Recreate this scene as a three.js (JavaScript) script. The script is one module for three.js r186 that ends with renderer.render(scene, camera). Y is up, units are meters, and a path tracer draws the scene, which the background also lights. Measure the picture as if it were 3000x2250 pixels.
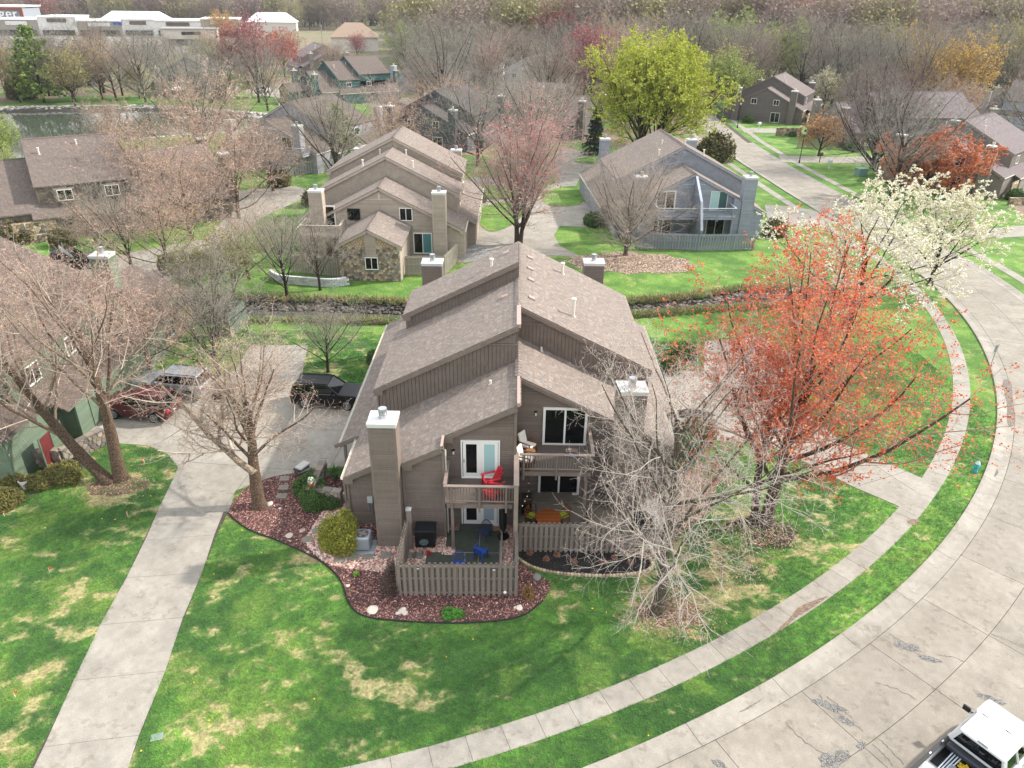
import * as THREE from 'three';
import { RoundedBoxGeometry } from 'three/addons/geometries/RoundedBoxGeometry.js';
import { TextGeometry } from 'three/addons/geometries/TextGeometry.js';
import { FontLoader } from 'three/addons/loaders/FontLoader.js';

// ---------------------------------------------------------------- camera, sky, sun
const scene = new THREE.Scene();
const camera = new THREE.PerspectiveCamera(55.46, 4 / 3, 0.5, 8000);
camera.position.set(0, 23.5, 0);
camera.rotation.order = 'YXZ';
camera.rotation.set(-0.48578, 0, 0.01623);
const renderer = new THREE.WebGLRenderer();
renderer.toneMapping = THREE.LinearToneMapping;
renderer.toneMappingExposure = 1.7;
renderer.shadowMap.enabled = true;
{
  const W = 256, H = 128, d = new Float32Array(W * H * 4), s = new THREE.Vector3(0.75, 0.61, -0.24).normalize(), v = new THREE.Vector3();
  for (let j = 0; j < H; j++) for (let i = 0; i < W; i++) {
    const up = ((j + 0.5) / H - 0.5) * Math.PI, az = ((i + 0.5) / W - 0.5) * 2 * Math.PI;
    v.set(Math.cos(az) * Math.cos(up), Math.sin(up), Math.sin(az) * Math.cos(up));
    const y = Math.max(0, v.y), glow = Math.pow(Math.max(0, v.dot(s)), 6) * 0.5, hz = Math.exp(-y * 3.5), k = (j * W + i) * 4;
    d[k] = 0.84 + 0.26 * hz + glow; d[k + 1] = 0.90 + 0.22 * hz + glow * 0.96; d[k + 2] = 0.99 + 0.15 * hz + glow * 0.88; d[k + 3] = 1;
  }
  const sky = new THREE.DataTexture(d, W, H, THREE.RGBAFormat, THREE.FloatType);
  sky.mapping = THREE.EquirectangularReflectionMapping; sky.magFilter = THREE.LinearFilter; sky.minFilter = THREE.LinearFilter; sky.needsUpdate = true;
  scene.background = sky; scene.environment = sky;
}
const sun = new THREE.DirectionalLight(new THREE.Color(1, 0.94, 0.86), 3.6);
sun.position.set(75, 61, -24 - 40); sun.target.position.set(0, 0, -40); sun.castShadow = true; sun.shadow.radius = 3;
sun.shadow.mapSize.set(4096, 4096);
Object.assign(sun.shadow.camera, { left: -90, right: 90, top: 90, bottom: -90, near: 1, far: 300 });
scene.add(sun, sun.target);
scene.fog = new THREE.FogExp2(new THREE.Color(0.80, 0.84, 0.92), 0.00010);

// ---------------------------------------------------------------- helpers
const rng = (a) => () => { a |= 0; a = (a + 0x6d2b79f5) | 0; let t = Math.imul(a ^ (a >>> 15), 1 | a); t = (t + Math.imul(t ^ (t >>> 7), 61 | t)) ^ t; return ((t ^ (t >>> 14)) >>> 0) / 4294967296; };
const V = (x, y, z) => new THREE.Vector3(x, y, z), TAU = Math.PI * 2, clamp = THREE.MathUtils.clamp, lerp = THREE.MathUtils.lerp, sstep = THREE.MathUtils.smoothstep;
const used = {};
function numbered(n) { const k = used[n] = (used[n] ?? -1) + 1; return k ? n + '_' + String(k).padStart(3, '0') : n; }
function tag(o, label, category, group) { o.userData.label = label; o.userData.category = category; if (group) o.userData.group = group; return o; }
function thing(name, label, category, pos = [0, 0, 0], turn = 0, group) {
  const o = new THREE.Group(); o.name = numbered(name); o.position.set(...pos); o.rotation.y = turn; scene.add(o); return tag(o, label, category, group);
}
function copyOf(root, pos, turn, label, group, scale) {
  const c = root.clone(); c.name = numbered(root.name.replace(/_\d+$/, '')); c.userData = { ...root.userData }; scene.add(c);
  c.position.set(...pos); c.rotation.y = turn; if (label) c.userData.label = label; if (group) c.userData.group = group; if (scale) c.scale.setScalar(scale);
  return c;
}
function mesh(name, geometry, material, parent, pos, rot) {
  const m = new THREE.Mesh(geometry, material); m.name = parent && parent !== scene ? name : numbered(name); m.castShadow = m.receiveShadow = true;
  if (pos) m.position.set(...pos); if (rot) m.rotation.set(...rot);
  (parent || scene).add(m); return m;
}
function structure(m) { m.userData.kind = 'structure'; return m; }
function stuff(m) { m.userData.kind = 'stuff'; return m; }

// collects faces; build() makes one named mesh of them
class MB {
  constructor() { this.p = []; this.n = []; this.u = []; this.c = []; this.i = []; this.col = null; }
  v(x, y, z, nx, ny, nz, u, w) {
    this.p.push(x, y, z); this.n.push(nx, ny, nz);
    if (u === undefined) { const ax = Math.abs(nx), ay = Math.abs(ny), az = Math.abs(nz); if (ay >= ax && ay >= az) { u = x; w = z; } else if (ax > az) { u = z; w = y; } else { u = x; w = y; } }
    this.u.push(u, w); if (this.col) this.c.push(...this.col);
    return this.p.length / 3 - 1;
  }
  poly(pts, uvs) { // flat convex polygon, counter-clockwise seen from outside
    const [a, b] = pts, c = pts[2]; let nx = 0, ny = 0, nz = 0;
    for (let k = 0; k < pts.length; k++) { const p = pts[k], q = pts[(k + 1) % pts.length]; nx += (p[1] - q[1]) * (p[2] + q[2]); ny += (p[2] - q[2]) * (p[0] + q[0]); nz += (p[0] - q[0]) * (p[1] + q[1]); }
    const l = Math.hypot(nx, ny, nz) || 1; nx /= l; ny /= l; nz /= l;
    const id = pts.map((p, k) => this.v(p[0], p[1], p[2], nx, ny, nz, uvs?.[k][0], uvs?.[k][1]));
    for (let k = 2; k < id.length; k++) this.i.push(id[0], id[k - 1], id[k]);
    return this;
  }
  box(w, h, d, x = 0, y = 0, z = 0, ry = 0) { // x, z: centre; y: bottom
    const c = Math.cos(ry), s = Math.sin(ry), P = (a, b, e) => [x + a * w / 2 * c + e * d / 2 * s, y + (b > 0 ? h : 0), z - a * w / 2 * s + e * d / 2 * c];
    const f = (...q) => this.poly(q.map((t) => P(...t)));
    f([-1, -1, 1], [1, -1, 1], [1, 1, 1], [-1, 1, 1]); f([1, -1, -1], [-1, -1, -1], [-1, 1, -1], [1, 1, -1]);
    f([1, -1, 1], [1, -1, -1], [1, 1, -1], [1, 1, 1]); f([-1, -1, -1], [-1, -1, 1], [-1, 1, 1], [-1, 1, -1]);
    f([-1, 1, 1], [1, 1, 1], [1, 1, -1], [-1, 1, -1]); f([-1, -1, -1], [1, -1, -1], [1, -1, 1], [-1, -1, 1]);
    return this;
  }
  hexa(b, t) { // bottom ring of four points, top ring of four, both counter-clockwise from above
    this.poly(t); this.poly([...b].reverse());
    for (let k = 0; k < b.length; k++) { const m = (k + 1) % b.length; this.poly([b[k], b[m], t[m], t[k]]); }
    return this;
  }
  beam(a, b, w, h) { // square bar from a to b
    const d = V(b[0] - a[0], b[1] - a[1], b[2] - a[2]).normalize(), up = Math.abs(d.y) > 0.95 ? V(1, 0, 0) : V(0, 1, 0), s = V().crossVectors(d, up).normalize().multiplyScalar(w / 2), t = V().crossVectors(s, d).normalize().multiplyScalar(h / 2);
    const q = (o, i, j) => [o[0] + s.x * i + t.x * j, o[1] + s.y * i + t.y * j, o[2] + s.z * i + t.z * j], A = [q(a, -1, -1), q(a, 1, -1), q(a, 1, 1), q(a, -1, 1)], B = [q(b, -1, -1), q(b, 1, -1), q(b, 1, 1), q(b, -1, 1)];
    this.poly([...A].reverse()); this.poly(B);
    for (let k = 0; k < 4; k++) { const m = (k + 1) % 4; this.poly([A[k], A[m], B[m], B[k]]); }
    return this;
  }
  tube(pts, rad, sides, cap) { // round bar along points
    let prev = null, ux, uy, uz; const n = pts.length;
    for (let k = 0; k < n; k++) {
      const a = pts[Math.max(0, k - 1)], b = pts[Math.min(n - 1, k + 1)]; let dx = b[0] - a[0], dy = b[1] - a[1], dz = b[2] - a[2]; const l = Math.hypot(dx, dy, dz) || 1; dx /= l; dy /= l; dz /= l;
      if (k === 0) { if (Math.abs(dy) < 0.9) { ux = -dz; uy = 0; uz = dx; } else { ux = 0; uy = dz; uz = -dy; } }
      const dd = ux * dx + uy * dy + uz * dz; ux -= dd * dx; uy -= dd * dy; uz -= dd * dz; const ul = Math.hypot(ux, uy, uz) || 1; ux /= ul; uy /= ul; uz /= ul;
      const wx = dy * uz - dz * uy, wy = dz * ux - dx * uz, wz = dx * uy - dy * ux, r = rad[k], ring = [];
      for (let s = 0; s < sides; s++) { const t = s / sides * TAU, c = Math.cos(t), e = Math.sin(t), nx = ux * c + wx * e, ny = uy * c + wy * e, nz = uz * c + wz * e; ring.push(this.v(pts[k][0] + nx * r, pts[k][1] + ny * r, pts[k][2] + nz * r, nx, ny, nz, s / sides, pts[k][1])); }
      if (prev) for (let s = 0; s < sides; s++) { const m = (s + 1) % sides; this.i.push(prev[s], prev[m], ring[m], prev[s], ring[m], ring[s]); }
      prev = ring;
    }
    if (cap) for (const [k, sg] of [[0, -1], [n - 1, 1]]) {
      const q = []; const base = this.p.length / 3; void base;
      for (let s = 0; s < sides; s++) { const o = (k ? prev[s] : prev[s] - (n - 1) * sides) * 3; q.push([this.p[o], this.p[o + 1], this.p[o + 2]]); }
      this.poly(sg > 0 ? q : q.reverse());
    }
    return this;
  }
  cyl(r0, r1, h, x, y, z, sides = 12) { return this.tube([[x, y, z], [x, y + h, z]], [r0, r1], sides, true); }
  geo(g, m) { // takes in another geometry
    const s = g.index ? g.toNonIndexed() : g.clone(); if (m) s.applyMatrix4(m); const P = s.attributes.position, N = s.attributes.normal;
    for (let k = 0; k < P.count; k++) this.i.push(this.v(P.getX(k), P.getY(k), P.getZ(k), N.getX(k), N.getY(k), N.getZ(k)));
    return this;
  }
  geometry() {
    const g = new THREE.BufferGeometry();
    g.setAttribute('position', new THREE.Float32BufferAttribute(this.p, 3)); g.setAttribute('normal', new THREE.Float32BufferAttribute(this.n, 3)); g.setAttribute('uv', new THREE.Float32BufferAttribute(this.u, 2));
    if (this.c.length) g.setAttribute('color', new THREE.Float32BufferAttribute(this.c, 3));
    g.setIndex(this.p.length / 3 > 65535 ? new THREE.Uint32BufferAttribute(this.i, 1) : new THREE.Uint16BufferAttribute(this.i, 1));
    return g;
  }
  build(name, material, parent, pos, rot) { return mesh(name, this.geometry(), material, parent, pos, rot); }
}
const M4 = (x, y, z, rx = 0, ry = 0, rz = 0, sx = 1, sy = sx, sz = sx) => new THREE.Matrix4().compose(V(x, y, z), new THREE.Quaternion().setFromEuler(new THREE.Euler(rx, ry, rz, 'YXZ')), V(sx, sy, sz));
const flat = (list) => { const o = []; for (let k = 0; k < list.length; k += 2) o.push([list[k], list[k + 1]]); return o; };
function inside(poly, x, z) { let r = false; for (let i = 0, j = poly.length - 1; i < poly.length; j = i++) { const [a, b] = poly[i], [c, d] = poly[j]; if ((b > z) !== (d > z) && x < (c - a) * (z - b) / (d - b) + a) r = !r; } return r; }
function clip(poly, nx, nz, c) { // keeps the side nx*x + nz*z <= c
  const o = []; for (let i = 0; i < poly.length; i++) { const p = poly[i], q = poly[(i + 1) % poly.length], a = nx * p[0] + nz * p[1] - c, b = nx * q[0] + nz * q[1] - c; if (a <= 0) o.push(p); if ((a < 0 && b > 0) || (a > 0 && b < 0)) { const t = a / (a - b); o.push([p[0] + (q[0] - p[0]) * t, p[1] + (q[1] - p[1]) * t]); } }
  return o;
}
function smooth(pts, n = 6, closed = true) { const c = new THREE.CatmullRomCurve3(pts.map(([x, z]) => V(x, 0, z)), closed); return c.getPoints(pts.length * n).slice(0, closed ? -1 : undefined).map((p) => [p.x, p.z]); }
function sheetGeometry(poly, y, holes = [], thick = 0) { // flat sheet lying at height y, uv in metres, with a rim going down
  const s = new THREE.Shape(poly.map(([x, z]) => new THREE.Vector2(x, -z))); for (const h of holes) s.holes.push(new THREE.Path(h.map(([x, z]) => new THREE.Vector2(x, -z))));
  const g0 = new THREE.ShapeGeometry(s), m = new MB(), P = g0.attributes.position, I = g0.index;
  for (let k = 0; k < P.count; k++) m.v(P.getX(k), y, -P.getY(k), 0, 1, 0);
  for (let k = 0; k < I.count; k++) m.i.push(I.getX(k));
  if (thick) { let A = 0; for (let k = 0; k < poly.length; k++) { const p = poly[k], q = poly[(k + 1) % poly.length]; A += p[0] * q[1] - q[0] * p[1]; }
    for (let k = 0; k < poly.length; k++) { let p = poly[k], q = poly[(k + 1) % poly.length]; if (A > 0) [p, q] = [q, p]; m.poly([[p[0], y - thick, p[1]], [q[0], y - thick, q[1]], [q[0], y, q[1]], [p[0], y, p[1]]]); } }
  return m.geometry();
}

// ---------------------------------------------------------------- textures
function lattice(seed, n) { const r = rng(seed), a = new Float32Array(n * n); for (let k = 0; k < a.length; k++) a[k] = r(); return (x, y) => { const xi = Math.floor(x), yi = Math.floor(y), fx = x - xi, fy = y - yi, sx = fx * fx * (3 - 2 * fx), sy = fy * fy * (3 - 2 * fy), x0 = ((xi % n) + n) % n, x1 = (x0 + 1) % n, y0 = (((yi % n) + n) % n) * n, y1 = (((yi + 1) % n + n) % n) * n; const p = a[y0 + x0], q = a[y0 + x1], s = a[y1 + x0], t = a[y1 + x1]; return p + (q - p) * sx + (s - p) * sy + (p - q - s + t) * sx * sy; }; }
const N0 = lattice(11, 256), N1 = lattice(12, 256), N2 = lattice(13, 256);
const fbm = (x, y, o = 4, f = N0) => { let s = 0, a = 0.5, t = 0; for (let k = 0; k < o; k++) { s += a * f(x, y); t += a; a *= 0.5; x = x * 2 + 17; y = y * 2 + 31; } return s / t; };
function texture(size, fn, { srgb = true, metres = 1, height = size } = {}) { // fn(u, v) in 0..1 -> [r, g, b] in 0..255
  const d = new Uint8Array(size * height * 4); for (let j = 0; j < height; j++) for (let i = 0; i < size; i++) { const c = fn(i / size, j / height), k = (j * size + i) * 4; d[k] = clamp(c[0], 0, 255); d[k + 1] = clamp(c[1], 0, 255); d[k + 2] = clamp(c[2], 0, 255); d[k + 3] = 255; }
  const t = new THREE.DataTexture(d, size, height); if (srgb) t.colorSpace = THREE.SRGBColorSpace; t.wrapS = t.wrapT = THREE.RepeatWrapping; t.magFilter = THREE.LinearFilter; t.minFilter = THREE.LinearMipmapLinearFilter; t.generateMipmaps = true; t.repeat.set(1 / metres, 1 / metres); t.needsUpdate = true; return t;
}
const mix = (a, b, t) => [a[0] + (b[0] - a[0]) * t, a[1] + (b[1] - a[1]) * t, a[2] + (b[2] - a[2]) * t];
const grey = (v) => [v, v, v];
// tileable noise: f must be a whole number of cells per tile that divides 256
const tn = (u, v, f, N = N0) => N(u * f, v * f) * 1; // lattice period is 256, so f = 256 / k repeats cleanly only for whole tiles of k
const per = (f, seed) => { const L = lattice(seed, f); return (u, v) => L(u * f, v * f); };
const c8 = per(8, 21), c16 = per(16, 22), c32 = per(32, 23), c64 = per(64, 24), c128 = per(128, 25), c256 = per(256, 26), c512 = per(512, 27);

const std = (color, o = {}) => new THREE.MeshStandardMaterial({ color, roughness: 0.85, side: THREE.DoubleSide, ...o });
const T = {};
T.concrete = texture(1024, (u, v) => { const b = 196 + (c8(u, v) - 0.5) * 22 + (c32(u, v) - 0.5) * 16 + (c256(u, v) - 0.5) * 16 + (c512(u, v) - 0.5) * 20; const st = sstep(c16(u, v) * 0.6 + c64(u, v) * 0.4, 0.62, 0.8) * 16; const sp = c512(v, u) > 0.93 ? -22 : 0; return [b - st + sp, b - 5 - st * 1.1 + sp, b - 13 - st * 1.25 + sp]; }, { metres: 7 });
T.concreteBump = texture(512, (u, v) => grey(128 + (c256(u, v) - 0.5) * 120 + (c64(u, v) - 0.5) * 40), { srgb: false, metres: 3.5 });
const tabs = rng(5), tabTone = Array.from({ length: 26 * 40 }, () => tabs());
T.shingle = texture(1024, (u, v) => { // 26 courses of tabs over 3.6 m
  const r = Math.floor(v * 26), fy = v * 26 - r, off = (r * 7 % 10) / 20, x = u * 24 + off * 2, k = Math.floor(x) % 24, fx = x - Math.floor(x), t = tabTone[r * 40 + k];
  let b = 172 + (t - 0.5) * 26 + (t > 0.9 ? 8 : 0) + (c512(u, v) - 0.5) * 22 + (c8(u, v) - 0.5) * 9 + (c64(u, v * 0.125) - 0.5) * 12; const warm = (tabTone[(r * 40 + k + 13) % 1040] - 0.5) * 9;
  if (fx < 0.05) b -= 10;
  return [b + warm, b - 5, b - 9 - warm];
}, { metres: 3.6 });
T.shingleBump = texture(1024, (u, v) => { const r = Math.floor(v * 26), fy = v * 26 - r, off = (r * 7 % 10) / 20, x = u * 24 + off * 2, k = Math.floor(x) % 24, fx = x - Math.floor(x); return grey(clamp(90 + (1 - fy) * 90 + tabTone[r * 40 + k] * 50 - (fx < 0.06 ? 80 : 0) - (fy > 0.93 ? 60 : 0) + (c512(u, v) - 0.5) * 40, 0, 255)); }, { srgb: false, metres: 3.6 });
T.paint = texture(512, (u, v) => { const b = 236 + (c16(u, v) - 0.5) * 22 + (c128(u, v * 0.25) - 0.5) * 14 + (c256(u, v) - 0.5) * 12; return [b, b - 1, b - 2]; }, { metres: 4 });
const courseTone = Array.from({ length: 32 }, () => tabs());
T.siding = texture(512, (u, v) => { const r = Math.floor(v * 32), b = 232 + (courseTone[r] - 0.5) * 22 + (c8(u, v) - 0.5) * 14 + (c128(u, v * 0.0625) - 0.5) * 12 + (c256(u, v) - 0.5) * 10 - (Math.abs((u * 2 + courseTone[r] * 3) % 1 - 0.5) < 0.004 ? 40 : 0); return [b, b - 1, b - 3]; }, { metres: 3.776 });
T.wood = texture(512, (u, v) => { const g = c128(u, v) * 0.5 + per8s(u, v); const b = 200 + (g - 0.7) * 70; return [b, b, b]; }, { metres: 1 });
function per8s(u, v) { return c256(u, v * 0.05) * 0.6; }
T.chips = texture(1024, (u, v) => { const a = c256(u, v), b = c512(v, u), m = c64(u, v), k = 150 + (a - 0.5) * 130 + (b - 0.5) * 90 + (m - 0.5) * 40, w = b > 0.86 ? 50 : 0; return [k + w, k + w, k + w]; }, { metres: 5 });
T.gravel = texture(1024, (u, v) => { const a = c128(u, v), b = c256(v, u), w = c512(u, v); let c = mix([150, 104, 92], [226, 196, 184], a * 0.6 + b * 0.4); if (b < 0.22) c = [96, 74, 66]; if (a > 0.8) c = [226, 220, 214]; return c.map((t) => t + (w - 0.5) * 50); }, { metres: 5 });
T.bark = texture(256, (u, v) => { const a = c64(u, v * 0.4), b = c256(u, v); const k = 150 + (a - 0.5) * 120 + (b - 0.5) * 70; return [k + 6, k, k - 8]; }, { metres: 1 });
T.lawn = texture(1024, (u, v) => { const p = c8(u, v) * 0.4 + c32(u, v) * 0.35 + c16(v, u) * 0.25, q = c128(u, v), s = c512(u, v), k = c64(v, u); let c = mix([66, 102, 34], [112, 144, 60], clamp((p - 0.5) * 1.6 + 0.3 + q * 0.2 + s * 0.25 - 0.1, 0, 1)); const dry = sstep(c16(v, u) * 0.4 + k * 0.35 + q * 0.25, 0.56, 0.78); c = mix(c, [148, 138, 96], dry * 0.6); return c.map((t) => t * (0.82 + 0.36 * s)); }, { metres: 22 });
T.floor = texture(1024, (u, v) => { const p = c16(u, v), q = c128(u, v), s = c512(u, v); let c = mix([104, 88, 70], [146, 128, 108], q * 0.6 + s * 0.4); c = mix(c, [84, 112, 48], sstep(p, 0.52, 0.72)); return c; }, { metres: 60 });
const MAT = {
  concrete: std(0xc2bfb9, { map: T.concrete, bumpMap: T.concreteBump, bumpScale: 0.004, roughness: 0.92 }),
  road: std(0xbab5ad, { map: T.concrete, bumpMap: T.concreteBump, bumpScale: 0.005, roughness: 0.9 }),
  joint: std(0x5d564e, { map: T.concrete }),
  lawn: std(0xffffff, { map: T.lawn, roughness: 1 }),
  floor: std(0xffffff, { map: T.floor, roughness: 1 }),
  capMetal: std(0xcdcbc6, { roughness: 0.5 }), white: std(0xe9e7e2, { roughness: 0.5 }), cream: std(0xd7d1c4, { roughness: 0.6 }),
  metal: std(0xb9bcc0, { metalness: 0.8, roughness: 0.35 }), dark: std(0x17181a, { roughness: 0.6 }), black: std(0x0c0c0d, { roughness: 0.45 }),
  glass: new THREE.MeshPhysicalMaterial({ color: 0x0b0f10, roughness: 0.06, metalness: 0, specularIntensity: 1, side: THREE.DoubleSide }),
  carGlass: new THREE.MeshPhysicalMaterial({ color: 0x0a0d10, roughness: 0.04, side: THREE.DoubleSide }),
  blind: std(0x9fc0bd, { roughness: 0.35 }), mulchRed: std(0x8a645c, { map: T.chips, bumpMap: T.chips, bumpScale: 0.03, roughness: 1 }), mulchBlack: std(0x2c2626, { map: T.chips, bumpMap: T.chips, bumpScale: 0.03, roughness: 1 }),
  litter: std(0xa58a72, { map: T.chips, bumpMap: T.chips, bumpScale: 0.03, roughness: 1 }), gravel: std(0xf0e2da, { map: T.gravel, bumpMap: T.gravel, bumpScale: 0.03, roughness: 0.9 }),
  whiteRock: std(0xf2efe9, { map: T.chips, bumpMap: T.chips, bumpScale: 0.04 }),
  bark: std(0xffffff, { map: T.bark, vertexColors: true, roughness: 1 }), leaf: new THREE.MeshPhysicalMaterial({ color: 0xffffff, vertexColors: true, roughness: 0.95, transmission: 0.25, thickness: 0, side: THREE.DoubleSide }),
  creekWater: new THREE.MeshPhysicalMaterial({ color: 0x54554f, roughness: 0.12 }), water: new THREE.MeshPhysicalMaterial({ color: 0x4a5046, roughness: 0.05, specularIntensity: 1 }),
  copper: std(0xa58e84, { roughness: 0.5 }), teak: std(0xa05f35, { map: T.wood, roughness: 0.6 }), darkMetal: std(0x2a2b2d, { metalness: 0.5, roughness: 0.5 }),
};
// ---------------------------------------------------------------- ground
const RC = [-20.9, -72.3], RM = 64.65; // the street's bend: centre and the radius of its middle joint
const streetPath = [];
for (let a = 92; a >= -6; a -= 1) streetPath.push([RC[0] + RM * Math.cos(a * Math.PI / 180), RC[1] + RM * Math.sin(a * Math.PI / 180)]);
streetPath.push([42.6, -88], [41.6, -105], [40.8, -125], [41.0, -145], [42.5, -170], [46, -205]);
const streetS = [0]; for (let k = 1; k < streetPath.length; k++) streetS.push(streetS[k - 1] + Math.hypot(streetPath[k][0] - streetPath[k - 1][0], streetPath[k][1] - streetPath[k - 1][1]));
function along(s, off) { // a point of the street: distance along it, offset outwards from its middle
  let k = 1; while (k < streetS.length - 1 && streetS[k] < s) k++;
  const t = (s - streetS[k - 1]) / (streetS[k] - streetS[k - 1]), a = streetPath[k - 1], b = streetPath[k], c = streetPath[Math.max(0, k - 2)], d = streetPath[Math.min(streetPath.length - 1, k + 1)];
  const t0 = [b[0] - c[0], b[1] - c[1]], t1 = [d[0] - a[0], d[1] - a[1]], l0 = Math.hypot(...t0), l1 = Math.hypot(...t1), tx = lerp(t0[0] / l0, t1[0] / l1, t), tz = lerp(t0[1] / l0, t1[1] / l1, t), l = Math.hypot(tx, tz);
  return [lerp(a[0], b[0], t) - tz / l * off, lerp(a[1], b[1], t) + tx / l * off];
}
const streetEnd = streetS[streetS.length - 1];
function ribbon(s0, s1, o0, o1, step = 1.2) { const n = Math.max(1, Math.ceil((s1 - s0) / step)), a = [], b = []; for (let k = 0; k <= n; k++) { const s = lerp(s0, s1, k / n); a.push(along(s, o0)); b.push(along(s, o1)); } return a.concat(b.reverse()); }

const P = { // outlines on the ground, in metres
  drive: flat([-16.00,-14.86, -16.24,-15.83, -16.60,-19.34, -17.08,-23.24, -18.05,-29.85, -18.44,-33.34, -15.07,-33.43, -14.67,-31.70, -14.42,-29.95, -14.35,-28.32, -13.88,-23.72, -13.35,-19.40, -12.94,-15.88, -12.76,-14.92]),
  court: flat([-25.84,-37.31, -25.06,-39.50, -23.16,-39.56, -20.99,-44.02, -19.53,-45.89, -19.79,-50.06, -15.50,-50.23, -14.29,-42.55, -10.51,-42.92, -9.3,-46, -9.3,-34.2, -11.71,-33.63, -13.08,-33.10, -14.00,-32.46, -14.67,-31.70, -14.42,-29.95, -18.05,-29.85, -18.43,-32.85, -18.61,-33.83, -19.79,-35.18, -21.36,-36.04, -23.03,-36.18, -24.77,-36.13]),
  bed: smooth(flat([-14.40,-29.81, -13.12,-28.67, -10.95,-27.59, -8.73,-26.24, -7.59,-25.02, -7.02,-23.77, -6.28,-23.02, -4.77,-22.73, -1.29,-22.70, 0.60,-23.13, 1.51,-24.02, 1.88,-25.13, 1.09,-25.96, 0.36,-26.69, 0.3,-29, -8,-30, -9.2,-33, -10.70,-33.39, -11.71,-33.63, -13.08,-33.10, -14.00,-32.46, -14.43,-31.10]), 5),
  gravel: smooth(flat([-9.05,-31.85, -8.35,-30.68, -7.57,-28.49, -6.15,-27.56, -5.15,-27.53, -4.99,-26.57, -5.13,-25.68, -6.49,-25.79, -8.04,-26.03, -9.07,-26.66, -9.88,-27.79, -9.71,-29.65, -9.36,-30.94]), 4),
  blackBed: smooth(flat([0.43,-27.32, 5.62,-27.25, 6.71,-26.89, 6.74,-26.37, 6.33,-26.02, 4.87,-25.69, 2.98,-25.71, 1.72,-25.91, 0.94,-26.28]), 5),
  litterBed: smooth(flat([5.68,-27.30, 6.46,-32.27, 9.60,-34.64, 11.17,-33.03, 10.41,-30.59, 8.65,-28.90, 7.11,-26.85]), 5),
  rightCourt: flat([9.2,-37.2, 9.2,-47.5, 13.69,-46.81, 15.02,-52.17, 19.85,-53.14, 21.34,-49.94, 18.62,-42.48, 20.15,-37.25, 21.82,-35.44, 23.30,-33.72, 21.05,-30.53, 20.51,-31.38, 18.77,-33.11, 17.32,-35.03, 15.27,-37.33, 12.25,-37.62]),
  creek: smooth(flat([-27,-54.8, -13.7,-54.9, -10,-55.0, 0,-56.0, 9.9,-57.1, 14.4,-58.2, 20,-59.4, 27,-60.6, 29,-62.6, 24,-64.8, 15.2,-61.8, 9.7,-60.4, 0,-59.6, -10.6,-59.6, -19.9,-59.9, -28,-59.0, -33,-58, -33,-55.6]), 3),
  pond: smooth(flat([-128,-108, -95,-110, -78,-116, -72,-134, -55,-146, -35,-150, -22,-151, -12,-152, -12,-158, -25,-163, -37,-165.5, -45,-167, -58,-173, -81,-182, -106,-179, -128,-168]), 3),
};
const innerRect = [[-175, 25], [125, 25], [125, -240], [-175, -240]], nearRect = [[-27, -9], [31, -9], [31, -52.8], [-27, -52.8]];
structure(mesh('terrain', sheetGeometry([[-4000, 400], [4000, 400], [4000, -7000], [-4000, -7000]], 0, [innerRect]), MAT.floor));
structure(mesh('lawn', sheetGeometry(innerRect, 0, [nearRect, P.creek, P.pond]), MAT.lawn));

// what grows where on the near lawn: 0 = green .. 1 = bare straw
const bare = [[-21.37,-31.98, 2.6, 1.6, .8], [7.00,-23.57, 2.2, 1.5, .9], [6.12,-25.67, 1.6, .7, .55], [9.83,-26.68, 2.6, 1.6, .75], [10.57,-24.68, 1.6, 1.8, .7], [-4.57,-19.58, 2.0, 1.2, .75], [-3.68,-18.81, 1.2, 1.0, .5], [-9.50,-26.46, 1.6, 1.0, .6], [-11.66,-26.17, 1.6, 1.2, .5], [-9.46,-21.87, 2.0, 1.6, .5], [-11.43,-20.26, 1.8, 1.4, .35], [-10.43,-17.52, 1.8, 1.0, .6], [-11.15,-16.82, 1.2, 1, .5], [-9.43,-18.26, 1.6, .8, .4], [-9.43,-20.81, 1.2, .8, .5], [-16.84,-21.90, 1.0, 1.6, .6], [-19.26,-23.19, 1.2, .9, .5], [-17.90,-19.31, 1.4, 1.2, .55], [-17.36,-17.12, 1.2, .8, .5], [-19.04,-24.44, 1.1, .8, .45], [-19.50,-27.18, .8, .5, .5], [2.31,-24.92, 1.5, .8, .6], [16.52,-28.06, 2.5, 1.3, .45], [14.24,-28.26, 1.8, 1.4, .55], [-18.75,-33.16, .5, 1.6, .8], [-17.64,-29.31, .4, 2.4, .6], [-13.60,-38.41, 2.5, 3.5, .75], [-9.38,-39.37, 1.6, 2, .7], [3.94,-22.72, 2.2, .9, .35], [3.13,-23.49, 1.2, .5, .4], [-12.85,-26.38, .9, 1.4, .5], [11.31,-30.62, 2, 1.5, .6]];
const dryBase = (x, z) => x < -12.5 ? 0.30 : x < -1 ? lerp(0.26, 0.05, sstep(x, -9, 1)) : x > 8 && x < 21 && z < -26 ? 0.16 : 0.02;
function dryness(x, z) {
  let b = dryBase(x, z); for (const [cx, cz, rx, rz, s] of bare) { const d = Math.hypot((x - cx) / rx, (z - cz) / rz); if (d < 1.6) b = Math.max(b, s * (1 - sstep(d, 0.5, 1.6))); }
  const n = fbm(x * 1.3 + 40, z * 2.0 + 90, 5, N1);
  const m = N0(x * 8 + 3, z * 11) * 0.2; return sstep(n + m + b * 0.46, 0.74, 1.04);
}
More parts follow.
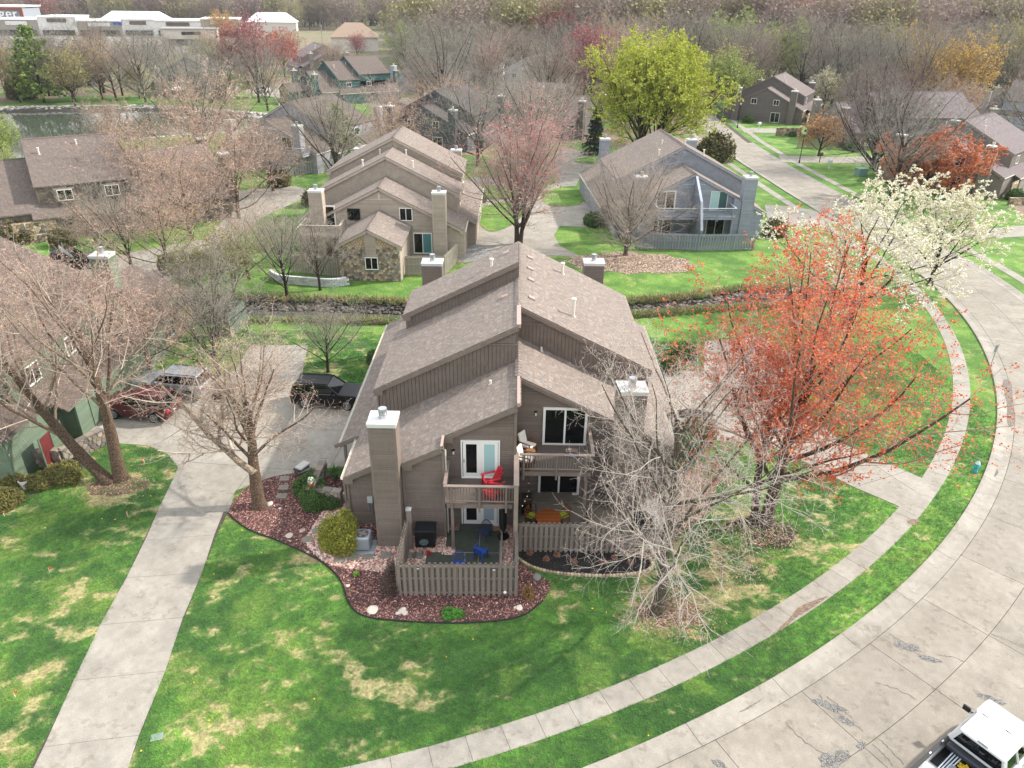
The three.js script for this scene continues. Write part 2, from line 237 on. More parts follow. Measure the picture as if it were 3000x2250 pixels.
function lawnColour(x, z) { // sRGB
  const p = fbm(x * 0.35 + 7, z * 0.35 + 3, 3, N2), q = fbm(x * 2.1, z * 2.1, 3, N0), y = sstep(fbm(x * 0.55 + 60, z * 0.55, 3, N1) + (x < -7 ? 0.1 : 0), 0.62, 0.74);
  let c = mix([56, 98, 30], [108, 146, 56], clamp((p - 0.3) * 1.3 + (q - 0.5) * 0.8, 0, 1)); c = mix(c, [126, 146, 62], y * 0.5);
  return mix(c, [158, 142, 106], dryness(x, z) * 0.85);
}
const nearTex = texture(2048, (u, v) => { const x = -27 + 58 * u, z = -52.8 + 43.8 * v, c = lawnColour(x, z), g = N2(x * 23, z * 23) * 0.5 + N0(x * 9, z * 14) * 0.5; return [c[0] * (0.7 + 0.6 * g), c[1] * (0.7 + 0.6 * g), c[2] * (0.7 + 0.6 * g)]; });
{ const g = sheetGeometry(nearRect, 0), u = g.attributes.uv, p = g.attributes.position; for (let k = 0; k < u.count; k++) u.setXY(k, (p.getX(k) + 27) / 58, (p.getZ(k) + 52.8) / 43.8); structure(mesh('front_lawn', g, std(0xffffff, { map: nearTex, roughness: 1 }))); }

// slabs: a joint-coloured sheet and one slab per cell of a grid laid over an outline
function slabs(name, poly, y, ang, dx, dz, ox, oz, material, gap = 0.012, cellFilter) {
  const base = structure(mesh(name, sheetGeometry(poly, y - 0.012), MAT.joint)), c = Math.cos(ang), s = Math.sin(ang), L = poly.map(([x, z]) => [(x - ox) * c + (z - oz) * s, -(x - ox) * s + (z - oz) * c]);
  let x0 = 1e9, x1 = -1e9, z0 = 1e9, z1 = -1e9; for (const [x, z] of L) { x0 = Math.min(x0, x); x1 = Math.max(x1, x); z0 = Math.min(z0, z); z1 = Math.max(z1, z); }
  for (let i = Math.floor(x0 / dx); i * dx < x1; i++) for (let j = Math.floor(z0 / dz); j * dz < z1; j++) {
    let q = clip(L, -1, 0, -(i * dx + gap)); q = clip(q, 1, 0, (i + 1) * dx - gap); q = clip(q, 0, -1, -(j * dz + gap)); q = clip(q, 0, 1, (j + 1) * dz - gap);
    if (q.length < 3) continue; let A = 0; for (let k = 0; k < q.length; k++) { const m = (k + 1) % q.length; A += q[k][0] * q[m][1] - q[m][0] * q[k][1]; } if (Math.abs(A) < 0.15) continue;
    slab(base, q.map(([x, z]) => [ox + x * c - z * s, oz + x * s + z * c]), y, material);
  }
  return base;
}
const slabTone = rng(77), slabMats = {};
function toned(material) { const k = material.uuid, l = slabMats[k] ??= [0.94, 0.98, 1.0, 1.03].map((t) => { const m = material.clone(); m.color.multiplyScalar(t); return m; }); return l[Math.floor(slabTone() * 4)]; }
function slab(parent, q, y, material) { mesh('slab', sheetGeometry(q, y, [], 0.03), toned(material), parent); }

// the street and its pavements
{
  const road = structure(mesh('street', sheetGeometry(ribbon(0, streetEnd, -3.72, 3.72), 0.006), MAT.joint));
  const len = 4.6; for (let s = 0.9; s < streetEnd - 1; s += len) for (const [a, b] of [[-2.74, -0.012], [0.012, 2.74]]) slab(road, ribbon(s + 0.012, Math.min(streetEnd, s + len) - 0.012, a, b), 0.02, MAT.road);
  for (const sd of [-1, 1]) { // rolled kerb and gutter, poured in lengths
    const gutter = structure(mesh('kerb', sheetGeometry(ribbon(0, streetEnd, sd * 2.75, sd * 3.72), 0.01), MAT.joint));
    for (let s = 0.3; s < 175; s += 4.6) {
      const m = new MB(), n = 4, sec = [[2.765, 0.02], [3.15, 0.018], [3.4, 0.06], [3.6, 0.1], [3.72, 0.1], [3.72, 0]];
      for (let k = 0; k < n; k++) for (let e = 0; e < sec.length - 1; e++) { const a = s + 0.01 + 4.58 * k / n, b = s + 0.01 + 4.58 * (k + 1) / n, w = (t, i) => { const p = along(t, sd * sec[i][0]); return [p[0], sec[i][1], p[1]]; }; const f = [w(a, e), w(b, e), w(b, e + 1), w(a, e + 1)]; m.poly(sd > 0 ? f : f.reverse()); }
      m.build('kerb_length', toned(MAT.concrete), gutter);
    }
  }
  for (const [sd, o0, o1] of [[-1, 5.27, 6.32], [1, 5.27, 6.32]]) {
    const walk = structure(mesh('pavement', sheetGeometry(ribbon(0, streetEnd, sd * o0, sd * o1), 0.008), MAT.joint)); let n = 0;
    for (let s = 0.2; s < streetEnd - 2 && n < 140; s += 1.5, n++) slab(walk, ribbon(s + 0.008, s + 1.492, sd * o0, sd * o1, 0.8), 0.024, MAT.concrete);
  }
}
// left drive: slabs cut where the photograph has its joints
{
  const base = structure(mesh('driveway', sheetGeometry(P.drive, 0.012), MAT.joint)), L = flat([-16.01,-14.98, -16.23,-16.61, -16.69,-19.42, -17.10,-22.23, -17.33,-25.04, -17.66,-27.63, -18.02,-29.85, -18.16,-31.76, -18.52,-33.17]), Rr = flat([-12.80,-15.03, -13.13,-17.12, -13.39,-19.92, -13.83,-22.72, -14.06,-25.45, -14.48,-28.11, -14.68,-29.94, -14.94,-31.69, -15.15,-33.10]);
  for (let k = 0; k < L.length - 1; k++) { const a = L[k], b = L[k + 1], c = Rr[k + 1], d = Rr[k], e = 0.0025, w = (p, q) => [p[0] + (q[0] - p[0]) * e, p[1] + (q[1] - p[1]) * e]; slab(base, [w(a, b), w(b, a), w(c, d), w(d, c)].map(([x, z]) => [x, z]), 0.03, MAT.concrete); }
}
slabs('courtyard', P.court, 0.024, 0.1, 4.2, 4.4, -14.4, -34, MAT.concrete);
slabs('garage_court', P.rightCourt, 0.03, -0.42, 4.4, 4.2, 14, -40, MAT.concrete);
// planting beds
structure(mesh('mulch_bed', sheetGeometry(P.bed, 0.008), MAT.mulchRed));
structure(mesh('gravel_path', sheetGeometry(P.gravel, 0.016), MAT.gravel));
const patioGravel = [[-4.75, -24.35], [0.2, -24.45], [0.2, -29.2], [-3.2, -29.2], [-3.2, -28.3], [-5, -28.3], [-5, -27.4]];
structure(mesh('patio_gravel', sheetGeometry(patioGravel, 0.022), MAT.gravel));
structure(mesh('black_mulch_bed', sheetGeometry(P.blackBed, 0.012), MAT.mulchBlack));
structure(mesh('leaf_litter', sheetGeometry(P.litterBed, 0.01), MAT.litter));
const ring = (cx, cz, rx, rz, n = 26, seed = 3) => { const r = rng(seed); return Array.from({ length: n }, (_, k) => { const a = k / n * TAU, t = 0.85 + r() * 0.3; return [cx + Math.cos(a) * rx * t, cz + Math.sin(a) * rz * t]; }); };
structure(mesh('tree_mulch', sheetGeometry(smooth(ring(12.70,-29.00, 1.7, 1.3), 2), 0.009), std(0x4a3a33, { map: T.chips, bumpMap: T.chips, bumpScale: 0.05 })));
structure(mesh('tree_mulch', sheetGeometry(smooth(ring(11.89,-71.18, 6.5, 3.2, 26, 9), 2), 0.012), std(0xb59c86, { map: T.chips, bumpMap: T.chips, bumpScale: 0.05 })));
structure(mesh('tree_mulch', sheetGeometry(smooth(ring(-21.10,-31.98, 1.5, 0.9, 20, 4), 2), 0.009), MAT.litter));
structure(mesh('tree_mulch', sheetGeometry(smooth(ring(7.05,-23.47, 1.5, 1.0, 20, 6), 2), 0.009), MAT.litter));
structure(mesh('planting_bed', sheetGeometry(smooth(flat([-25.96,-29.64, -25.44,-30.51, -24.53,-31.74, -23.90,-34.02, -24.64,-35.04, -25.61,-32.97, -27.41,-31.97]), 4), 0.01), std(0x6d5348, { map: T.chips, bumpMap: T.chips, bumpScale: 0.03 })));
structure(mesh('drive_island', sheetGeometry(smooth(ring(11.45,-40.76, 1.7, 0.55, 20, 8), 2), 0.045), std(0x3c302b, { map: T.chips, bumpMap: T.chips, bumpScale: 0.05 })));

// far paving between the houses, with lawn islands on it
const paving = [
  flat([-5.66,-70.29, -6.08,-78.48, -5.25,-86.99, -4.97,-93.58, -7.69,-100.90, -6.55,-109.62, -0.50,-110.07, 4.32,-102.75, 6.56,-109.44, 5.02,-123.42, 8.52,-136.24, 13.64,-128.59, 13.65,-119.96, 9.68,-110.83, 8.07,-101.99, 9.34,-94.51, 10.45,-87.95, 8.47,-84.08, 5.30,-84.33, 4.41,-80.38, 4.91,-76.57, 6.84,-72.91, 1.90,-73.10, -0.90,-71.62]),
  flat([-44.49,-65.32, -45.20,-68.29, -40.37,-70.68, -33.48,-76.96, -34.20,-85.23, -37.64,-98.82, -30.79,-102.34, -26.80,-99.57, -28.42,-92.06, -30.24,-85.47, -30.29,-78.42, -30.12,-71.77, -29.35,-66.05, -33.02,-61.30, -39.56,-61.00]),
  flat([45.68,-131.33, 44.32,-125.23, 59.60,-125.05, 63.14,-131.88, 54.28,-130.51]), flat([32.77,-96.03, 30.48,-86.71, 37.07,-85.91, 40.88,-90.44, 36.59,-95.39]),
  flat([47.34,-161.77, 46.46,-155.92, 56.24,-156.04, 58.05,-161.51]), flat([-80.90,-237.24, -72.04,-207.26, -57.68,-197.99, -65.76,-234.62]), flat([-40.11,-204.01, -35.76,-187.36, -24.83,-179.58, -23.41,-202.56, -32.67,-205.01]),
  flat([51.32,-84.43, 52.64,-81.75, 61.61,-83.62, 64.99,-88.91, 56.73,-86.18]), flat([-150,-330, -140,-420, -330,-540, -420,-520, -300,-380]), flat([-100,-235, -112,-330, -128,-330, -112,-232]),
];
for (const q of paving) structure(mesh('paving', sheetGeometry(q, 0.02), MAT.concrete));
for (const q of [flat([-6.29,-101.00, -5.27,-104.16, -1.42,-104.44, 0.98,-101.50, 0.51,-98.52, -3.99,-96.34]), flat([3.64,-95.93, 4.28,-101.73, 8.77,-105.16, 8.45,-94.45, 4.87,-93.35]), flat([-4.36,-85.53, -4.24,-91.90, -0.83,-95.64, 0.72,-93.95, 0.30,-85.80, -2.60,-81.34]), flat([9.53,-123.80, 13.55,-127.67, 13.12,-121.28, 10.49,-121.62])]) structure(mesh('lawn_island', sheetGeometry(smooth(q, 4), 0.05), MAT.lawn));
structure(mesh('white_rock_bed', sheetGeometry(smooth(flat([-5.41,-72.50, -5.72,-75.99, -3.91,-76.34, -2.02,-74.40, -3.67,-71.48, -4.98,-70.33]), 3), 0.03), MAT.whiteRock));

// creek and pond: banks going down to water
function basin(name, poly, depth, width, waterName, bankMat) {
  const n = poly.length, m = new MB(); let cx = 0, cz = 0; for (const p of poly) { cx += p[0] / n; cz += p[1] / n; }
  let A = 0; for (let k = 0; k < n; k++) { const p = poly[k], q = poly[(k + 1) % n]; A += p[0] * q[1] - q[0] * p[1]; }
  const sg = A > 0 ? 1 : -1, inner = (w) => poly.map((p, k) => { const a = poly[(k + n - 1) % n], b = poly[(k + 1) % n], tx = b[0] - a[0], tz = b[1] - a[1], l = Math.hypot(tx, tz) || 1; return [p[0] - tz / l * w * sg, p[1] + tx / l * w * sg]; });
  const rings = [[0, 0], [0.35, -0.25], [0.7, -0.6], [1, -1]].map(([f, d], r) => inner(width * f).map(([x, z], k) => [x, d * depth + (r && r < 3 ? (N0(x * 1.3, z * 1.3) - 0.5) * 0.25 : 0), z]));
  for (let r = 0; r < 3; r++) for (let k = 0; k < n; k++) { const q = (k + 1) % n, f = [rings[r][k], rings[r][q], rings[r + 1][q], rings[r + 1][k]]; m.poly(sg > 0 ? f.reverse() : f); }
  structure(m.build(name, bankMat));
  structure(mesh(waterName, sheetGeometry(inner(width * 0.35), -depth * (waterName === 'creek_water' ? 0.62 : 0.8)), waterName === 'creek_water' ? MAT.creekWater : MAT.water));
}
basin('creek_bank', P.creek, 1.0, 1.9, 'creek_water', std(0x5d4d40, { map: T.chips, bumpMap: T.chips, bumpScale: 0.08 }));
basin('pond_bank', P.pond, 1.1, 3.2, 'pond_water', std(0x8b8578, { map: T.chips, bumpMap: T.chips, bumpScale: 0.15 }));

// stones: three worn shapes shared by all
const rockGeo = [1, 2, 3].map((s) => { const g = new THREE.IcosahedronGeometry(1, 1), p = g.attributes.position, r = lattice(s * 7, 16); for (let k = 0; k < p.count; k++) { const x = p.getX(k), y = p.getY(k), z = p.getZ(k), f = 0.7 + 0.6 * r(x * 1.4 + 5, z * 1.4 + y * 2.3 + 5); p.setXYZ(k, x * f, y * f * 0.7, z * f); } g.computeVertexNormals(); return g; });
function scatter(name, geometry, material, list, kind = 'stuff') { // list of [x, y, z, scale, turn, colour, flat]
  const m = new THREE.InstancedMesh(geometry, material, list.length), c = new THREE.Color(); m.name = numbered(name); m.castShadow = m.receiveShadow = true;
  list.forEach((o, k) => { m.setMatrixAt(k, M4(o[0], o[1], o[2], o[7] ?? 0, o[4], o[8] ?? 0, o[3], o[3] * (o[6] ?? 1), o[3])); m.setColorAt(k, c.setRGB(o[5][0] / 255, o[5][1] / 255, o[5][2] / 255, THREE.SRGBColorSpace)); });
  scene.add(m); m.userData.kind = kind; return m;
}
const white = std(0xffffff, { roughness: 0.95 });
{
  const r = rng(41), cr = [], pd = [], n = P.creek.length;
  for (let k = 0; k < 11000; k++) { const i = Math.floor(r() * n), a = P.creek[i], b = P.creek[(i + 1) % n], t = r(), x = lerp(a[0], b[0], t), z = lerp(a[1], b[1], t), w = r(), cx = lerp(x, -2 + (x + 2) * 0.98, 1), q = z > -57.2 - x * 0.115 ? -1 : 1, zz = z + q * w * 1.8, right = x > 3; if (!inside(P.creek, x, zz)) continue; const v = (right ? 92 : 76) + r() * 46; if (!right && w > 0.8) continue; cr.push([x, -w * 0.75 + 0.03, zz, 0.05 + r() * r() * 0.2, r() * 6, r() < 0.45 ? [v * 0.7, v * 0.62, v * 0.54] : [v, v * 0.95, v * 0.9], 0.7]); }
  for (let k = 0; k < 2600; k++) { const x = 8 + r() * 20, z = -57.5 - r() * 3 - (x - 8) * 0.14; if (inside(P.creek, x, z)) { const v = 120 + r() * 70; cr.push([x, -0.8, z, 0.05 + r() * 0.14, r() * 6, [v * 0.8, v * 0.77, v * 0.73], 0.6]); } }
  scatter('creek_stones', rockGeo[0], white, cr); const m = P.pond.length;
  for (let k = 0; k < 7000; k++) { const i = Math.floor(r() * m), a = P.pond[i], b = P.pond[(i + 1) % m], t = r(), x = lerp(a[0], b[0], t), z = lerp(a[1], b[1], t), w = r(), dx = -62 - x, dz = -146 - z, l = Math.hypot(dx, dz), v = 140 + r() * 80; pd.push([x + dx / l * w * 2.4, -w * 0.8, z + dz / l * w * 2.4, 0.2 + r() * 0.3, r() * 6, [v, v * 0.96, v * 0.9], 0.6]); }
  scatter('pond_stones', rockGeo[1], white, pd);
}

// leaf-strewn floor under the woods
for (const q of [[[-30, -132], [-4, -128], [8, -140], [33, -134], [32, -240], [-60, -240], [-22, -212]], [[64, -92], [82, -86], [125, -88], [125, -240], [56, -240], [58, -196], [74, -168], [86, -150], [84, -118]], [[-175, -238], [-66, -238], [-62, -214], [-110, -196], [-122, -176], [-130, -150], [-175, -150]]]) structure(mesh('wood_floor', sheetGeometry(smooth(q, 4), 0.012), MAT.floor));

// wear of the street: worn-out joints filled with asphalt, cracks, silt on the pavement
{
  const r = rng(313), tar = std(0xb9b5af, { map: T.chips, bumpMap: T.chips, bumpScale: 0.02 }), crackM = std(0x655c54), silt = std(0xc2a68e, { map: T.chips, roughness: 1 });
  const blob = (x, z, l, w, a, n = 16) => { const c = Math.cos(a), s = Math.sin(a); return Array.from({ length: n }, (_, k) => { const t = k / n * TAU, q = 0.7 + r() * 0.6, u = Math.cos(t) * l * q, v = Math.sin(t) * w * q; return [x + u * c - v * s, z + u * s + v * c]; }); };
  for (const [x, z, l, w, a] of [[16.49,-21.78, 0.55, 0.2, 0.35], [17.16,-21.14, 0.4, 0.16, 0.35], [12.22,-18.81, 0.55, 0.2, 0.4], [12.58,-18.16, 0.35, 0.15, 0.5], [11.32,-16.50, 0.4, 0.3, 0.2], [11.85,-16.77, 0.35, 0.2, -0.5], [12.71,-17.18, 0.22, 0.14, -0.6], [18.57,-19.24, 0.5, 0.14, 0.4], [7.41,-16.39, 0.25, 0.12, 0.5]]) structure(mesh('asphalt_patch', sheetGeometry(blob(x, z, l, w, a), 0.026), tar));
  for (const q of [flat([35.35,-46.41, 33.61,-42.98, 31.92,-40.04, 31.48,-39.82, 33.19,-42.96, 34.89,-46.24]), flat([8.54,-18.67, 10.94,-20.12, 13.08,-21.53, 13.10,-21.41, 10.94,-19.91, 8.61,-18.45]), flat([27.89,-35.16, 27.78,-34.64, 27.10,-34.12, 27.09,-34.45])]) structure(mesh('gutter_dirt', sheetGeometry(smooth(q, 4), 0.034), std(0xb3a798, { map: T.chips })));
  const crack = (pts, w = 0.016) => { const m = new MB(), line = []; for (let k = 0; k < pts.length - 1; k++) for (let i = 0; i < 8; i++) { const t = i / 8; line.push([lerp(pts[k][0], pts[k + 1][0], t) + (r() - 0.5) * 0.09, lerp(pts[k][1], pts[k + 1][1], t) + (r() - 0.5) * 0.09]); } for (let k = 0; k < line.length - 1; k++) { const a = line[k], b = line[k + 1], dx = b[0] - a[0], dz = b[1] - a[1], l = Math.hypot(dx, dz) || 1, e = w * (0.5 + r()); m.poly([[a[0] + dz / l * e, 0.0245, a[1] - dx / l * e], [a[0] - dz / l * e, 0.0245, a[1] + dx / l * e], [b[0] - dz / l * e, 0.0245, b[1] + dx / l * e], [b[0] + dz / l * e, 0.0245, b[1] - dx / l * e]]); } structure(m.build('crack', crackM)); };
  for (const q of [flat([17.55,-21.36, 18.14,-21.28, 18.49,-21.03]), flat([14.36,-19.95, 15.16,-19.64, 15.74,-19.06]), flat([10.29,-18.12, 10.66,-17.35, 11.30,-16.76]), flat([13.51,-17.40, 13.76,-16.87, 13.91,-16.42]), flat([13.17,-17.19, 13.43,-16.67, 13.52,-16.34]), flat([20.44,-22.50, 21.02,-22.15, 21.35,-21.75]), flat([16.04,-22.50, 16.40,-22.05, 17.02,-21.00]), flat([12.00,-19.27, 12.27,-18.67, 13.13,-17.67]), flat([18.10,-19.70, 18.39,-19.39, 18.85,-18.94]), flat([12.24,-19.27, 12.48,-18.89, 12.86,-18.24])]) crack(q);
  structure(mesh('silt', sheetGeometry(smooth(flat([11.35,-22.50, 12.08,-23.19, 12.76,-23.90, 13.86,-24.44, 14.30,-24.60, 13.55,-24.02, 12.39,-23.25, 11.58,-22.54]), 4), 0.028), silt));
  structure(mesh('silt', sheetGeometry(smooth(flat([20.36,-30.01, 20.91,-30.24, 21.15,-30.19, 20.63,-29.74]), 4), 0.028), silt));
}
// ---------------------------------------------------------------- trees
const at = (x, z, y = 0) => [x, y, z];
const lin = (r, g, b) => { const c = new THREE.Color().setRGB(r / 255, g / 255, b / 255, THREE.SRGBColorSpace); return [c.r, c.g, c.b]; };
// o: height, r (trunk radius), seed, clear (share of the height below the first limb), n per level, ang, ratio, wig, rise, leaders, lean, bark/twig colours, bloom {n, size, colours, from}
function growTree(o) {
  const rnd = rng(o.seed), wood = new MB(), twig = new MB(), L = o.levels ?? 4, tipAt = [], tmp = V(), ax = V(), per = V();
  const n = (o.n ?? [0, 11, 7, 6, 4]).map((k, i) => i === 1 ? k * 1.2 : k), ang = o.ang ?? [0, 48, 46, 48, 50], ratio = (o.ratio ?? [0, 0.7, 0.5, 0.5, 0.55]).map((k, i) => i === 1 ? k * (o.wide ?? 1.35) : k), wig = o.wig ?? [0.05, 0.14, 0.2, 0.26, 0.3], rise = o.rise ?? [0.05, 0.09, 0.06, 0.04, 0.02], seg = [8, 7, 5, 3, 2], sides = o.sides ?? [9, 7, 4, 3, 3], minR = o.minR ?? 0.006;
  const bark = o.bark ?? lin(112, 98, 86), tw = o.twig ?? lin(140, 118, 106), pale = o.pale ?? null;
  function branch(p, d, len, r0, lev, env) {
    const k = lev === 0 ? 10 : seg[Math.min(lev, 4)], pts = [[p.x, p.y, p.z]], rad = [r0], dirs = [d.clone()], q = p.clone(), dir = d.clone();
    for (let i = 1; i <= k; i++) {
      tmp.set(rnd() - 0.5, rnd() - 0.5, rnd() - 0.5).multiplyScalar(2 * wig[lev]); dir.add(tmp); dir.y += rise[lev]; if (o.droop && lev >= 2) dir.y -= o.droop; dir.normalize();
      q.addScaledVector(dir, len / k); if (q.y < 0.15) q.y = 0.15; pts.push([q.x, q.y, q.z]); rad.push(Math.max(minR * 0.6, r0 * (1 - (i / k) * (lev === 0 ? (o.taper ?? 0.6) : 0.72)))); dirs.push(dir.clone());
    }
    if (lev === 0 && o.flare !== 0) { rad[0] *= 1.5; pts.splice(1, 0, [lerp(pts[0][0], pts[1][0], 0.35), lerp(pts[0][1], pts[1][1], 0.35), lerp(pts[0][2], pts[1][2], 0.35)]); rad.splice(1, 0, r0 * 1.05); dirs.splice(1, 0, dirs[0]); }
    const m = lev <= (o.trunkLevels ?? 1) ? wood : twig, t0 = lev / L, base = lev <= 1 ? bark : mix(bark, tw, Math.min(1, (lev - 1) / (L - 1) + 0.25)), v = 0.86 + rnd() * 0.28; let c = base; if (pale && lev > 0 && rnd() < pale[3]) c = pale;
    m.col = [c[0] * v, c[1] * v, c[2] * v]; m.tube(pts, rad, sides[lev]);
    if (lev >= (o.bloom?.from ?? 9)) tipAt.push([pts, dirs]);
    if (lev >= L) return;
    const cnt = Math.max(1, Math.round(n[lev + 1] * (lev === 0 ? 1 : clamp(len / (env * 0.9), 0.45, 1.25)) * (0.85 + rnd() * 0.3))), s0 = lev === 0 ? o.clear ?? 0.28 : 0.16, az0 = rnd() * 6.28;
    for (let i = 0; i < cnt; i++) {
      const t = lerp(s0, 1, (i + 0.3 + rnd() * 0.5) / cnt), f = t * (pts.length - 1), a = Math.min(pts.length - 2, Math.floor(f)), b = f - a, at = V(lerp(pts[a][0], pts[a + 1][0], b), lerp(pts[a][1], pts[a + 1][1], b), lerp(pts[a][2], pts[a + 1][2], b)), rr = lerp(rad[a], rad[a + 1], b), dd = dirs[a + 1];
      ax.set(0, 1, 0); if (Math.abs(dd.y) > 0.95) ax.set(1, 0, 0); per.crossVectors(dd, ax).normalize(); per.applyAxisAngle(dd, az0 + i * 2.4 + (rnd() - 0.5) * 0.9);
      const A = ang[lev + 1] * (0.72 + rnd() * 0.56) * (lev === 0 ? lerp(1.18, 0.62, t) : 1) * Math.PI / 180, nd = dd.clone().multiplyScalar(Math.cos(A)).addScaledVector(per, Math.sin(A)).normalize();
      let cl = len * ratio[lev + 1] * (0.75 + rnd() * 0.5); cl *= lev === 0 ? (o.shape ? o.shape(t) : lerp(1.15, 0.7, t)) : lerp(1.12, 0.55, t);
      branch(at, nd, cl, Math.max(minR, rr * (lev === 0 ? o.limb ?? 0.46 : 0.54) * (0.8 + rnd() * 0.35)), lev + 1, len * ratio[lev + 1]);
    }
  }
  const H = o.height, stems = o.stems ?? [[0, 0, 0, o.lean ?? [0, 0], 1]];
  for (const [x, z, , lean, k] of stems) branch(V(x, -0.1, z), V(lean[0], 1, lean[1]).normalize(), H * (o.trunk ?? 0.72) * k, (o.r ?? 0.2) * k, 0, H);
  if (o.extra) for (const [y, dx, dy, dz, len, r] of o.extra) branch(V(0, y, 0), V(dx, dy, dz).normalize(), len, r, 1, len);
  if (o.bloom) {
    const b = o.bloom, list = tipAt, each = b.n / list.length;
    for (const [pts] of list) { let k = Math.floor(each + rnd()); while (k-- > 0) {
      const f = (0.15 + rnd() * 0.85) * (pts.length - 1), a = Math.min(pts.length - 2, Math.floor(f)), t = f - a, x = lerp(pts[a][0], pts[a + 1][0], t) + (rnd() - 0.5) * b.size * 1.6, y = lerp(pts[a][1], pts[a + 1][1], t) + (rnd() - 0.5) * b.size * 1.6, z = lerp(pts[a][2], pts[a + 1][2], t) + (rnd() - 0.5) * b.size * 1.6;
      const c = b.colours[Math.floor(rnd() * b.colours.length)], v = 0.82 + rnd() * 0.36; twig.col = [c[0] * v, c[1] * v, c[2] * v];
      for (let e = 0; e < (b.faces ?? 2); e++) leafFace(twig, x, y, z, b.size * (0.6 + rnd() * 0.8), rnd);
    } }
  }
  return { wood, twig };
}
function leafFace(m, x, y, z, s, rnd) { // a small kite-shaped face, turned at random
  const a = rnd() * TAU, e = Math.acos(2 * rnd() - 1), ux = Math.cos(a) * Math.sin(e), uy = Math.cos(e), uz = Math.sin(a) * Math.sin(e), b = rnd() * TAU; let wx = Math.cos(b), wy = rnd() - 0.5, wz = Math.sin(b); const d = ux * wx + uy * wy + uz * wz; wx -= d * ux; wy -= d * uy; wz -= d * uz; const l = Math.hypot(wx, wy, wz) || 1; wx *= 0.55 / l; wy *= 0.55 / l; wz *= 0.55 / l;
  const nx = uy * wz - uz * wy, ny = uz * wx - ux * wz, nz = ux * wy - uy * wx, nl = Math.hypot(nx, ny, nz) || 1, q = [[x - ux * s * 0.6, y - uy * s * 0.6, z - uz * s * 0.6], [x + wx * s, y + wy * s, z + wz * s], [x + ux * s * 0.8, y + uy * s * 0.8, z + uz * s * 0.8], [x - wx * s, y - wy * s, z - wz * s]].map((p) => m.v(p[0], p[1], p[2], -nx / nl, -ny / nl, -nz / nl));
  m.i.push(q[0], q[1], q[2], q[0], q[2], q[3]);
}
function extent(g) { let h = 0; const R = []; for (const m of [g.wood, g.twig]) for (let k = 0; k < m.p.length; k += 3) { if (m.p[k + 1] > h) h = m.p[k + 1]; if (k % 21 === 0) R.push(Math.hypot(m.p[k], m.p[k + 2])); } R.sort((a, b) => a - b); return [h, 2 * R[Math.floor(R.length * 0.96)]]; }
function treeOf(name, g, label, category, pos, H, W, turn = 0) {
  const t = thing(name, label, category, pos, turn), e = extent(g); t.scale.set(W / e[1], H / e[0], W / e[1]); g.wood.build('trunk', MAT.bark, t); g.twig.build('crown', MAT.leaf, t); return t;
}
function conifer(o) { // whorls of drooping sprays round a straight stem
  const r = rng(o.seed), wood = new MB(), twig = new MB(), H = o.height; wood.col = lin(92, 76, 62); wood.tube([[0, -0.1, 0], [0, H * 0.5, 0], [0, H, 0]], [H * 0.02, H * 0.012, 0.02], 7);
  const rows = o.rows ?? 26;
  for (let k = 0; k < rows; k++) { const t = (k + r() * 0.6) / rows, y = H * lerp(o.from ?? 0.06, 0.985, t), R = H * o.wide * Math.pow(1 - t, o.pow ?? 0.85) * (0.8 + r() * 0.4) + 0.12, arms = o.arms ?? 9;
    for (let a = 0; a < arms; a++) { const az = (a + r() * 0.8) / arms * TAU + k, len = R * (0.7 + r() * 0.45), dy = lerp(o.drop ?? -0.35, 0.45, t) * len, ex = Math.cos(az), ez = Math.sin(az); twig.col = lin(80, 66, 52); twig.tube([[0, y, 0], [ex * len * 0.5, y + dy * 0.3, ez * len * 0.5], [ex * len, y + dy, ez * len]], [0.03, 0.02, 0.008], 3);
      const m = Math.ceil((o.leaves ?? 16) * (0.3 + len / (H * o.wide))); for (let e = 0; e < m; e++) { const f = 0.18 + 0.86 * Math.sqrt(r()), sx = (r() - 0.5) * len * 0.5 * (1.15 - f), c = o.colours[Math.floor(r() * o.colours.length)], v = 0.7 + r() * 0.6; twig.col = [c[0] * v, c[1] * v, c[2] * v]; leafFace(twig, ex * len * f - ez * sx, y + dy * f * f + (r() - 0.6) * (o.tuft ?? 0.25), ez * len * f + ex * sx, (o.leaf ?? 0.28) * (0.7 + r() * 0.6), r); } } }
  return { wood, twig };
}
function shrub(o) { // many small leaves over a twiggy dome
  const r = rng(o.seed), wood = new MB(), twig = new MB(); wood.col = lin(88, 70, 56);
  for (let k = 0; k < 22; k++) { const a = r() * TAU, e = r() * 0.9; wood.tube([[0, 0, 0], [Math.cos(a) * e * o.w * 0.4, o.h * 0.5, Math.sin(a) * e * o.d * 0.4], [Math.cos(a) * e * o.w * 0.75, o.h * (0.95 - e * 0.25), Math.sin(a) * e * o.d * 0.75]], [0.025, 0.015, 0.006], 3); }
  for (let k = 0; k < o.n; k++) { const a = r() * TAU, cy = r(), el = Math.acos(1 - cy), f = Math.pow(r(), 0.22), b = 1 + 0.12 * Math.sin(a * 3 + o.seed) + 0.1 * (N0(a * 3 + o.seed, cy * 5) - 0.5), c = o.colours[Math.floor(r() * o.colours.length)], v = 0.75 + r() * 0.5; twig.col = [c[0] * v, c[1] * v, c[2] * v]; const lo = o.skirt ?? 0.25; leafFace(twig, Math.cos(a) * Math.sin(el) * o.w * f * b, Math.max(0.03, (lo + (1 - lo) * Math.cos(el) * f - (lo * (1 - f))) * o.h * b - r() * lo * o.h * Math.sin(el)), Math.sin(a) * Math.sin(el) * o.d * f * b, o.leaf * (0.7 + r() * 0.6), r); }
  return { wood, twig };
}
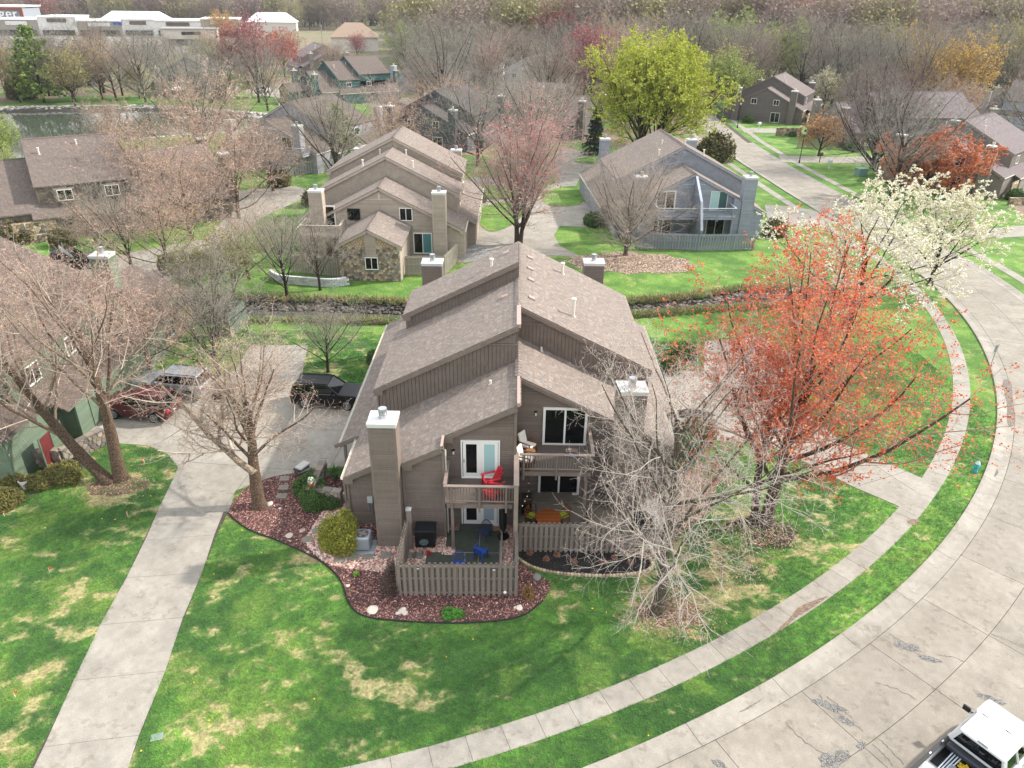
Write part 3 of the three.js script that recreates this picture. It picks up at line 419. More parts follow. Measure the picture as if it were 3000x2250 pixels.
function shrubOf(name, g, label, category, pos, turn = 0, group, scale) { const t = thing(name, label, category, pos, turn, group); if (scale) t.scale.setScalar(scale); g.wood.build('stems', MAT.bark, t); g.twig.build('foliage', MAT.leaf, t); return t; }

const GREY = lin(150, 134, 122), TAN = lin(176, 152, 134), birchBark = lin(150, 128, 110), birchPale = [...lin(206, 190, 172), 0.5];
// near trees, one by one
treeOf('river_birch', growTree({ seed: 101, height: 14, wide: 1.1, limb: 0.38, r: 0.33, trunk: 0.62, clear: 0.42, lean: [-0.06, 0.02], stems: [[0.2, -0.1, 0, [0.04, -0.08], 1], [-0.25, 0.15, 0, [-0.66, 0.02], 0.95]], minR: 0.0045, n: [0, 9, 9, 8, 6], ang: [0, 44, 50, 54, 56], wig: [0.035, 0.16, 0.24, 0.3, 0.36], bark: birchBark, twig: lin(162, 140, 126), pale: birchPale, bloom: { from: 4, n: 7000, size: 0.05, faces: 1, colours: [lin(178, 132, 112), lin(190, 150, 126), lin(160, 120, 104)] } }), 'twin-stemmed river birch with one leaning trunk on the lawn before the green house', 'tree', at(-21.52,-32.60), 14.5, 13);
treeOf('river_birch', growTree({ seed: 118, height: 10.5, r: 0.3, limb: 0.42, trunk: 0.62, ratio: [0, 0.64, 0.52, 0.5, 0.55], clear: 0.44, lean: [-0.03, -0.02], minR: 0.0045, n: [0, 11, 11, 9, 6], ang: [0, 38, 48, 54, 56], wig: [0.06, 0.15, 0.24, 0.3, 0.36], bark: birchBark, twig: lin(146, 122, 106), pale: birchPale, extra: [[2.4, -0.93, 0.62, -0.12, 6.4, 0.17]], bloom: { from: 4, n: 5000, size: 0.045, faces: 1, colours: [lin(180, 146, 110), lin(160, 118, 96)] } }), 'peeling-bark birch with one long low limb in the red mulch bed', 'tree', at(-12.98,-30.50), 10.6, 9.5);
treeOf('bare_tree', growTree({ seed: 131, height: 12, r: 0.27, trunk: 0.66, clear: 0.3, lean: [0.16, -0.12], wide: 1.1, minR: 0.0045, limb: 0.4, n: [0, 14, 10, 8, 6], ang: [0, 58, 50, 50, 52], ratio: [0, 0.66, 0.5, 0.5, 0.55], wig: [0.08, 0.16, 0.22, 0.28, 0.34], rise: [0.03, 0.05, 0.04, 0.03, 0.02], bark: lin(128, 120, 104), twig: lin(214, 202, 192), bloom: { from: 4, n: 3800, size: 0.035, faces: 1, colours: [lin(196, 150, 140), lin(170, 120, 112)] } }), 'bare pale-twigged tree beside the fence, roots showing in the front lawn', 'tree', at(6.46,-23.46), 13.2, 10.6);
treeOf('maple_tree', growTree({ seed: 147, height: 14.8, wide: 1.08, r: 0.3, trunk: 0.55, clear: 0.32, lean: [0.05, -0.06], stems: [[0, 0, 0, [0.1, -0.05], 1], [-0.35, -0.3, 0, [-0.02, -0.1], 0.72]], n: [0, 13, 9, 7, 5], ang: [0, 48, 42, 44, 46], ratio: [0, 0.84, 0.5, 0.5, 0.55], rise: [0.04, 0.1, 0.07, 0.05, 0.03], bark: lin(128, 112, 100), twig: lin(186, 158, 140), bloom: { from: 3, n: 40000, size: 0.054, faces: 2, colours: [lin(224, 110, 58), lin(232, 128, 72), lin(206, 88, 50), lin(226, 146, 90), lin(192, 76, 58)] } }), 'tall maple covered in orange-red buds beside the kerbside pavement', 'tree', at(12.98,-29.68), 15.8, 11.6);
const pearBloom = (n, s = 0.085) => ({ from: 3, n, size: s, faces: 2, colours: [lin(238, 232, 216), lin(244, 240, 228), lin(228, 220, 196), lin(210, 206, 160)] });
treeOf('pear_tree', growTree({ seed: 151, height: 12.8, r: 0.28, trunk: 0.5, clear: 0.22, lean: [0.16, 0], n: [0, 12, 9, 6, 4], ang: [0, 58, 48, 46, 48], ratio: [0, 0.9, 0.5, 0.5, 0.5], bark: lin(70, 58, 50), twig: lin(96, 78, 66), bloom: pearBloom(19000) }), 'wide white-blossoming pear tree at the bend of the street', 'tree', [27.0, 0, -55], 12.8, 15.5);
treeOf('pear_tree', growTree({ seed: 157, height: 10.5, r: 0.2, trunk: 0.55, clear: 0.22, n: [0, 11, 8, 6, 4], ang: [0, 48, 46, 46, 48], ratio: [0, 0.75, 0.5, 0.5, 0.5], bark: lin(70, 58, 50), twig: lin(96, 78, 66), bloom: pearBloom(14000) }), 'smaller white-blossoming pear tree beyond the street bend, nearest the far lawn', 'tree', [39.5, 0, -66], 10, 10);
treeOf('bare_tree', growTree({ seed: 162, height: 12, wide: 1.5, r: 0.24, trunk: 0.5, clear: 0.2, n: [0, 20, 11, 9, 7], ang: [0, 52, 40, 42, 44], ratio: [0, 0.92, 0.5, 0.5, 0.55], rise: [0.03, 0.07, 0.05, 0.04, 0.03], bark: lin(140, 126, 114), twig: lin(186, 170, 158) }), 'bare grey fine-twigged tree before the blue-grey house', 'tree', at(11.58,-73.61), 12, 12);
treeOf('maple_tree', growTree({ seed: 173, height: 14.6, wide: 1.5, r: 0.26, trunk: 0.5, clear: 0.24, stems: [[0, 0, 0, [0, 0], 1], [0.3, 0.1, 0, [0.16, 0], 0.9]], n: [0, 15, 11, 8, 6], ang: [0, 42, 42, 44, 46], ratio: [0, 0.85, 0.5, 0.5, 0.55], bark: lin(104, 90, 80), twig: lin(190, 172, 162), bloom: { from: 3, n: 6500, size: 0.1, faces: 1, colours: [lin(186, 82, 86), lin(208, 120, 116), lin(178, 84, 88), lin(212, 148, 128)] } }), 'crimson-budded maple standing on the paving behind the main house', 'tree', [0.3, 0, -77], 16.8, 13);
const limeTree = growTree({ seed: 181, height: 19, wide: 1.3, r: 0.42, trunk: 0.48, clear: 0.22, stems: [[0, 0, 0, [-0.12, 0], 1], [0.5, 0.2, 0, [0.2, 0.04], 0.95]], n: [0, 15, 10, 7, 5], ang: [0, 40, 36, 40, 44], ratio: [0, 0.95, 0.5, 0.5, 0.5], bark: lin(96, 84, 62), twig: lin(150, 144, 70), bloom: { from: 3, n: 60000, size: 0.15, faces: 2, colours: [lin(176, 186, 52), lin(192, 198, 72), lin(152, 172, 40), lin(200, 192, 100)] } });
treeOf('lime_tree', limeTree, 'big lime-green leafing tree beyond the blue-grey house', 'tree', [20.5, 0, -121], 20.5, 20);
treeOf('large_tree', growTree({ seed: 190, height: 15, wide: 1.5, r: 0.36, trunk: 0.5, clear: 0.14, stems: [[0, 0, 0, [-0.04, 0], 1], [0.4, 0, 0, [0.2, 0], 0.9]], n: [0, 16, 10, 7, 4], ang: [0, 46, 40, 42, 44], ratio: [0, 0.9, 0.5, 0.5, 0.5], bark: lin(104, 88, 82), twig: lin(128, 104, 98), minR: 0.012 }), 'large dark bare tree with low forks beside the far street', 'tree', at(57.84,-121.59), 18, 16);
treeOf('maple_tree', growTree({ seed: 196, height: 9.4, wide: 1.5, r: 0.2, trunk: 0.5, clear: 0.15, n: [0, 14, 9, 6, 4], ang: [0, 56, 44, 44, 46], ratio: [0, 0.95, 0.5, 0.5, 0.5], minR: 0.01, bark: lin(110, 86, 74), twig: lin(170, 96, 70), bloom: { from: 3, n: 15000, size: 0.16, faces: 2, colours: [lin(204, 128, 86), lin(190, 112, 74), lin(214, 150, 108)] } }), 'bushy orange tree beside the house nearest the far lawn', 'tree', at(55.47,-100.30), 10, 13.5);
treeOf('golden_tree', growTree({ seed: 199, height: 6.6, r: 0.14, trunk: 0.5, clear: 0.24, n: [0, 11, 8, 6, 4], ang: [0, 54, 46, 46, 46], ratio: [0, 0.85, 0.5, 0.5, 0.5], minR: 0.01, bark: lin(96, 76, 60), twig: lin(140, 108, 74), bloom: { from: 3, n: 2600, size: 0.14, faces: 1, colours: [lin(186, 142, 84), lin(170, 122, 70)] } }), 'small golden-budded tree in a mulch ring by the far street', 'tree', at(52.61,-131.30), 7.5, 7.5);

// kinds of which many stand about: one of each is built, the others are copies
const proto = {}; const hold = new THREE.Group();
function kind(name, g) { const t = new THREE.Group(); t.name = name; g.wood.build('trunk', MAT.bark, t); g.twig.build('crown', MAT.leaf, t); proto[name] = t; return t; }
let kinds = 0; const tall = {}; const K = (key, name, g) => { tall[key] = extent(g)[0]; const t = new THREE.Group(); t.name = name; g.wood.build('trunk', MAT.bark, t); g.twig.build('crown', MAT.leaf, t); proto[key] = t; kinds++; };
const bareSet = (seed, o = {}) => growTree({ seed, height: 15, r: 0.26, trunk: 0.5, clear: 0.24, wide: 1.5, n: [0, 13, 9, 6, 4], ang: [0, 46, 44, 46, 48], ratio: [0, 0.85, 0.5, 0.5, 0.55], minR: 0.017, sides: [6, 4, 3, 3, 3], ...o });
const bl = (n, size, cols, faces = 1) => ({ from: 3, n, size, faces, colours: cols.map((c) => lin(...c)) });
K('bare0', 'bare_tree', bareSet(301, { bark: lin(84, 72, 64), twig: lin(148, 140, 124) }));
K('bare1', 'bare_tree', bareSet(302, { bark: lin(80, 68, 60), twig: lin(156, 146, 130), ang: [0, 36, 38, 42, 46], trunk: 0.6 }));
K('bare2', 'bare_tree', bareSet(303, { bark: lin(88, 76, 68), twig: lin(140, 136, 124), ang: [0, 54, 46, 46, 48] }));
K('bare3', 'bare_tree', bareSet(304, { bark: lin(84, 74, 68), twig: lin(128, 112, 100), trunk: 0.56, stems: [[0, 0, 0, [0.1, 0], 1], [0.4, 0, 0, [-0.14, 0.06], 0.9]] }));
K('russet', 'russet_tree', bareSet(305, { bark: lin(124, 108, 96), twig: lin(186, 160, 140), n: [0, 13, 9, 6, 4], ang: [0, 58, 46, 46, 48], bloom: bl(2600, 0.12, [[186, 150, 126], [196, 162, 138], [170, 136, 116]]) }));
K('mauve', 'bare_tree', bareSet(306, { bark: lin(112, 98, 88), twig: lin(168, 148, 130), n: [0, 13, 9, 6, 4], bloom: bl(3000, 0.1, [[176, 144, 130], [164, 134, 126]]) }));
K('khaki', 'budding_tree', bareSet(307, { bark: lin(98, 88, 70), twig: lin(138, 124, 92), bloom: bl(5000, 0.2, [[158, 150, 88], [140, 138, 80], [172, 160, 104]]) }));
K('green', 'budding_tree', bareSet(308, { bark: lin(92, 84, 66), twig: lin(134, 128, 86), ang: [0, 52, 44, 46, 48], bloom: bl(8500, 0.22, [[146, 162, 76], [128, 150, 62], [166, 176, 96]]) }));
K('gold', 'golden_tree', bareSet(309, { bark: lin(98, 84, 62), twig: lin(150, 122, 76), bloom: bl(7000, 0.2, [[196, 158, 70], [182, 142, 62], [204, 176, 96]]) }));
K('red', 'red_tree', bareSet(310, { bark: lin(104, 84, 78), twig: lin(160, 100, 90), n: [0, 13, 9, 6, 4], bloom: bl(9000, 0.19, [[178, 84, 62], [166, 70, 56], [190, 104, 76]]) }));
K('rose', 'red_tree', bareSet(311, { bark: lin(104, 86, 82), twig: lin(158, 112, 110), bloom: bl(6500, 0.17, [[164, 92, 92], [150, 78, 80]]) }));
K('pear', 'pear_tree', bareSet(312, { height: 9, r: 0.2, bark: lin(78, 66, 58), twig: lin(110, 92, 78), n: [0, 14, 9, 6, 4], ang: [0, 42, 44, 46, 46], ratio: [0, 0.95, 0.5, 0.5, 0.5], bloom: bl(9000, 0.17, [[232, 224, 204], [222, 214, 184], [200, 198, 150]], 2) }));
K('pink', 'blossom_tree', bareSet(313, { height: 7, r: 0.16, bark: lin(90, 74, 68), twig: lin(130, 104, 98), n: [0, 13, 8, 6, 4], ang: [0, 52, 44, 46, 46], ratio: [0, 0.95, 0.5, 0.5, 0.5], bloom: bl(6000, 0.16, [[226, 196, 198], [214, 178, 184], [232, 212, 208]]) }));
K('whitebirch', 'white_birch', bareSet(314, { height: 14, r: 0.17, bark: lin(206, 196, 186), twig: lin(190, 172, 160), stems: [[0, 0, 0, [0.12, 0], 1], [0.3, 0, 0, [-0.18, 0.1], 0.95], [0, 0.3, 0, [0.02, -0.2], 0.9]], n: [0, 8, 6, 5, 4], ang: [0, 32, 40, 46, 48] }));
K('spruce', 'spruce', conifer({ seed: 315, height: 13, wide: 0.25, rows: 30, colours: [lin(40, 62, 38), lin(52, 76, 46), lin(34, 52, 36)], leaf: 0.34 }));
K('pine', 'pine_tree', conifer({ seed: 316, height: 13, wide: 0.4, rows: 20, arms: 8, pow: 0.7, drop: -0.1, from: 0.12, colours: [lin(112, 138, 52), lin(136, 156, 66), lin(88, 116, 46)], leaf: 0.36, leaves: 24, tuft: 0.6 }));
K('cedar', 'arborvitae', conifer({ seed: 317, height: 7, wide: 0.22, rows: 26, pow: 0.5, drop: 0.1, colours: [lin(74, 96, 44), lin(58, 80, 36)], leaf: 0.26, leaves: 18 }));
const firstUsed = {};
function plant(key, pos, h, label, category, group, turn = 0, wide = 1) { // first use places the built tree itself, later ones copies
  const p = proto[key], base = tall[key]; let t;
  if (!firstUsed[key]) { firstUsed[key] = true; t = p; t.name = numbered(p.name); scene.add(t); t.position.set(pos[0], 0, pos[1]); t.rotation.y = turn; } else t = copyOf(p, [pos[0], 0, pos[1]], turn);
  t.userData = {}; tag(t, label, category, group); t.scale.setScalar(h / base); t.scale.x *= wide; t.scale.z *= wide; return t;
}
// ---------------------------------------------------------------- houses
function lapped(m, poly, O, U, N, step = 0.118, proud = 0.026) { // overlapping boards over a convex outline of [u, height]
  let v0 = 1e9, v1 = -1e9; for (const [, v] of poly) { v0 = Math.min(v0, v); v1 = Math.max(v1, v); }
  const w = (u, v, n) => [O[0] + U[0] * u + N[0] * n, O[1] + v, O[2] + U[1] * u + N[1] * n];
  const ccw = U[0] * N[1] - U[1] * N[0] > 0; // winding seen from outside
  for (let a = v0; a < v1 - 0.01; a += step) {
    const b = Math.min(v1, a + step); let q = clip(poly, 0, -1, -a); q = clip(q, 0, 1, b); if (q.length < 3) continue;
    let A = 0; for (let k = 0; k < q.length; k++) { const s = q[(k + 1) % q.length]; A += q[k][0] * s[1] - s[0] * q[k][1]; } if (A < 0) q.reverse();
    const k0 = a + step * 0.66; for (const [lo2, hi2, fn] of [[a, k0, () => proud], [k0, b, (v) => proud * (1 - (v - k0) / (step * 0.34)) + 0.003]]) { let z = clip(q, 0, -1, -lo2); z = clip(z, 0, 1, Math.min(hi2, b)); if (z.length < 3) continue; const f = z.map(([u, v]) => w(u, v, fn(v))); m.poly(ccw ? f.reverse() : f); }
    let lo = 1e9, hi = -1e9; for (const [u, v] of q) if (v < a + 0.002) { lo = Math.min(lo, u); hi = Math.max(hi, u); }
    if (hi > lo) { const e = [w(lo, a, 0), w(hi, a, 0), w(hi, a, proud), w(lo, a, proud)]; m.poly(ccw ? e : e.reverse()); }
  }
}
function boarded(m, poly, O, U, N, step = 0.2, proud = 0.03, gap = 0.03) { // upright boards with grooves between
  let u0 = 1e9, u1 = -1e9; for (const [u] of poly) { u0 = Math.min(u0, u); u1 = Math.max(u1, u); }
  const w = (u, v, n) => [O[0] + U[0] * u + N[0] * n, O[1] + v, O[2] + U[1] * u + N[1] * n], ccw = U[0] * N[1] - U[1] * N[0] > 0;
  for (let a = u0; a < u1 - 0.02; a += step) {
    let q = clip(poly, -1, 0, -(a + gap / 2)); q = clip(q, 1, 0, Math.min(u1, a + step) - gap / 2); if (q.length < 3) continue;
    let A = 0; for (let k = 0; k < q.length; k++) { const s = q[(k + 1) % q.length]; A += q[k][0] * s[1] - s[0] * q[k][1]; } if (A < 0) q.reverse();
    const f = q.map(([u, v]) => w(u, v, proud)); m.poly(ccw ? [...f].reverse() : f);
    for (let k = 0; k < q.length; k++) { const s = q[(k + 1) % q.length]; if (Math.abs(q[k][0] - s[0]) > 0.004) continue; const e = [w(...q[k], 0), w(...s, 0), w(...s, proud), w(...q[k], proud)]; m.poly(ccw ? e.reverse() : e); }
  }
}
// stones fitted over a convex outline: each cell of a jittered grid is a stone of its own
function stoneFace(parent, poly, O, U, N, size, mats, seed, most = 300, proud = 0.05) {
  const r = rng(seed); let u0 = 1e9, u1 = -1e9, v0 = 1e9, v1 = -1e9; for (const [u, v] of poly) { u0 = Math.min(u0, u); u1 = Math.max(u1, u); v0 = Math.min(v0, v); v1 = Math.max(v1, v); }
  const cols = Math.ceil((u1 - u0) / size), rows = Math.ceil((v1 - v0) / (size * 0.72)), sites = [];
  for (let j = -1; j <= rows; j++) for (let i = -1; i <= cols; i++) sites.push([u0 + (i + 0.5 + (j % 2 ? 0.5 : 0) + (r() - 0.5) * 0.7) * size, v0 + (j + 0.5 + (r() - 0.5) * 0.6) * size * 0.72]);
  const w = (u, v, n) => [O[0] + U[0] * u + N[0] * n, O[1] + v, O[2] + U[1] * u + N[1] * n], ccw = U[0] * N[1] - U[1] * N[0] > 0; let made = 0; const rest = new MB();
  for (const [x, y] of sites) {
    let q = poly; for (const [a, b] of sites) { const dx = a - x, dy = b - y, d2 = dx * dx + dy * dy; if (!d2 || d2 > size * size * 7) continue; const l = Math.sqrt(d2); q = clip(q, dx / l, dy / l, (dx * (a + x) / 2 + dy * (b + y) / 2) / l - 0.012); if (q.length < 3) break; }
    if (q.length < 3) continue; let A = 0, cx = 0, cy = 0; for (let k = 0; k < q.length; k++) { const s = q[(k + 1) % q.length]; A += q[k][0] * s[1] - s[0] * q[k][1]; cx += q[k][0] / q.length; cy += q[k][1] / q.length; } if (Math.abs(A) < 0.008) continue; if (A < 0) q.reverse();
    const h = proud * (0.5 + r()), m = made < most ? new MB() : rest, b = q.map(([u, v]) => w(u, v, 0)), t = q.map(([u, v]) => w(lerp(u, cx, 0.16), lerp(v, cy, 0.16), h));
    m.poly(ccw ? [...t].reverse() : t); for (let k = 0; k < q.length; k++) { const s = (k + 1) % q.length, f = [b[k], b[s], t[s], t[k]]; m.poly(ccw ? f.reverse() : f); }
    if (made < most) m.build('stone', mats[Math.floor(r() * mats.length)], parent); made++;
  }
  if (made > most) stuff(rest.build('stonework', mats[0], parent));
}
const tanStone = [[196, 172, 138], [168, 148, 124], [208, 190, 160], [140, 126, 112], [122, 112, 104], [186, 158, 118]].map((c) => std(new THREE.Color().setRGB(c[0] / 255, c[1] / 255, c[2] / 255, THREE.SRGBColorSpace), { map: T.paint, roughness: 0.95 }));
const greyStone = [[158, 148, 138], [136, 126, 118], [176, 166, 154], [118, 110, 104], [150, 136, 120]].map((c) => std(new THREE.Color().setRGB(c[0] / 255, c[1] / 255, c[2] / 255, THREE.SRGBColorSpace), { map: T.paint, roughness: 0.95 }));
const mortar = std(0x8f857a, { map: T.paint });

// a house is a group with its own axes: ridge along z, front towards +z
class House {
  constructor(name, label, x, z, turn, c, group) { this.g = thing(name, label, 'house', [x, 0, z], turn, group); this.c = c; this.far = c.far; }
  roofPitch(s, x0, xe, hr, zf, zb, th = 0.13, p = 0.5) { // one slope from the ridge at x0 to the eave at xe
    const m = new MB(), X = (d) => s * d, y = (d) => hr - p * d, k = Math.hypot(1, p), P = (d, z, t) => [X(d), y(d) - t, z];
    const top = [P(x0, zf, 0), P(xe, zf, 0), P(xe, zb, 0), P(x0, zb, 0)], uv = [[zf, -x0 * k], [zf, -xe * k], [zb, -xe * k], [zb, -x0 * k]], bot = [P(x0, zf, th), P(xe, zf, th), P(xe, zb, th), P(x0, zb, th)];
    if (s > 0) { m.poly(top, uv); m.poly([...bot].reverse()); } else { m.poly([...top].reverse(), [...uv].reverse()); m.poly(bot); }
    for (let i = 0; i < 4; i++) { const j = (i + 1) % 4, f = [bot[i], bot[j], top[j], top[i]]; m.poly(s > 0 ? f : f.reverse()); }
    m.build('roof', this.c.roof, this.g);
  }
  rake(s, x0, xe, hr, z, out, p = 0.5) { // fascia board under a roof edge, its end block at the eave
    const m = new MB(); m.beam([s * x0, hr - p * x0 - 0.2, z + out * 0.02], [s * xe, hr - p * xe - 0.2, z + out * 0.02], 0.04, 0.2); m.box(0.45, 0.3, 0.05, s * (xe - 0.25), hr - p * xe - 0.36, z + out * 0.018); m.build('fascia', this.c.trim, this.g);
  }
  gutter(s, xe, y, zf, zb) { const m = new MB(), x = s * (xe + 0.06), l = zf - zb, z = (zf + zb) / 2; m.box(0.012, 0.11, l, x + 0.055 * s, y - 0.12, z); m.box(0.11, 0.012, l, x, y - 0.12, z); m.box(0.012, 0.1, l, x - 0.055 * s, y - 0.12, z); for (let k = zb + 0.4; k < zf; k += 1.1) m.box(0.14, 0.014, 0.03, x, y - 0.012, k); m.build('gutter', this.c.gutter ?? MAT.cream, this.g); }
  body(s, x0, xw, hr, zf, zb, y0 = 0, p = 0.5) { const q = [[x0, y0], [xw, y0], [xw, hr - p * xw - 0.14], [x0, hr - p * x0 - 0.14]], m = new MB(), f = (z) => q.map(([d, y]) => [s * d, y, z]), a = f(zf), b = f(zb); if (s < 0) { a.reverse(); b.reverse(); } m.poly(a); m.poly([...b].reverse()); for (let i = 0; i < 4; i++) { const j = (i + 1) % 4; m.poly([a[j], a[i], b[i], b[j]]); } m.build('wall', this.c.wall, this.g); }
  face(kind, poly, O, U, N) { const m = new MB(); (kind === 'lap' ? lapped : boarded)(m, poly, O, U, N); m.build('siding', kind === 'lap' ? this.c.siding : this.c.boards, this.g); }
  corner(x, y0, y1, z, w = 0.12) { new MB().box(w, y1 - y0, w, x, y0, z).build('corner_board', this.c.trim, this.g); }
  half(s, o) { // one slope with the walls under it. below: ridge height of the roof it rises from
    const { x0 = 0, xe, xw, hr, zf, zb, front = 'lap', back, below, over = 0.16, side, louvre } = o, p = 0.5;
    this.roofPitch(s, x0, xe, hr, zf + over, zb - (o.overBack ?? 0.16)); this.body(s, x0, xw, hr, zf, zb, below ? Math.max(0, below - p * (xw - x0) - 0.6) : 0);
    const yb = (d) => below ? Math.max(0, below - p * (d - x0)) : 0, yt = (d) => hr - p * (d - x0) - 0.15;
    const from = o.faceFrom ?? x0, to = o.faceTo ?? xw;
    if (front) this.face(front, [[from, yb(from)], [to, yb(to)], [to, yt(to)], [from, yt(from)]].map(([u, v]) => [u * s, v]).sort(() => 0), [0, 0, zf], [1, 0], [0, 1]);
    if (back) this.face(back, [[x0, yb(x0)], [xw, yb(xw)], [xw, yt(xw)], [x0, yt(x0)]].map(([u, v]) => [u * s, v]), [0, 0, zb], [1, 0], [0, -1]);
    if (side) { const y0 = yb(xw) , y1 = yt(xw) + 0.02; this.face(side, [[zb, y0], [zf, y0], [zf, y1], [zb, y1]], [s * xw, 0, 0], [0, 1], [s, 0]); this.corner(s * (xw + 0.01), y0, y1, zf - 0.03); this.corner(s * (xw + 0.01), y0, y1, zb + 0.03); }
    this.rake(s, x0, xe, hr, zf + over, 1); this.rake(s, x0, xe, hr, zb - (o.overBack ?? 0.16), -1);
    if (o.gutter) this.gutter(s, xe, hr - p * (xe - x0), zf + over, zb - 0.16);
    if (louvre && !this.far) { const m = new MB(), L = 1.5, y = hr - 0.36; for (let k = 0; k < 7; k++) { const a = 0.12 + x0, h = y - 0.1 - k * 0.085, b = x0 + Math.min(L, (hr - 0.42 - h) / p); if (b > a + 0.05) m.poly(((q) => s > 0 ? q : q.reverse())([[s * a, h - 0.05, zf + 0.075], [s * b, h - 0.05, zf + 0.075], [s * b, h, zf + 0.03], [s * a, h, zf + 0.03]])); } m.box(L * 1.02, 0.07, 0.07, s * (x0 + L / 2), y - 0.78, zf + 0.04); m.build('louvre', this.c.trim, this.g); }
  }
  ridgeCap(x, y, zf, zb) { const r = rng(8), n = Math.max(1, Math.round((zf - zb) / 0.3)); const m = new MB(); for (let k = 0; k < n; k++) { const a = lerp(zf, zb, k / n), b = lerp(zf, zb, (k + 1.1) / n), h = y + 0.03, e = 0.02 + r() * 0.008; for (const s of [-1, 1]) { const q = [[x, h + e, a], [x + s * 0.17, h - 0.085 + e, a], [x + s * 0.17, h - 0.085, b], [x, h, b]]; m.poly(s > 0 ? q : q.reverse()); } m.poly([[x - 0.17, h - 0.1, a], [x, h - 0.015, a], [x, h + e, a], [x - 0.17, h - 0.085 + e, a]]); m.poly([[x, h - 0.015, a], [x + 0.17, h - 0.1, a], [x + 0.17, h - 0.085 + e, a], [x, h + e, a]]); } m.build('ridge_cap', this.c.roof, this.g); }
  chimney(x, z, w, d, h, y0 = 0) {
    const m = new MB(); m.box(w - 0.04, h - y0, d - 0.04, x, y0, z); const c = this.c;
    if (!this.far) { lapped(m, [[-w / 2, y0], [w / 2, y0], [w / 2, h], [-w / 2, h]], [x, 0, z + d / 2 - 0.02], [1, 0], [0, 1]); lapped(m, [[-d / 2, y0], [d / 2, y0], [d / 2, h], [-d / 2, h]], [x + w / 2 - 0.02, 0, z], [0, -1], [1, 0]); lapped(m, [[-d / 2, y0], [d / 2, y0], [d / 2, h], [-d / 2, h]], [x - w / 2 + 0.02, 0, z], [0, 1], [-1, 0]); }
    const s = m.build('chimney', c.siding, this.g), t = new MB(); for (const [a, b] of [[-1, -1], [1, -1], [1, 1], [-1, 1]]) t.box(0.11, h - y0, 0.11, x + a * (w / 2 - 0.045), y0, z + b * (d / 2 - 0.045)); t.build('corner_board', c.trim, s);
    const k = new MB(); k.box(w + 0.1, 0.09, d + 0.1, x, h + 0.12, z); k.box(w + 0.05, 0.13, d + 0.05, x, h, z); k.build('cap', MAT.capMetal, s);
    const f = new MB(); f.cyl(0.2, 0.17, 0.12, x, h + 0.21, z, 12); f.cyl(0.16, 0.16, 0.3, x, h + 0.3, z, 12); for (let q = 0; q < 3; q++) f.cyl(0.2, 0.2, 0.035, x, h + 0.36 + q * 0.085, z, 14); f.cyl(0.21, 0.19, 0.09, x, h + 0.6, z, 14); f.build('flue', this.far ? MAT.cream : MAT.metal, s);
  }
  opening(name, x, y, z, ry, w, h, o = {}) { // frame with panes; its back lies on the wall
    const f = new MB(), t = o.t ?? 0.07, n = o.n ?? 2, D = o.d ?? 0.07; f.box(w + 2 * t, t, D, 0, h, D / 2); f.box(w + 2 * t, o.sill ?? t, D + 0.02, 0, -(o.sill ?? t), D / 2 + 0.01); for (const s of [-1, 1]) f.box(t, h, D, s * (w / 2 + t / 2), 0, D / 2);
    for (let k = 1; k < n; k++) f.box(t * 0.8, h, D * 0.8, -w / 2 + w * k / n, 0, D * 0.4); if (o.stile) for (let k = 0; k < n; k++) { const a = -w / 2 + w * (k + 0.5) / n, pw = w / n; f.box(pw - 0.06, o.stile, 0.03, a, 0, 0.03); f.box(pw - 0.06, o.stile * 0.6, 0.03, a, h - o.stile * 0.6, 0.03); for (const s of [-1, 1]) f.box(o.stile * 0.6, h - o.stile * 1.6, 0.03, a + s * (pw / 2 - 0.03 - o.stile * 0.3), o.stile, 0.03); }
    const m = f.build(name, o.frame ?? MAT.white, this.g, [x, y, z], [0, ry, 0]);
    for (let k = 0; k < n; k++) { const pm = o.panes?.[k] ?? MAT.glass; new MB().box(w / n - 0.02, h - 0.02, 0.012, -w / 2 + w * (k + 0.5) / n, 0.01, 0.024).build('pane', pm, m); }
    return m;
  }
  garage(x, y, z, ry, w = 4.8, h = 2.1) { const m = new MB(); for (let k = 0; k < 4; k++) m.box(w, h / 4 - 0.02, 0.05, 0, k * h / 4 + 0.01, 0.025); m.box(w + 0.24, 0.14, 0.07, 0, h, 0.035); for (const s of [-1, 1]) m.box(0.12, h, 0.07, s * (w / 2 + 0.06), 0, 0.035); m.build('garage_door', this.c.door ?? this.c.trim, this.g, [x, y, z], [0, ry, 0]); }
  deck(x0, x1, z0, z1, y, o = {}) { // balcony: floor on joists, rails with balusters
    const f = new MB(), w = x1 - x0, d = z1 - z0, cx = (x0 + x1) / 2; f.box(w, 0.22, 0.06, cx, y - 0.26, z1 - 0.03); for (const s of [x0 + 0.03, x1 - 0.03]) f.box(0.06, 0.22, d, s, y - 0.26, (z0 + z1) / 2); const deck = f.build('balcony', this.c.trim, this.g), nb = this.far ? 1 : Math.round(d / 0.14);
    for (let k = 0; k < nb; k++) new MB().box(w, 0.035, d / nb - 0.006, cx, y - 0.035, z0 + d * (k + 0.5) / nb).build('board', this.c.deck ?? this.c.trim, deck);
    const r = new MB(); r.box(w + 0.1, 0.05, 0.16, cx, y + 0.95, z1); r.box(w, 0.05, 0.05, cx, y + 0.12, z1); if (o.left) { r.box(0.16, 0.05, d - 0.16, x0, y + 0.95, (z0 + z1) / 2 - 0.04); r.box(0.05, 0.05, d - 0.1, x0, y + 0.12, (z0 + z1) / 2); } if (o.right) { r.box(0.16, 0.05, d - 0.16, x1, y + 0.95, (z0 + z1) / 2 - 0.04); r.box(0.05, 0.05, d - 0.1, x1, y + 0.12, (z0 + z1) / 2); } r.build('rail', this.c.rail ?? this.c.trim, deck);
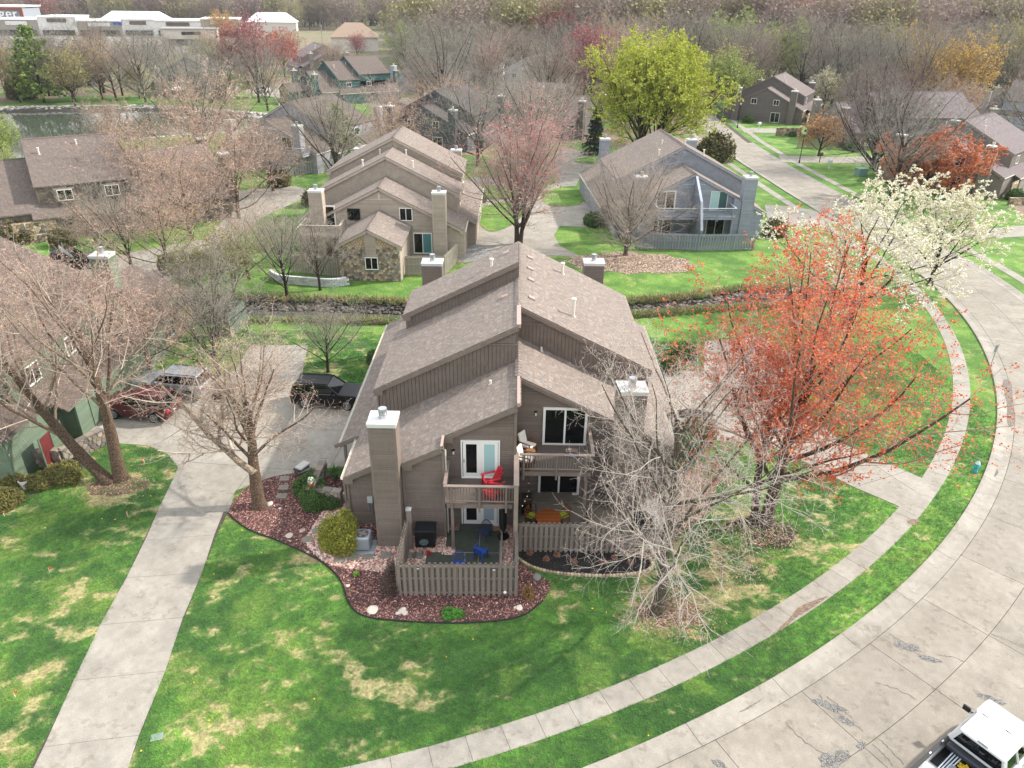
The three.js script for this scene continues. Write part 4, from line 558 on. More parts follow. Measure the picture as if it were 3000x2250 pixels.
    const bg = new MB().box(0.04, 0.8, 0.04).geometry(), rail = this.c.trim, st = this.far ? 0.22 : 0.13; for (let k = x0 + 0.08; k < x1 - 0.03; k += st) mesh('baluster', bg, rail, deck, [k, y + 0.15, z1]); if (o.left) for (let k = z0 + 0.1; k < z1 - 0.06; k += st) mesh('baluster', bg, rail, deck, [x0, y + 0.15, k]); if (o.right) for (let k = z0 + 0.1; k < z1 - 0.06; k += st) mesh('baluster', bg, rail, deck, [x1, y + 0.15, k]);
    const pg = new MB().box(0.09, 1.35, 0.09).geometry(); for (const k of [x0 + 0.06 + (o.left ? 0.25 : 0.1), cx, x1 - 0.35]) mesh('post', pg, rail, deck, [k, y - 0.42, z1 + 0.07]);
    if (o.legs) for (const k of o.legs) new MB().box(0.14, y - 0.26, 0.14, k, 0, z1 - 0.2).build('post', this.c.trim, deck);
    return deck;
  }
  pipe(x, y, z, h = 0.5, r = 0.06, cap = true) { const m = new MB(); m.cyl(r, r, h, x, y - 0.1, z, 8); m.cyl(r * 2, r * 1.2, 0.1, x, y - 0.06, z, 8); if (cap) m.cyl(r * 1.5, r * 1.7, 0.1, x, y + h - 0.12, z, 8); m.build('vent_pipe', MAT.cream, this.g); }
  roofVent(s, d, hr, z) { const y = hr - 0.5 * d, m = new MB(); m.hexa([[s * (d - 0.16), y + 0.04, z + 0.18], [s * (d + 0.2), y - 0.14, z + 0.18], [s * (d + 0.2), y - 0.14, z - 0.18], [s * (d - 0.16), y + 0.04, z - 0.18]].map((p) => p).sort(() => 0), [[s * (d - 0.14), y + 0.16, z + 0.16], [s * (d + 0.18), y + 0.02, z + 0.16], [s * (d + 0.18), y + 0.02, z - 0.16], [s * (d - 0.14), y + 0.16, z - 0.16]]); m.build('roof_vent', MAT.copper, this.g); }
}
const scheme = (wall, roof, o = {}) => { const s = new THREE.Color(wall), k = (f) => s.clone().multiplyScalar(f); return { wall: std(k(0.8), { map: T.paint }), siding: std(k(1), { map: T.siding, roughness: 0.7 }), boards: std(k(o.boardTone ?? 0.92), { map: T.paint, roughness: 0.75 }), trim: std(k(o.trimTone ?? 1.08), { map: T.paint, roughness: 0.7 }), rail: std(k(1.5), { map: T.paint, roughness: 0.7 }), deck: std(k(1.1), { map: T.wood, roughness: 0.85 }), roof: std(roof, { map: T.shingle, bumpMap: T.shingleBump, bumpScale: 0.03, roughness: 0.95 }), far: o.far, ...o.own }; };

// the house in the middle: two staggered rows of dwellings back to back along one ridge
{
  const c = scheme(0x7d7067, 0xc4b8af), h = new House('townhouse', 'brown lap-sided townhouse block with stepped roofs and two front balconies', 0.27, 0, 0, c);
  // left row
  h.roofPitch(-1, 0, 3.45, 7.1, -29.0, -49); h.roofPitch(-1, 3.45, 5.4, 7.1, -28.05, -49); h.roofPitch(-1, 5.4, 8.36, 7.1, -29.0, -49); h.roofPitch(-1, 8.36, 9.35, 7.1, -32.6, -49);
  h.body(-1, 0, 8.25, 7.1, -29.23, -48.8); h.body(-1, 3.42, 5.3, 7.1, -28.25, -29.3); h.body(-1, 8.2, 9.2, 7.1, -35, -48.8);
  const slope = (d) => 7.1 - 0.5 * d - 0.15;
  h.face('lap', [[-3.42, 0], [0, 0], [0, slope(0)], [-3.42, slope(3.42)]], [0, 0, -29.23], [1, 0], [0, 1]);
  h.face('lap', [[-5.3, 0], [-3.42, 0], [-3.42, slope(3.42)], [-5.3, slope(5.3)]], [0, 0, -28.25], [1, 0], [0, 1]);
  h.face('lap', [[-8.25, 0], [-5.3, 0], [-5.3, slope(5.3)], [-8.25, slope(8.25)]], [0, 0, -29.23], [1, 0], [0, 1]);
  h.face('lap', [[-29.3, 0], [-28.25, 0], [-28.25, slope(3.42)], [-29.3, slope(3.42)]], [-3.42, 0, 0], [0, 1], [1, 0]);
  h.face('lap', [[-35, 0], [-29.23, 0], [-29.23, 2.8], [-35, 2.8]], [-8.25, 0, 0], [0, 1], [-1, 0]); h.face('lap', [[-48.8, 0], [-35, 0], [-35, 2.3], [-48.8, 2.3]], [-9.2, 0, 0], [0, 1], [-1, 0]);
  for (const [x, t, z] of [[-3.4, slope(3.5), -28.22], [-5.28, slope(5.3), -28.22], [-0.08, slope(0.2), -29.2], [-8.22, slope(8.3), -29.2]]) h.corner(x, 0, t, z);
  h.rake(-1, 0, 3.45, 7.1, -29.0, 1); h.rake(-1, 3.45, 5.3, 7.1, -28.05, 1); h.rake(-1, 6.65, 8.36, 7.1, -29.0, 1);
  new MB().box(0.12, 0.02, 0.95, -3.44, slope(3.42) + 0.17, -28.53).build('flashing', MAT.copper, h.g); new MB().box(0.14, 0.2, 2.75, 0.05, 7.02, -30.35).build('flashing', MAT.copper, h.g);
  h.gutter(-1, 8.36, 7.1 - 4.18, -29.0, -32.6); h.gutter(-1, 9.35, 7.1 - 4.675, -32.6, -49);
  h.ridgeCap(0, 7.1, -29.0, -33.7);
  h.half(-1, { xe: 7.5, xw: 7.3, hr: 9.1, zf: -33.7, zb: -40.6, front: 'vert', below: 7.1, side: 'vert', louvre: true });
  h.half(-1, { xe: 6.85, xw: 6.7, hr: 10.15, zf: -40.5, zb: -44.2, front: 'vert', back: 'vert', below: 9.1 });
  h.face('vert', [[-44.2, 8.9], [-40.5, 8.9], [-40.5, 10.05], [-44.2, 10.05]], [0, 0, 0], [0, 1], [1, 0]);
  new MB().box(0.22, 0.2, 2.6, 0.03, 8.93, -34.9).build('flashing', MAT.copper, h.g);
  // right row
  h.roofPitch(1, 0, 8.25, 7.2, -31.75, -49); h.roofPitch(1, 8.25, 9.15, 7.2, -36, -49); h.body(1, 0, 8.1, 7.2, -31.95, -48.8); h.body(1, 8.05, 9.0, 7.2, -37.2, -48.8);
  const sr = (d) => 7.2 - 0.5 * d - 0.15;
  h.face('lap', [[0, 0], [8.1, 0], [8.1, sr(8.1)], [0, sr(0)]], [0, 0, -31.95], [1, 0], [0, 1]); h.rake(1, 0, 5.0, 7.2, -31.75, 1); h.rake(1, 6.2, 8.25, 7.2, -31.75, 1);
  h.face('lap', [[-37.2, 0], [-31.95, 0], [-31.95, 2.9], [-37.2, 2.9]], [8.1, 0, 0], [0, 1], [1, 0]); h.face('lap', [[-48.8, 0], [-37.2, 0], [-37.2, 2.4], [-48.8, 2.4]], [9.0, 0, 0], [0, 1], [1, 0]);
  h.gutter(1, 8.25, 7.2 - 4.125, -31.75, -36); h.gutter(1, 9.15, 7.2 - 4.575, -36, -49); h.ridgeCap(0.04, 7.2, -31.75, -36.4);
  h.half(1, { xe: 7.5, xw: 7.3, hr: 9.1, zf: -36.4, zb: -47.6, front: 'vert', back: 'vert', below: 7.2, side: 'vert', louvre: true }); h.ridgeCap(0, 9.1, -36.2, -47.7);
  { const m = new MB(); for (let k = 0; k < 6; k++) { const b = (7.2 - 0.55 - 0.12 - k * 0.09), w = Math.min(1.3, (7.2 - 0.42 - b) / 0.5); m.box(w - 0.1, 0.03, 0.05, 0.1 + (w - 0.1) / 2, b - 0.05, -31.92); } m.box(1.35, 0.07, 0.07, 0.72, 6.0, -31.92); m.build('louvre', c.trim, h.g); const n = new MB(); for (let k = 0; k < 7; k++) { const b = 6.4 - k * 0.075, w = Math.min(1.2, (6.66 - b) / 0.5); n.box(w - 0.1, 0.028, 0.05, -0.16 - (w - 0.1) / 2, b - 0.05, -29.2); } n.box(1.3, 0.07, 0.07, -0.78, 5.78, -29.2); n.build('louvre', c.trim, h.g); }
  // chimneys
  h.chimney(-5.98, -28.0, 1.22, 1.1, 6.72); h.chimney(5.5, -31.0, 1.35, 1.1, 6.9); h.chimney(-6.0, -49.4, 1.4, 1.1, 6.9); h.chimney(5.4, -50, 1.4, 1.1, 6.9);
  // left dwelling: doors and balcony
  const grey = std(0xaeb3b6, { roughness: 0.4 }), frost = std(0x9fc4c2, { roughness: 0.25 });
  h.opening('balcony_door', -1.72, 2.98, -29.2, 0, 1.72, 2.02, { panes: [MAT.glass, frost], stile: 0.24 });
  h.opening('patio_door', -1.75, 0.12, -29.2, 0, 1.72, 2.02, { panes: [MAT.glass, std(0x9fb0b8, { roughness: 0.3 })], stile: 0.24 });
  new MB().box(0.03, 0.16, 0.05, -2.5, 3.85, -29.12).build('door_handle', MAT.black, h.g);
  h.deck(-3.25, -0.1, -29.23, -27.1, 2.94, { left: true, legs: [-2.95] });
  new MB().box(0.16, 4.25, 2.5, 0.0, 0, -28.0).build('party_wall', c.siding, h.g);
  { const m = new MB(); m.box(0.24, 0.06, 2.62, 0.0, 4.25, -27.98); m.box(0.2, 4.24, 0.1, 0.0, 0.005, -26.72); m.build('party_wall_cap', c.rail, h.g); }
  // right dwelling: sliders and balcony
  h.opening('balcony_door', 2.45, 3.25, -31.92, 0, 2.0, 2.0, { t: 0.12, d: 0.09 }); h.opening('patio_slider', 2.3, 0.14, -31.92, 0, 1.95, 2.0, { t: 0.12, d: 0.09 });
  h.deck(0.2, 3.7, -31.95, -29.4, 3.2, { right: true, legs: [3.45] });
  for (const [x, y, z] of [[-3.0, 4.35, -29.2], [0.95, 4.95, -31.92]]) { const m = new MB(); m.box(0.1, 0.22, 0.03, x, y - 0.05, z + 0.015); m.box(0.14, 0.04, 0.14, x, y + 0.17, z + 0.11); m.box(0.02, 0.06, 0.1, x, y + 0.1, z + 0.06); const l = m.build('wall_lantern', MAT.darkMetal, h.g); new MB().cyl(0.045, 0.055, 0.18, x, y - 0.02, z + 0.11, 8).build('lamp_glass', std(0xd8d6cc, { roughness: 0.2 }), l); }
  // pipes, vents, meters, downspouts
  h.pipe(-1.35, 6.42, -32.3, 0.32, 0.06, false); h.pipe(1.3, 6.55, -36.0, 0.34, 0.06, false); h.pipe(3.15, 7.55, -38.6, 1.1, 0.09); h.pipe(2.9, 7.65, -45.6, 0.75, 0.09); h.pipe(-1.6, 9.3, -41.8, 0.55, 0.08);
  for (const [s, d, hr, z] of [[-1, 0.75, 9.1, -38.4], [1, 0.75, 9.1, -38.2], [1, 0.75, 9.1, -41.2], [1, 0.75, 9.1, -43.2], [1, 0.75, 9.1, -45.4], [-1, 0.75, 10.15, -43.0]]) h.roofVent(s, d, hr, z);
  for (const [x, y] of [[-2.4, 6.5], [-1.7, 6.75]]) { const m = new MB(); m.box(0.22, 0.2, 0.05, x, y, -33.67); for (let k = 0; k < 3; k++) m.box(0.18, 0.02, 0.07, x, y + 0.04 + k * 0.055, -33.66); m.build('wall_vent', c.trim, h.g); }
  { const m = new MB(); m.box(0.26, 0.36, 0.1, -7.18, 1.35, -29.16); m.build('meter_box', std(0xb7b9b8, { roughness: 0.4 }), h.g); const t = new MB(); t.tube([[-7.25, 1.36, -29.16], [-7.25, 0.9, -29.16], [-7.22, 0.8, -29.18]], [0.025, 0.025, 0.025], 6); t.tube([[-7.1, 1.36, -29.16], [-7.1, 0.7, -29.16], [-7.02, 0.5, -29.14], [-7.02, 0, -29.1]], [0.025, 0.025, 0.025, 0.025], 6); t.build('conduit', MAT.metal, h.g); }
  new MB().tube([[-3.3, 5.1, -28.3], [-3.3, 3.6, -28.3], [-3.3, 2.6, -28.5], [-3.3, 0.1, -28.5]], [0.045, 0.045, 0.045, 0.045], 4).build('downspout', MAT.cream, h.g);
  new MB().box(0.09, 2.7, 0.07, -8.36, 0.05, -29.12).build('downspout', c.trim, h.g);
  { const m = new MB(); m.box(0.14, 2.35, 0.14, -9.1, 0, -32.75); m.beam([-9.6, 2.36, -32.6], [-8.3, 3.0, -32.6], 0.06, 0.2); m.build('porch_post', c.trim, h.g); }
  new MB().box(0.1, 0.12, 0.04, -3.05, 1.1, -29.2).box(0.12, 0.16, 0.05, 4.85, 1.15, -31.9).build('outlet_box', MAT.white, h.g);
}
// other blocks of the same development, simpler copies of that pattern
function block(name, label, x, z, turn, c, o = {}) {
  const h = new House(name, label, x, z, turn, c, o.group), L = o.length ?? 21, hr = 7.1, second = o.second ?? 5, steps = o.steps ?? [[9.1, second, L - 3]], ends = o.ends ?? 'lap';
  for (const s of [-1, 1]) {
    h.roofPitch(s, 0, 8.36, hr, 0.16, -L); h.roofPitch(s, 8.36, 9.3, hr, -4, -L); h.body(s, 0, 8.25, hr, 0, -L + 0.2); h.body(s, 8.2, 9.15, hr, -5, -L + 0.2);
    h.rake(s, 0, 8.36, hr, 0.16, 1); h.gutter(s, 8.36, hr - 4.18, 0.16, -4); h.gutter(s, 9.3, hr - 4.65, -4, -L);
    const sl = (d) => hr - 0.5 * d - 0.15; h.face(ends, [[0, 0], [8.25, 0], [8.25, sl(8.25)], [0, sl(0)]].map(([u, v]) => [u * s, v]), [0, 0, 0], [1, 0], [0, 1]);
    h.face(ends, [[-5, 0], [0, 0], [0, 2.8], [-5, 2.8]], [s * 8.25, 0, 0], [0, 1], [s, 0]); h.face(ends, [[-L + 0.2, 0], [-5, 0], [-5, 2.3], [-L + 0.2, 2.3]], [s * 9.15, 0, 0], [0, 1], [s, 0]); h.corner(s * 8.24, 0, sl(8.3), -0.02); h.corner(s * 9.14, 0, 2.3, -5.02);
    let below = hr; for (const [top, zf, zb] of steps) { h.half(s, { xe: 7.5, xw: 7.3, hr: top, zf: -zf, zb: -zb, front: 'vert', back: 'vert', below, side: 'vert', louvre: true }); below = top; h.corner(s * 7.3, hr - 3.7, top - 3.8, -zf + 0.02); }
    for (const zz of o.dormers ?? [-7.5, -13]) h.opening('window', s * 7.32, 3.75, zz, s * Math.PI / 2, 1.1, 1.0, { n: 2 });
    for (const zz of o.garages ?? [-8.5, -15.5]) h.garage(s * 9.16, 0.02, zz, s * Math.PI / 2);
    if (o.chimneys !== false) { h.chimney(s * 5.95, 0.65, 1.3, 1.1, 6.7); h.chimney(s * 5.95, -L - 0.6, 1.3, 1.1, 6.7); }
    h.pipe(s * 2.6, steps[0][0] - 1.3, -second - 1.2, 0.7, 0.08); h.pipe(s * 1.4, steps[0][0] - 0.7, -second - 5, 0.5, 0.07);
  }
  h.ridgeCap(0, hr, 0.16, -second); h.ridgeCap(0, steps[steps.length - 1][0], -steps[steps.length - 1][1], -steps[steps.length - 1][2]);
  { const m = new MB(); for (const s of [-1, 1]) for (let k = 0; k < 6; k++) { const b = hr - 0.62 - k * 0.09, w = Math.min(1.2, (hr - 0.42 - b) / 0.5); m.box(w - 0.1, 0.03, 0.05, s * (0.08 + (w - 0.1) / 2), b - 0.05, 0.04); } m.box(2.6, 0.08, 0.07, 0, hr - 1.25, 0.04); m.box(0.14, 0.75, 0.06, 0, hr - 1.2, 0.05); m.build('louvre', c.rail, h.g); }
  return h;
}
const tan = scheme(0xb0a394, 0xc0b4aa, { own: {} }), blue = scheme(0x969ca6, 0xbcb0a7, { boardTone: 0.8, trimTone: 1.0 }), green = scheme(0x6b7d68, 0x93847c, { boardTone: 0.85, own: { gutter: std(0x6d6a60) } }), brown = scheme(0x7a6e63, 0xa3968e, { own: { gutter: std(0x6d655c) } }), teal = scheme(0x3f6966, 0x958a83, { far: true, trimTone: 1.0 }), pale = scheme(0xb5ada2, 0x8f8781, { far: true }), whiteish = scheme(0xdad8d4, 0x8d8782, { far: true }), lightBlue = scheme(0xa9b3c2, 0x8b8480, { far: true }), darkGrey = scheme(0x6c655f, 0xa69b98, { far: true }), slate = scheme(0x56595f, 0x7a7371, { far: true }), mid = scheme(0x857c73, 0xa89da0, { far: true });
{ // tan house with a stone wing
  const h = block('townhouse', 'tan townhouse block with a stone-faced front wing and stepped ridge', -13.3, -71.6, 0.0, tan, { second: 5, steps: [[9.1, 5, 10.4], [10.1, 10.4, 18]] });
  h.opening('window', 2.55, 3.9, 0.03, 0, 1.15, 1.15); h.opening('window', -2.6, 3.9, 0.03, 0, 1.1, 1.0, { frame: MAT.dark }); h.opening('sliding_door', 4.1, 0.6, 0.03, 0, 1.7, 1.95, { t: 0.1, panes: [MAT.glass, std(0x4f8086, { roughness: 0.3 })] }); h.opening('balcony_door', -5.0, 3.1, 0.03, 0, 0.9, 2.0, { n: 1, t: 0.12 });
  const e = 6.9; // wing runs forward
  h.roofPitch(1, 0, 3.1, 4.9, e + 0.2, 0); h.roofPitch(-1, 0, 3.1, 4.9, e + 0.2, 0); h.body(1, 0, 2.8, 4.9, e, 0); h.body(-1, 0, 2.8, 4.9, e, 0); h.rake(1, 0, 3.1, 4.9, e + 0.2, 1); h.rake(-1, 0, 3.1, 4.9, e + 0.2, 1); h.ridgeCap(0, 4.9, e + 0.2, 0);
  const st = new MB().box(5.6, 3.4, 0.06, 0, 0, e + 0.02).build('stone_wall', mortar, h.g); stoneFace(st, [[-2.8, 0], [2.8, 0], [2.8, 3.35], [0, 4.7], [-2.8, 3.35]], [0, 0, e + 0.05], [1, 0], [0, 1], 0.3, tanStone.slice(0, 3).concat(greyStone), 61, 300, 0.06);
  h.face('lap', [[-0.5, 2.35], [0.5, 2.35], [0.5, 4.45], [-0.5, 4.45]], [0.2, 0, e + 0.13], [1, 0], [0, 1]); h.opening('window', 0.2, 1.2, e + 0.14, 0, 1.05, 1.05); h.face('lap', [[0, 0], [e, 0], [e, 3.3], [0, 3.3]], [2.8, 0, 0], [0, 1], [1, 0]);
  h.deck(-7.4, -3.6, 0, 2.4, 2.9, { right: true, left: true, legs: [-7.2, -3.8] });
}
{ const h = block('townhouse', 'blue-grey townhouse block with balconies split by a sloping party wall', 19.4, -80.5, 0.06, blue, { second: 5, steps: [[9.1, 5, 17]], length: 22.5 });
  h.opening('balcony_door', 3.0, 3.1, 0.03, 0, 1.8, 2.0, { panes: [MAT.blind, std(0x3d5a5a, { roughness: 0.2 })], frame: MAT.cream }); h.opening('balcony_door', -2.9, 3.1, 0.03, 0, 1.9, 2.0, { t: 0.12 }); h.opening('patio_door', 3.0, 0.15, 0.03, 0, 1.9, 2.0, { frame: MAT.cream }); h.opening('patio_door', -3.0, 0.15, 0.03, 0, 1.9, 2.0, { frame: MAT.cream });
  h.deck(0.3, 4.3, 0, 2.4, 2.9, { right: true, legs: [4.1] }); h.deck(-4.2, 0.1, 0, 2.4, 2.9, { left: true, legs: [-4.0] });
  const m = new MB(), q = [[0, 0], [4.3, 0], [4.3, 2.0], [3.0, 4.7], [0, 6.9]]; m.poly(q.map(([z, y]) => [0.26, y, z]).reverse()); m.poly(q.map(([z, y]) => [0.12, y, z])); for (let k = 0; k < 5; k++) { const a = q[k], b = q[(k + 1) % 5]; m.poly([[0.12, a[1], a[0]], [0.26, a[1], a[0]], [0.26, b[1], b[0]], [0.12, b[1], b[0]]]); } m.build('party_wall', blue.siding, h.g);
  new MB().beam([0.19, 2.0, 4.32], [0.19, 4.72, 3.02], 0.26, 0.06).beam([0.19, 4.74, 3.02], [0.19, 6.94, 0], 0.26, 0.06).build('party_wall_cap', blue.rail, h.g);
  h.face('lap', [[4.4, 0], [5.3, 0], [5.3, 4.3], [4.4, 4.7]], [0, 0, 1.0], [1, 0], [0, 1]); }
{ const h = block('townhouse', 'green townhouse block with stone courtyard wall beside the courtyard', -34.6, -31.8, 0.0, green, { second: 3, steps: [[9.1, 3, 15.5]], length: 17, dormers: [-5, -9, -12.5], garages: [-8.8], chimneys: false });
  h.chimney(5.4, -18, 1.3, 1.1, 6.9);
  h.opening('front_door', 9.16, 0.05, -1.8, Math.PI / 2, 0.95, 2.1, { n: 1, panes: [std(0x6a2a2c, { roughness: 0.5 })], frame: green.trim });
  const m = new MB(); m.box(3.0, 2.4, 5.2, 7.5, 0, -19.4); m.build('stone_wing', tanStone[2], h.g); stoneFace(h.g, [[-22, 0], [-16.8, 0], [-16.8, 2.4], [-22, 2.4]], [9.02, 0, 0], [0, 1], [1, 0], 0.3, tanStone, 67, 120); h.roofPitch(1, 5, 9.6, 7.4, -16.6, -22.3); h.opening('window', 9.1, 0.9, -18, Math.PI / 2, 1.1, 1.1); }
{ const h = block('townhouse', 'brown-roofed townhouse block with a long ridge near the pond', -58.4, -80.3, -1.0, brown, { second: 5, steps: [[9.1, 5, 14]], length: 24, dormers: [], garages: [] });
  for (const [z, y] of [[-7.5, 3.9], [-12, 3.9]]) { const m = new MB(); m.box(1.1, 1.3, 2.0, 7.6, y - 0.2, z); m.build('dormer', brown.boards, h.g); h.opening('window', 8.16, y, z, Math.PI / 2, 1.3, 1.0); }
  h.opening('window', 9.16, 0.9, -4, Math.PI / 2, 1.6, 1.2); h.opening('window', 9.16, 0.9, -18, Math.PI / 2, 1.6, 1.2); h.opening('front_door', 9.16, 0.05, -7, Math.PI / 2, 0.95, 2.1, { n: 1, panes: [MAT.dark], frame: brown.trim }); stoneFace(h.g, [[-6, 0], [-2, 0], [-2, 2.25], [-6, 2.25]], [9.2, 0, 0], [0, 1], [1, 0], 0.4, tanStone, 71, 80); stoneFace(h.g, [[-20.5, 0], [-16, 0], [-16, 2.25], [-20.5, 2.25]], [9.2, 0, 0], [0, 1], [1, 0], 0.4, tanStone, 72, 80); }
{ const h = block('townhouse', 'pale blue-grey townhouse block with tall gable above the pond', -37, -113, -0.35, scheme(0xa7a5ac, 0x8f847c, {}), { second: 6, steps: [[9.1, 6, 18]], length: 22 }); h.opening('balcony_door', 3.4, 3.1, 0.03, 0, 1.6, 1.8); h.deck(4.4, 7.4, 0, 2, 2.9, { right: true }); h.opening('window', -2.4, 3.6, 0.03, 0, 1.1, 1.0); }
{ const h = block('townhouse', 'light grey gabled townhouse block across the pond with a canopy', -84.6, -199, 0.1, pale, {}); h.opening('balcony_door', 2.6, 3.2, 0.03, 0, 1.8, 1.9); h.opening('balcony_door', -2.6, 3.2, 0.03, 0, 1.9, 1.9); h.deck(0.3, 4.2, 0, 2.2, 2.9, { right: true, left: true }); h.deck(-4.2, -0.3, 0, 2.2, 2.9, { left: true }); h.opening('patio_door', 3, 0.2, 0.03, 0, 1.8, 1.9); }
{ const h = block('townhouse', 'dark teal townhouse block with three stepped gables across the pond', -51.5, -193, -0.9, teal, { steps: [[9.1, 5, 10.5], [10.2, 10.5, 19]] }); for (const x of [-4.2, -2.2, 2.8]) h.opening('window', x, 3.7, 0.03, 0, 0.9, 1.0); h.roofPitch(1, 0, 3.2, 4.6, 6.4, 0); h.roofPitch(-1, 0, 3.2, 4.6, 6.4, 0); h.body(1, 0, 2.9, 4.6, 6.2, 0); h.body(-1, 0, 2.9, 4.6, 6.2, 0); stoneFace(h.g, [[-2.9, 0], [2.9, 0], [2.9, 3.0], [0, 4.4], [-2.9, 3.0]], [0, 0, 6.2], [1, 0], [0, 1], 0.7, tanStone, 73, 60); }
const distant = [
  ['white gabled house among bare trees behind the spruce', 1.5, -222, -0.35, whiteish], ['white gabled house standing higher behind the tan house ridge', -9, -262, -0.4, whiteish], ['pale blue gabled house left of the tall spruce', -28, -213, -0.5, lightBlue], ['slate house half hidden in the trees behind the pale birch', -16, -132, -0.35, slate], ['dark brown house beside the lime-green tree', 14, -150, 1.15, darkGrey], ['dark grey house with twin chimneys at the far street corner', 54.5, -171, -0.5, darkGrey], ['long mauve-roofed house behind the far street lamp', 60, -147, -1.5, mid], ['mauve-roofed grey house at the far lawn', 60.5, -107, -0.8, mid], ['grey house roof deep in the trees by the parking lot', -62, -262, 0.5, mid], ['low grey house at the wooded far edge of the pond', -128, -214, 0.2, slate], ['grey gable deep in the bare wood', -30, -280, 0.3, mid], ['white house glimpsed between the tall bare trees', 92, -222, 0.4, whiteish], ['blue-roofed house at the edge of the far wood', 125, -165, 0.9, lightBlue],
];
for (const [label, x, z, turn, c] of distant) { const h = block('house', label, x, z, turn, c, { dormers: [-8], garages: [-14], length: label.startsWith('long') ? 27 : 21 }); h.opening('window', 2.4, 3.7, 0.03, 0, 1.1, 1.0); h.opening('window', -2.4, 3.7, 0.03, 0, 1.1, 1.0); h.opening('patio_door', 2.6, 0.2, 0.03, 0, 1.8, 1.9); if (c === darkGrey || c === mid) { stoneFace(h.g, [[-4, 0], [-1, 0], [-1, 2.3], [-4, 2.3]], [9.2, 0, 0], [0, 1], [1, 0], 0.6, tanStone, 80, 40); h.opening('window', 9.2, 0.8, -2.5, Math.PI / 2, 1.4, 1.2); h.opening('window', -9.2, 0.8, -2.5, -Math.PI / 2, 1.4, 1.2); } }
// ---------------------------------------------------------------- fences and walls
function fence(label, path, o = {}) { // boards on both sides of two rails; path: list of [x, z]
  const h = o.h ?? 1.8, w = o.w ?? 0.14, step = o.step ?? 0.118, m = o.material, t = thing('fence', label, 'fence', [path[0][0], 0, path[0][1]], 0, o.group), pg = new MB(); pg.hexa([[-w / 2, 0.04, 0.011], [w / 2, 0.04, 0.011], [w / 2, 0.04, -0.011], [-w / 2, 0.04, -0.011]], [[-w / 2 + 0.03, h, 0.011], [w / 2 - 0.03, h, 0.011], [w / 2 - 0.03, h, -0.011], [-w / 2 + 0.03, h, -0.011]].map((p) => p));
  const b = new MB(); b.box(w, h - 0.07, 0.022, 0, 0.04, 0); b.hexa([[-w / 2, h - 0.03, 0.011], [w / 2, h - 0.03, 0.011], [w / 2, h - 0.03, -0.011], [-w / 2, h - 0.03, -0.011]], [[-w / 2 + 0.025, h, 0.011], [w / 2 - 0.025, h, 0.011], [w / 2 - 0.025, h, -0.011], [-w / 2 + 0.025, h, -0.011]]);
  const picket = b.geometry(), tones = [0.94, 1, 1.05].map((k) => { const q = m.clone(); q.color.multiplyScalar(k); return q; }), r = rng(91); let n = 0;
  for (let k = 0; k < path.length - 1; k++) {
    const a = path[k], c = path[k + 1], dx = c[0] - a[0], dz = c[1] - a[1], l = Math.hypot(dx, dz), ry = Math.atan2(-dz, dx), ux = dx / l, uz = dz / l, X = (s, e) => a[0] - path[0][0] + ux * s - uz * e, Z = (s, e) => a[1] - path[0][1] + uz * s + ux * e;
    const rail = new MB(); for (const y of [0.14, h * 0.52, h - 0.22]) rail.box(l, 0.09, 0.085, X(l / 2, 0), y, Z(l / 2, 0), ry); rail.build('rail', m, t);
    for (let s = w / 2, i = 0; s < l; s += step, i++) if (!o.max || n++ < o.max) mesh('picket', picket, tones[Math.floor(r() * 3)], t, [X(s, i % 2 ? -0.06 : 0.06), 0, Z(s, i % 2 ? -0.06 : 0.06)], [0, ry, 0]);
    for (let s = 0; s <= l + 0.01; s += l / Math.max(1, Math.round(l / 2.4))) mesh('post', new MB().box(0.1, h - 0.1, 0.1).geometry(), m, t, [X(s, -0.02), 0, Z(s, -0.02)], [0, ry, 0]);
  }
  return t;
}
const fenceBrown = std(0xa5978b, { map: T.wood }), fenceTan = std(0xd3c7b9, { map: T.wood }), fenceBlue = std(0xb0b8c0, { map: T.wood }), fenceGreen = std(0x8fa893, { map: T.wood }), fenceWhite = std(0xd9d6d2, { map: T.wood });
const F1 = [-4.87,-24.23], F2 = [0.35,-24.41];
const front = fence('brown board fence round the front patio of the middle house', [[-4.85, -27.3], [-4.87, -24.27], [0.33, -24.37], [0.33, -26.6]], { material: fenceBrown, h: 1.82, step: 0.122 });
for (const x of [-3.95, -0.65]) { const m = new MB(); m.box(0.16, 0.1, 0.02, x + 4.85, 1.53, 3.06); m.build('tag', MAT.dark, front); const q = new MB(); q.box(0.12, 0.05, 0.012, x + 4.85, 1.555, 3.076); q.build('tag', MAT.white, front); }
{ const m = new MB(); m.box(0.2, 2.35, 0.2); const p = m.build('gate_post', fenceBrown, front, [0.12, 0, -0.05]); new MB().box(0.26, 0.06, 0.26, 0, 2.35, 0).build('post_cap', fenceWhite, p); }
fence('brown board fence before the round teak table patio', [[0.45, -27.3], [5.55, -27.32], [5.55, -28.6]], { material: fenceBrown, h: 1.72, step: 0.122 });
fence('tan board fence above the white block retaining wall', [[-21.2, -66.6], [-16.4, -65.6]], { material: fenceTan, h: 1.9, step: 0.13 });
fence('short tan board fence between the stone wing and dark chimney', [[-10.3, -66.4], [-6.6, -66.6], [-5.7, -70.5]], { material: fenceTan, h: 1.9, step: 0.13 });
fence('blue-grey board fence before the blue-grey townhouse', [[13.2, -76.0], [19.5, -75.6], [25.6, -76.1], [26.2, -78]], { material: fenceBlue, h: 1.8, step: 0.15 });
fence('green board fence at the rear corner of the green house', [[-25.2, -54.2], [-21.6, -54.6], [-21.8, -51.5]], { material: fenceGreen, h: 1.8, step: 0.14 });
fence('white board fence behind the russet trees by the pale house', [[-33.4, -108.5], [-27.4, -112.5]], { material: fenceWhite, h: 1.8, step: 0.2 });
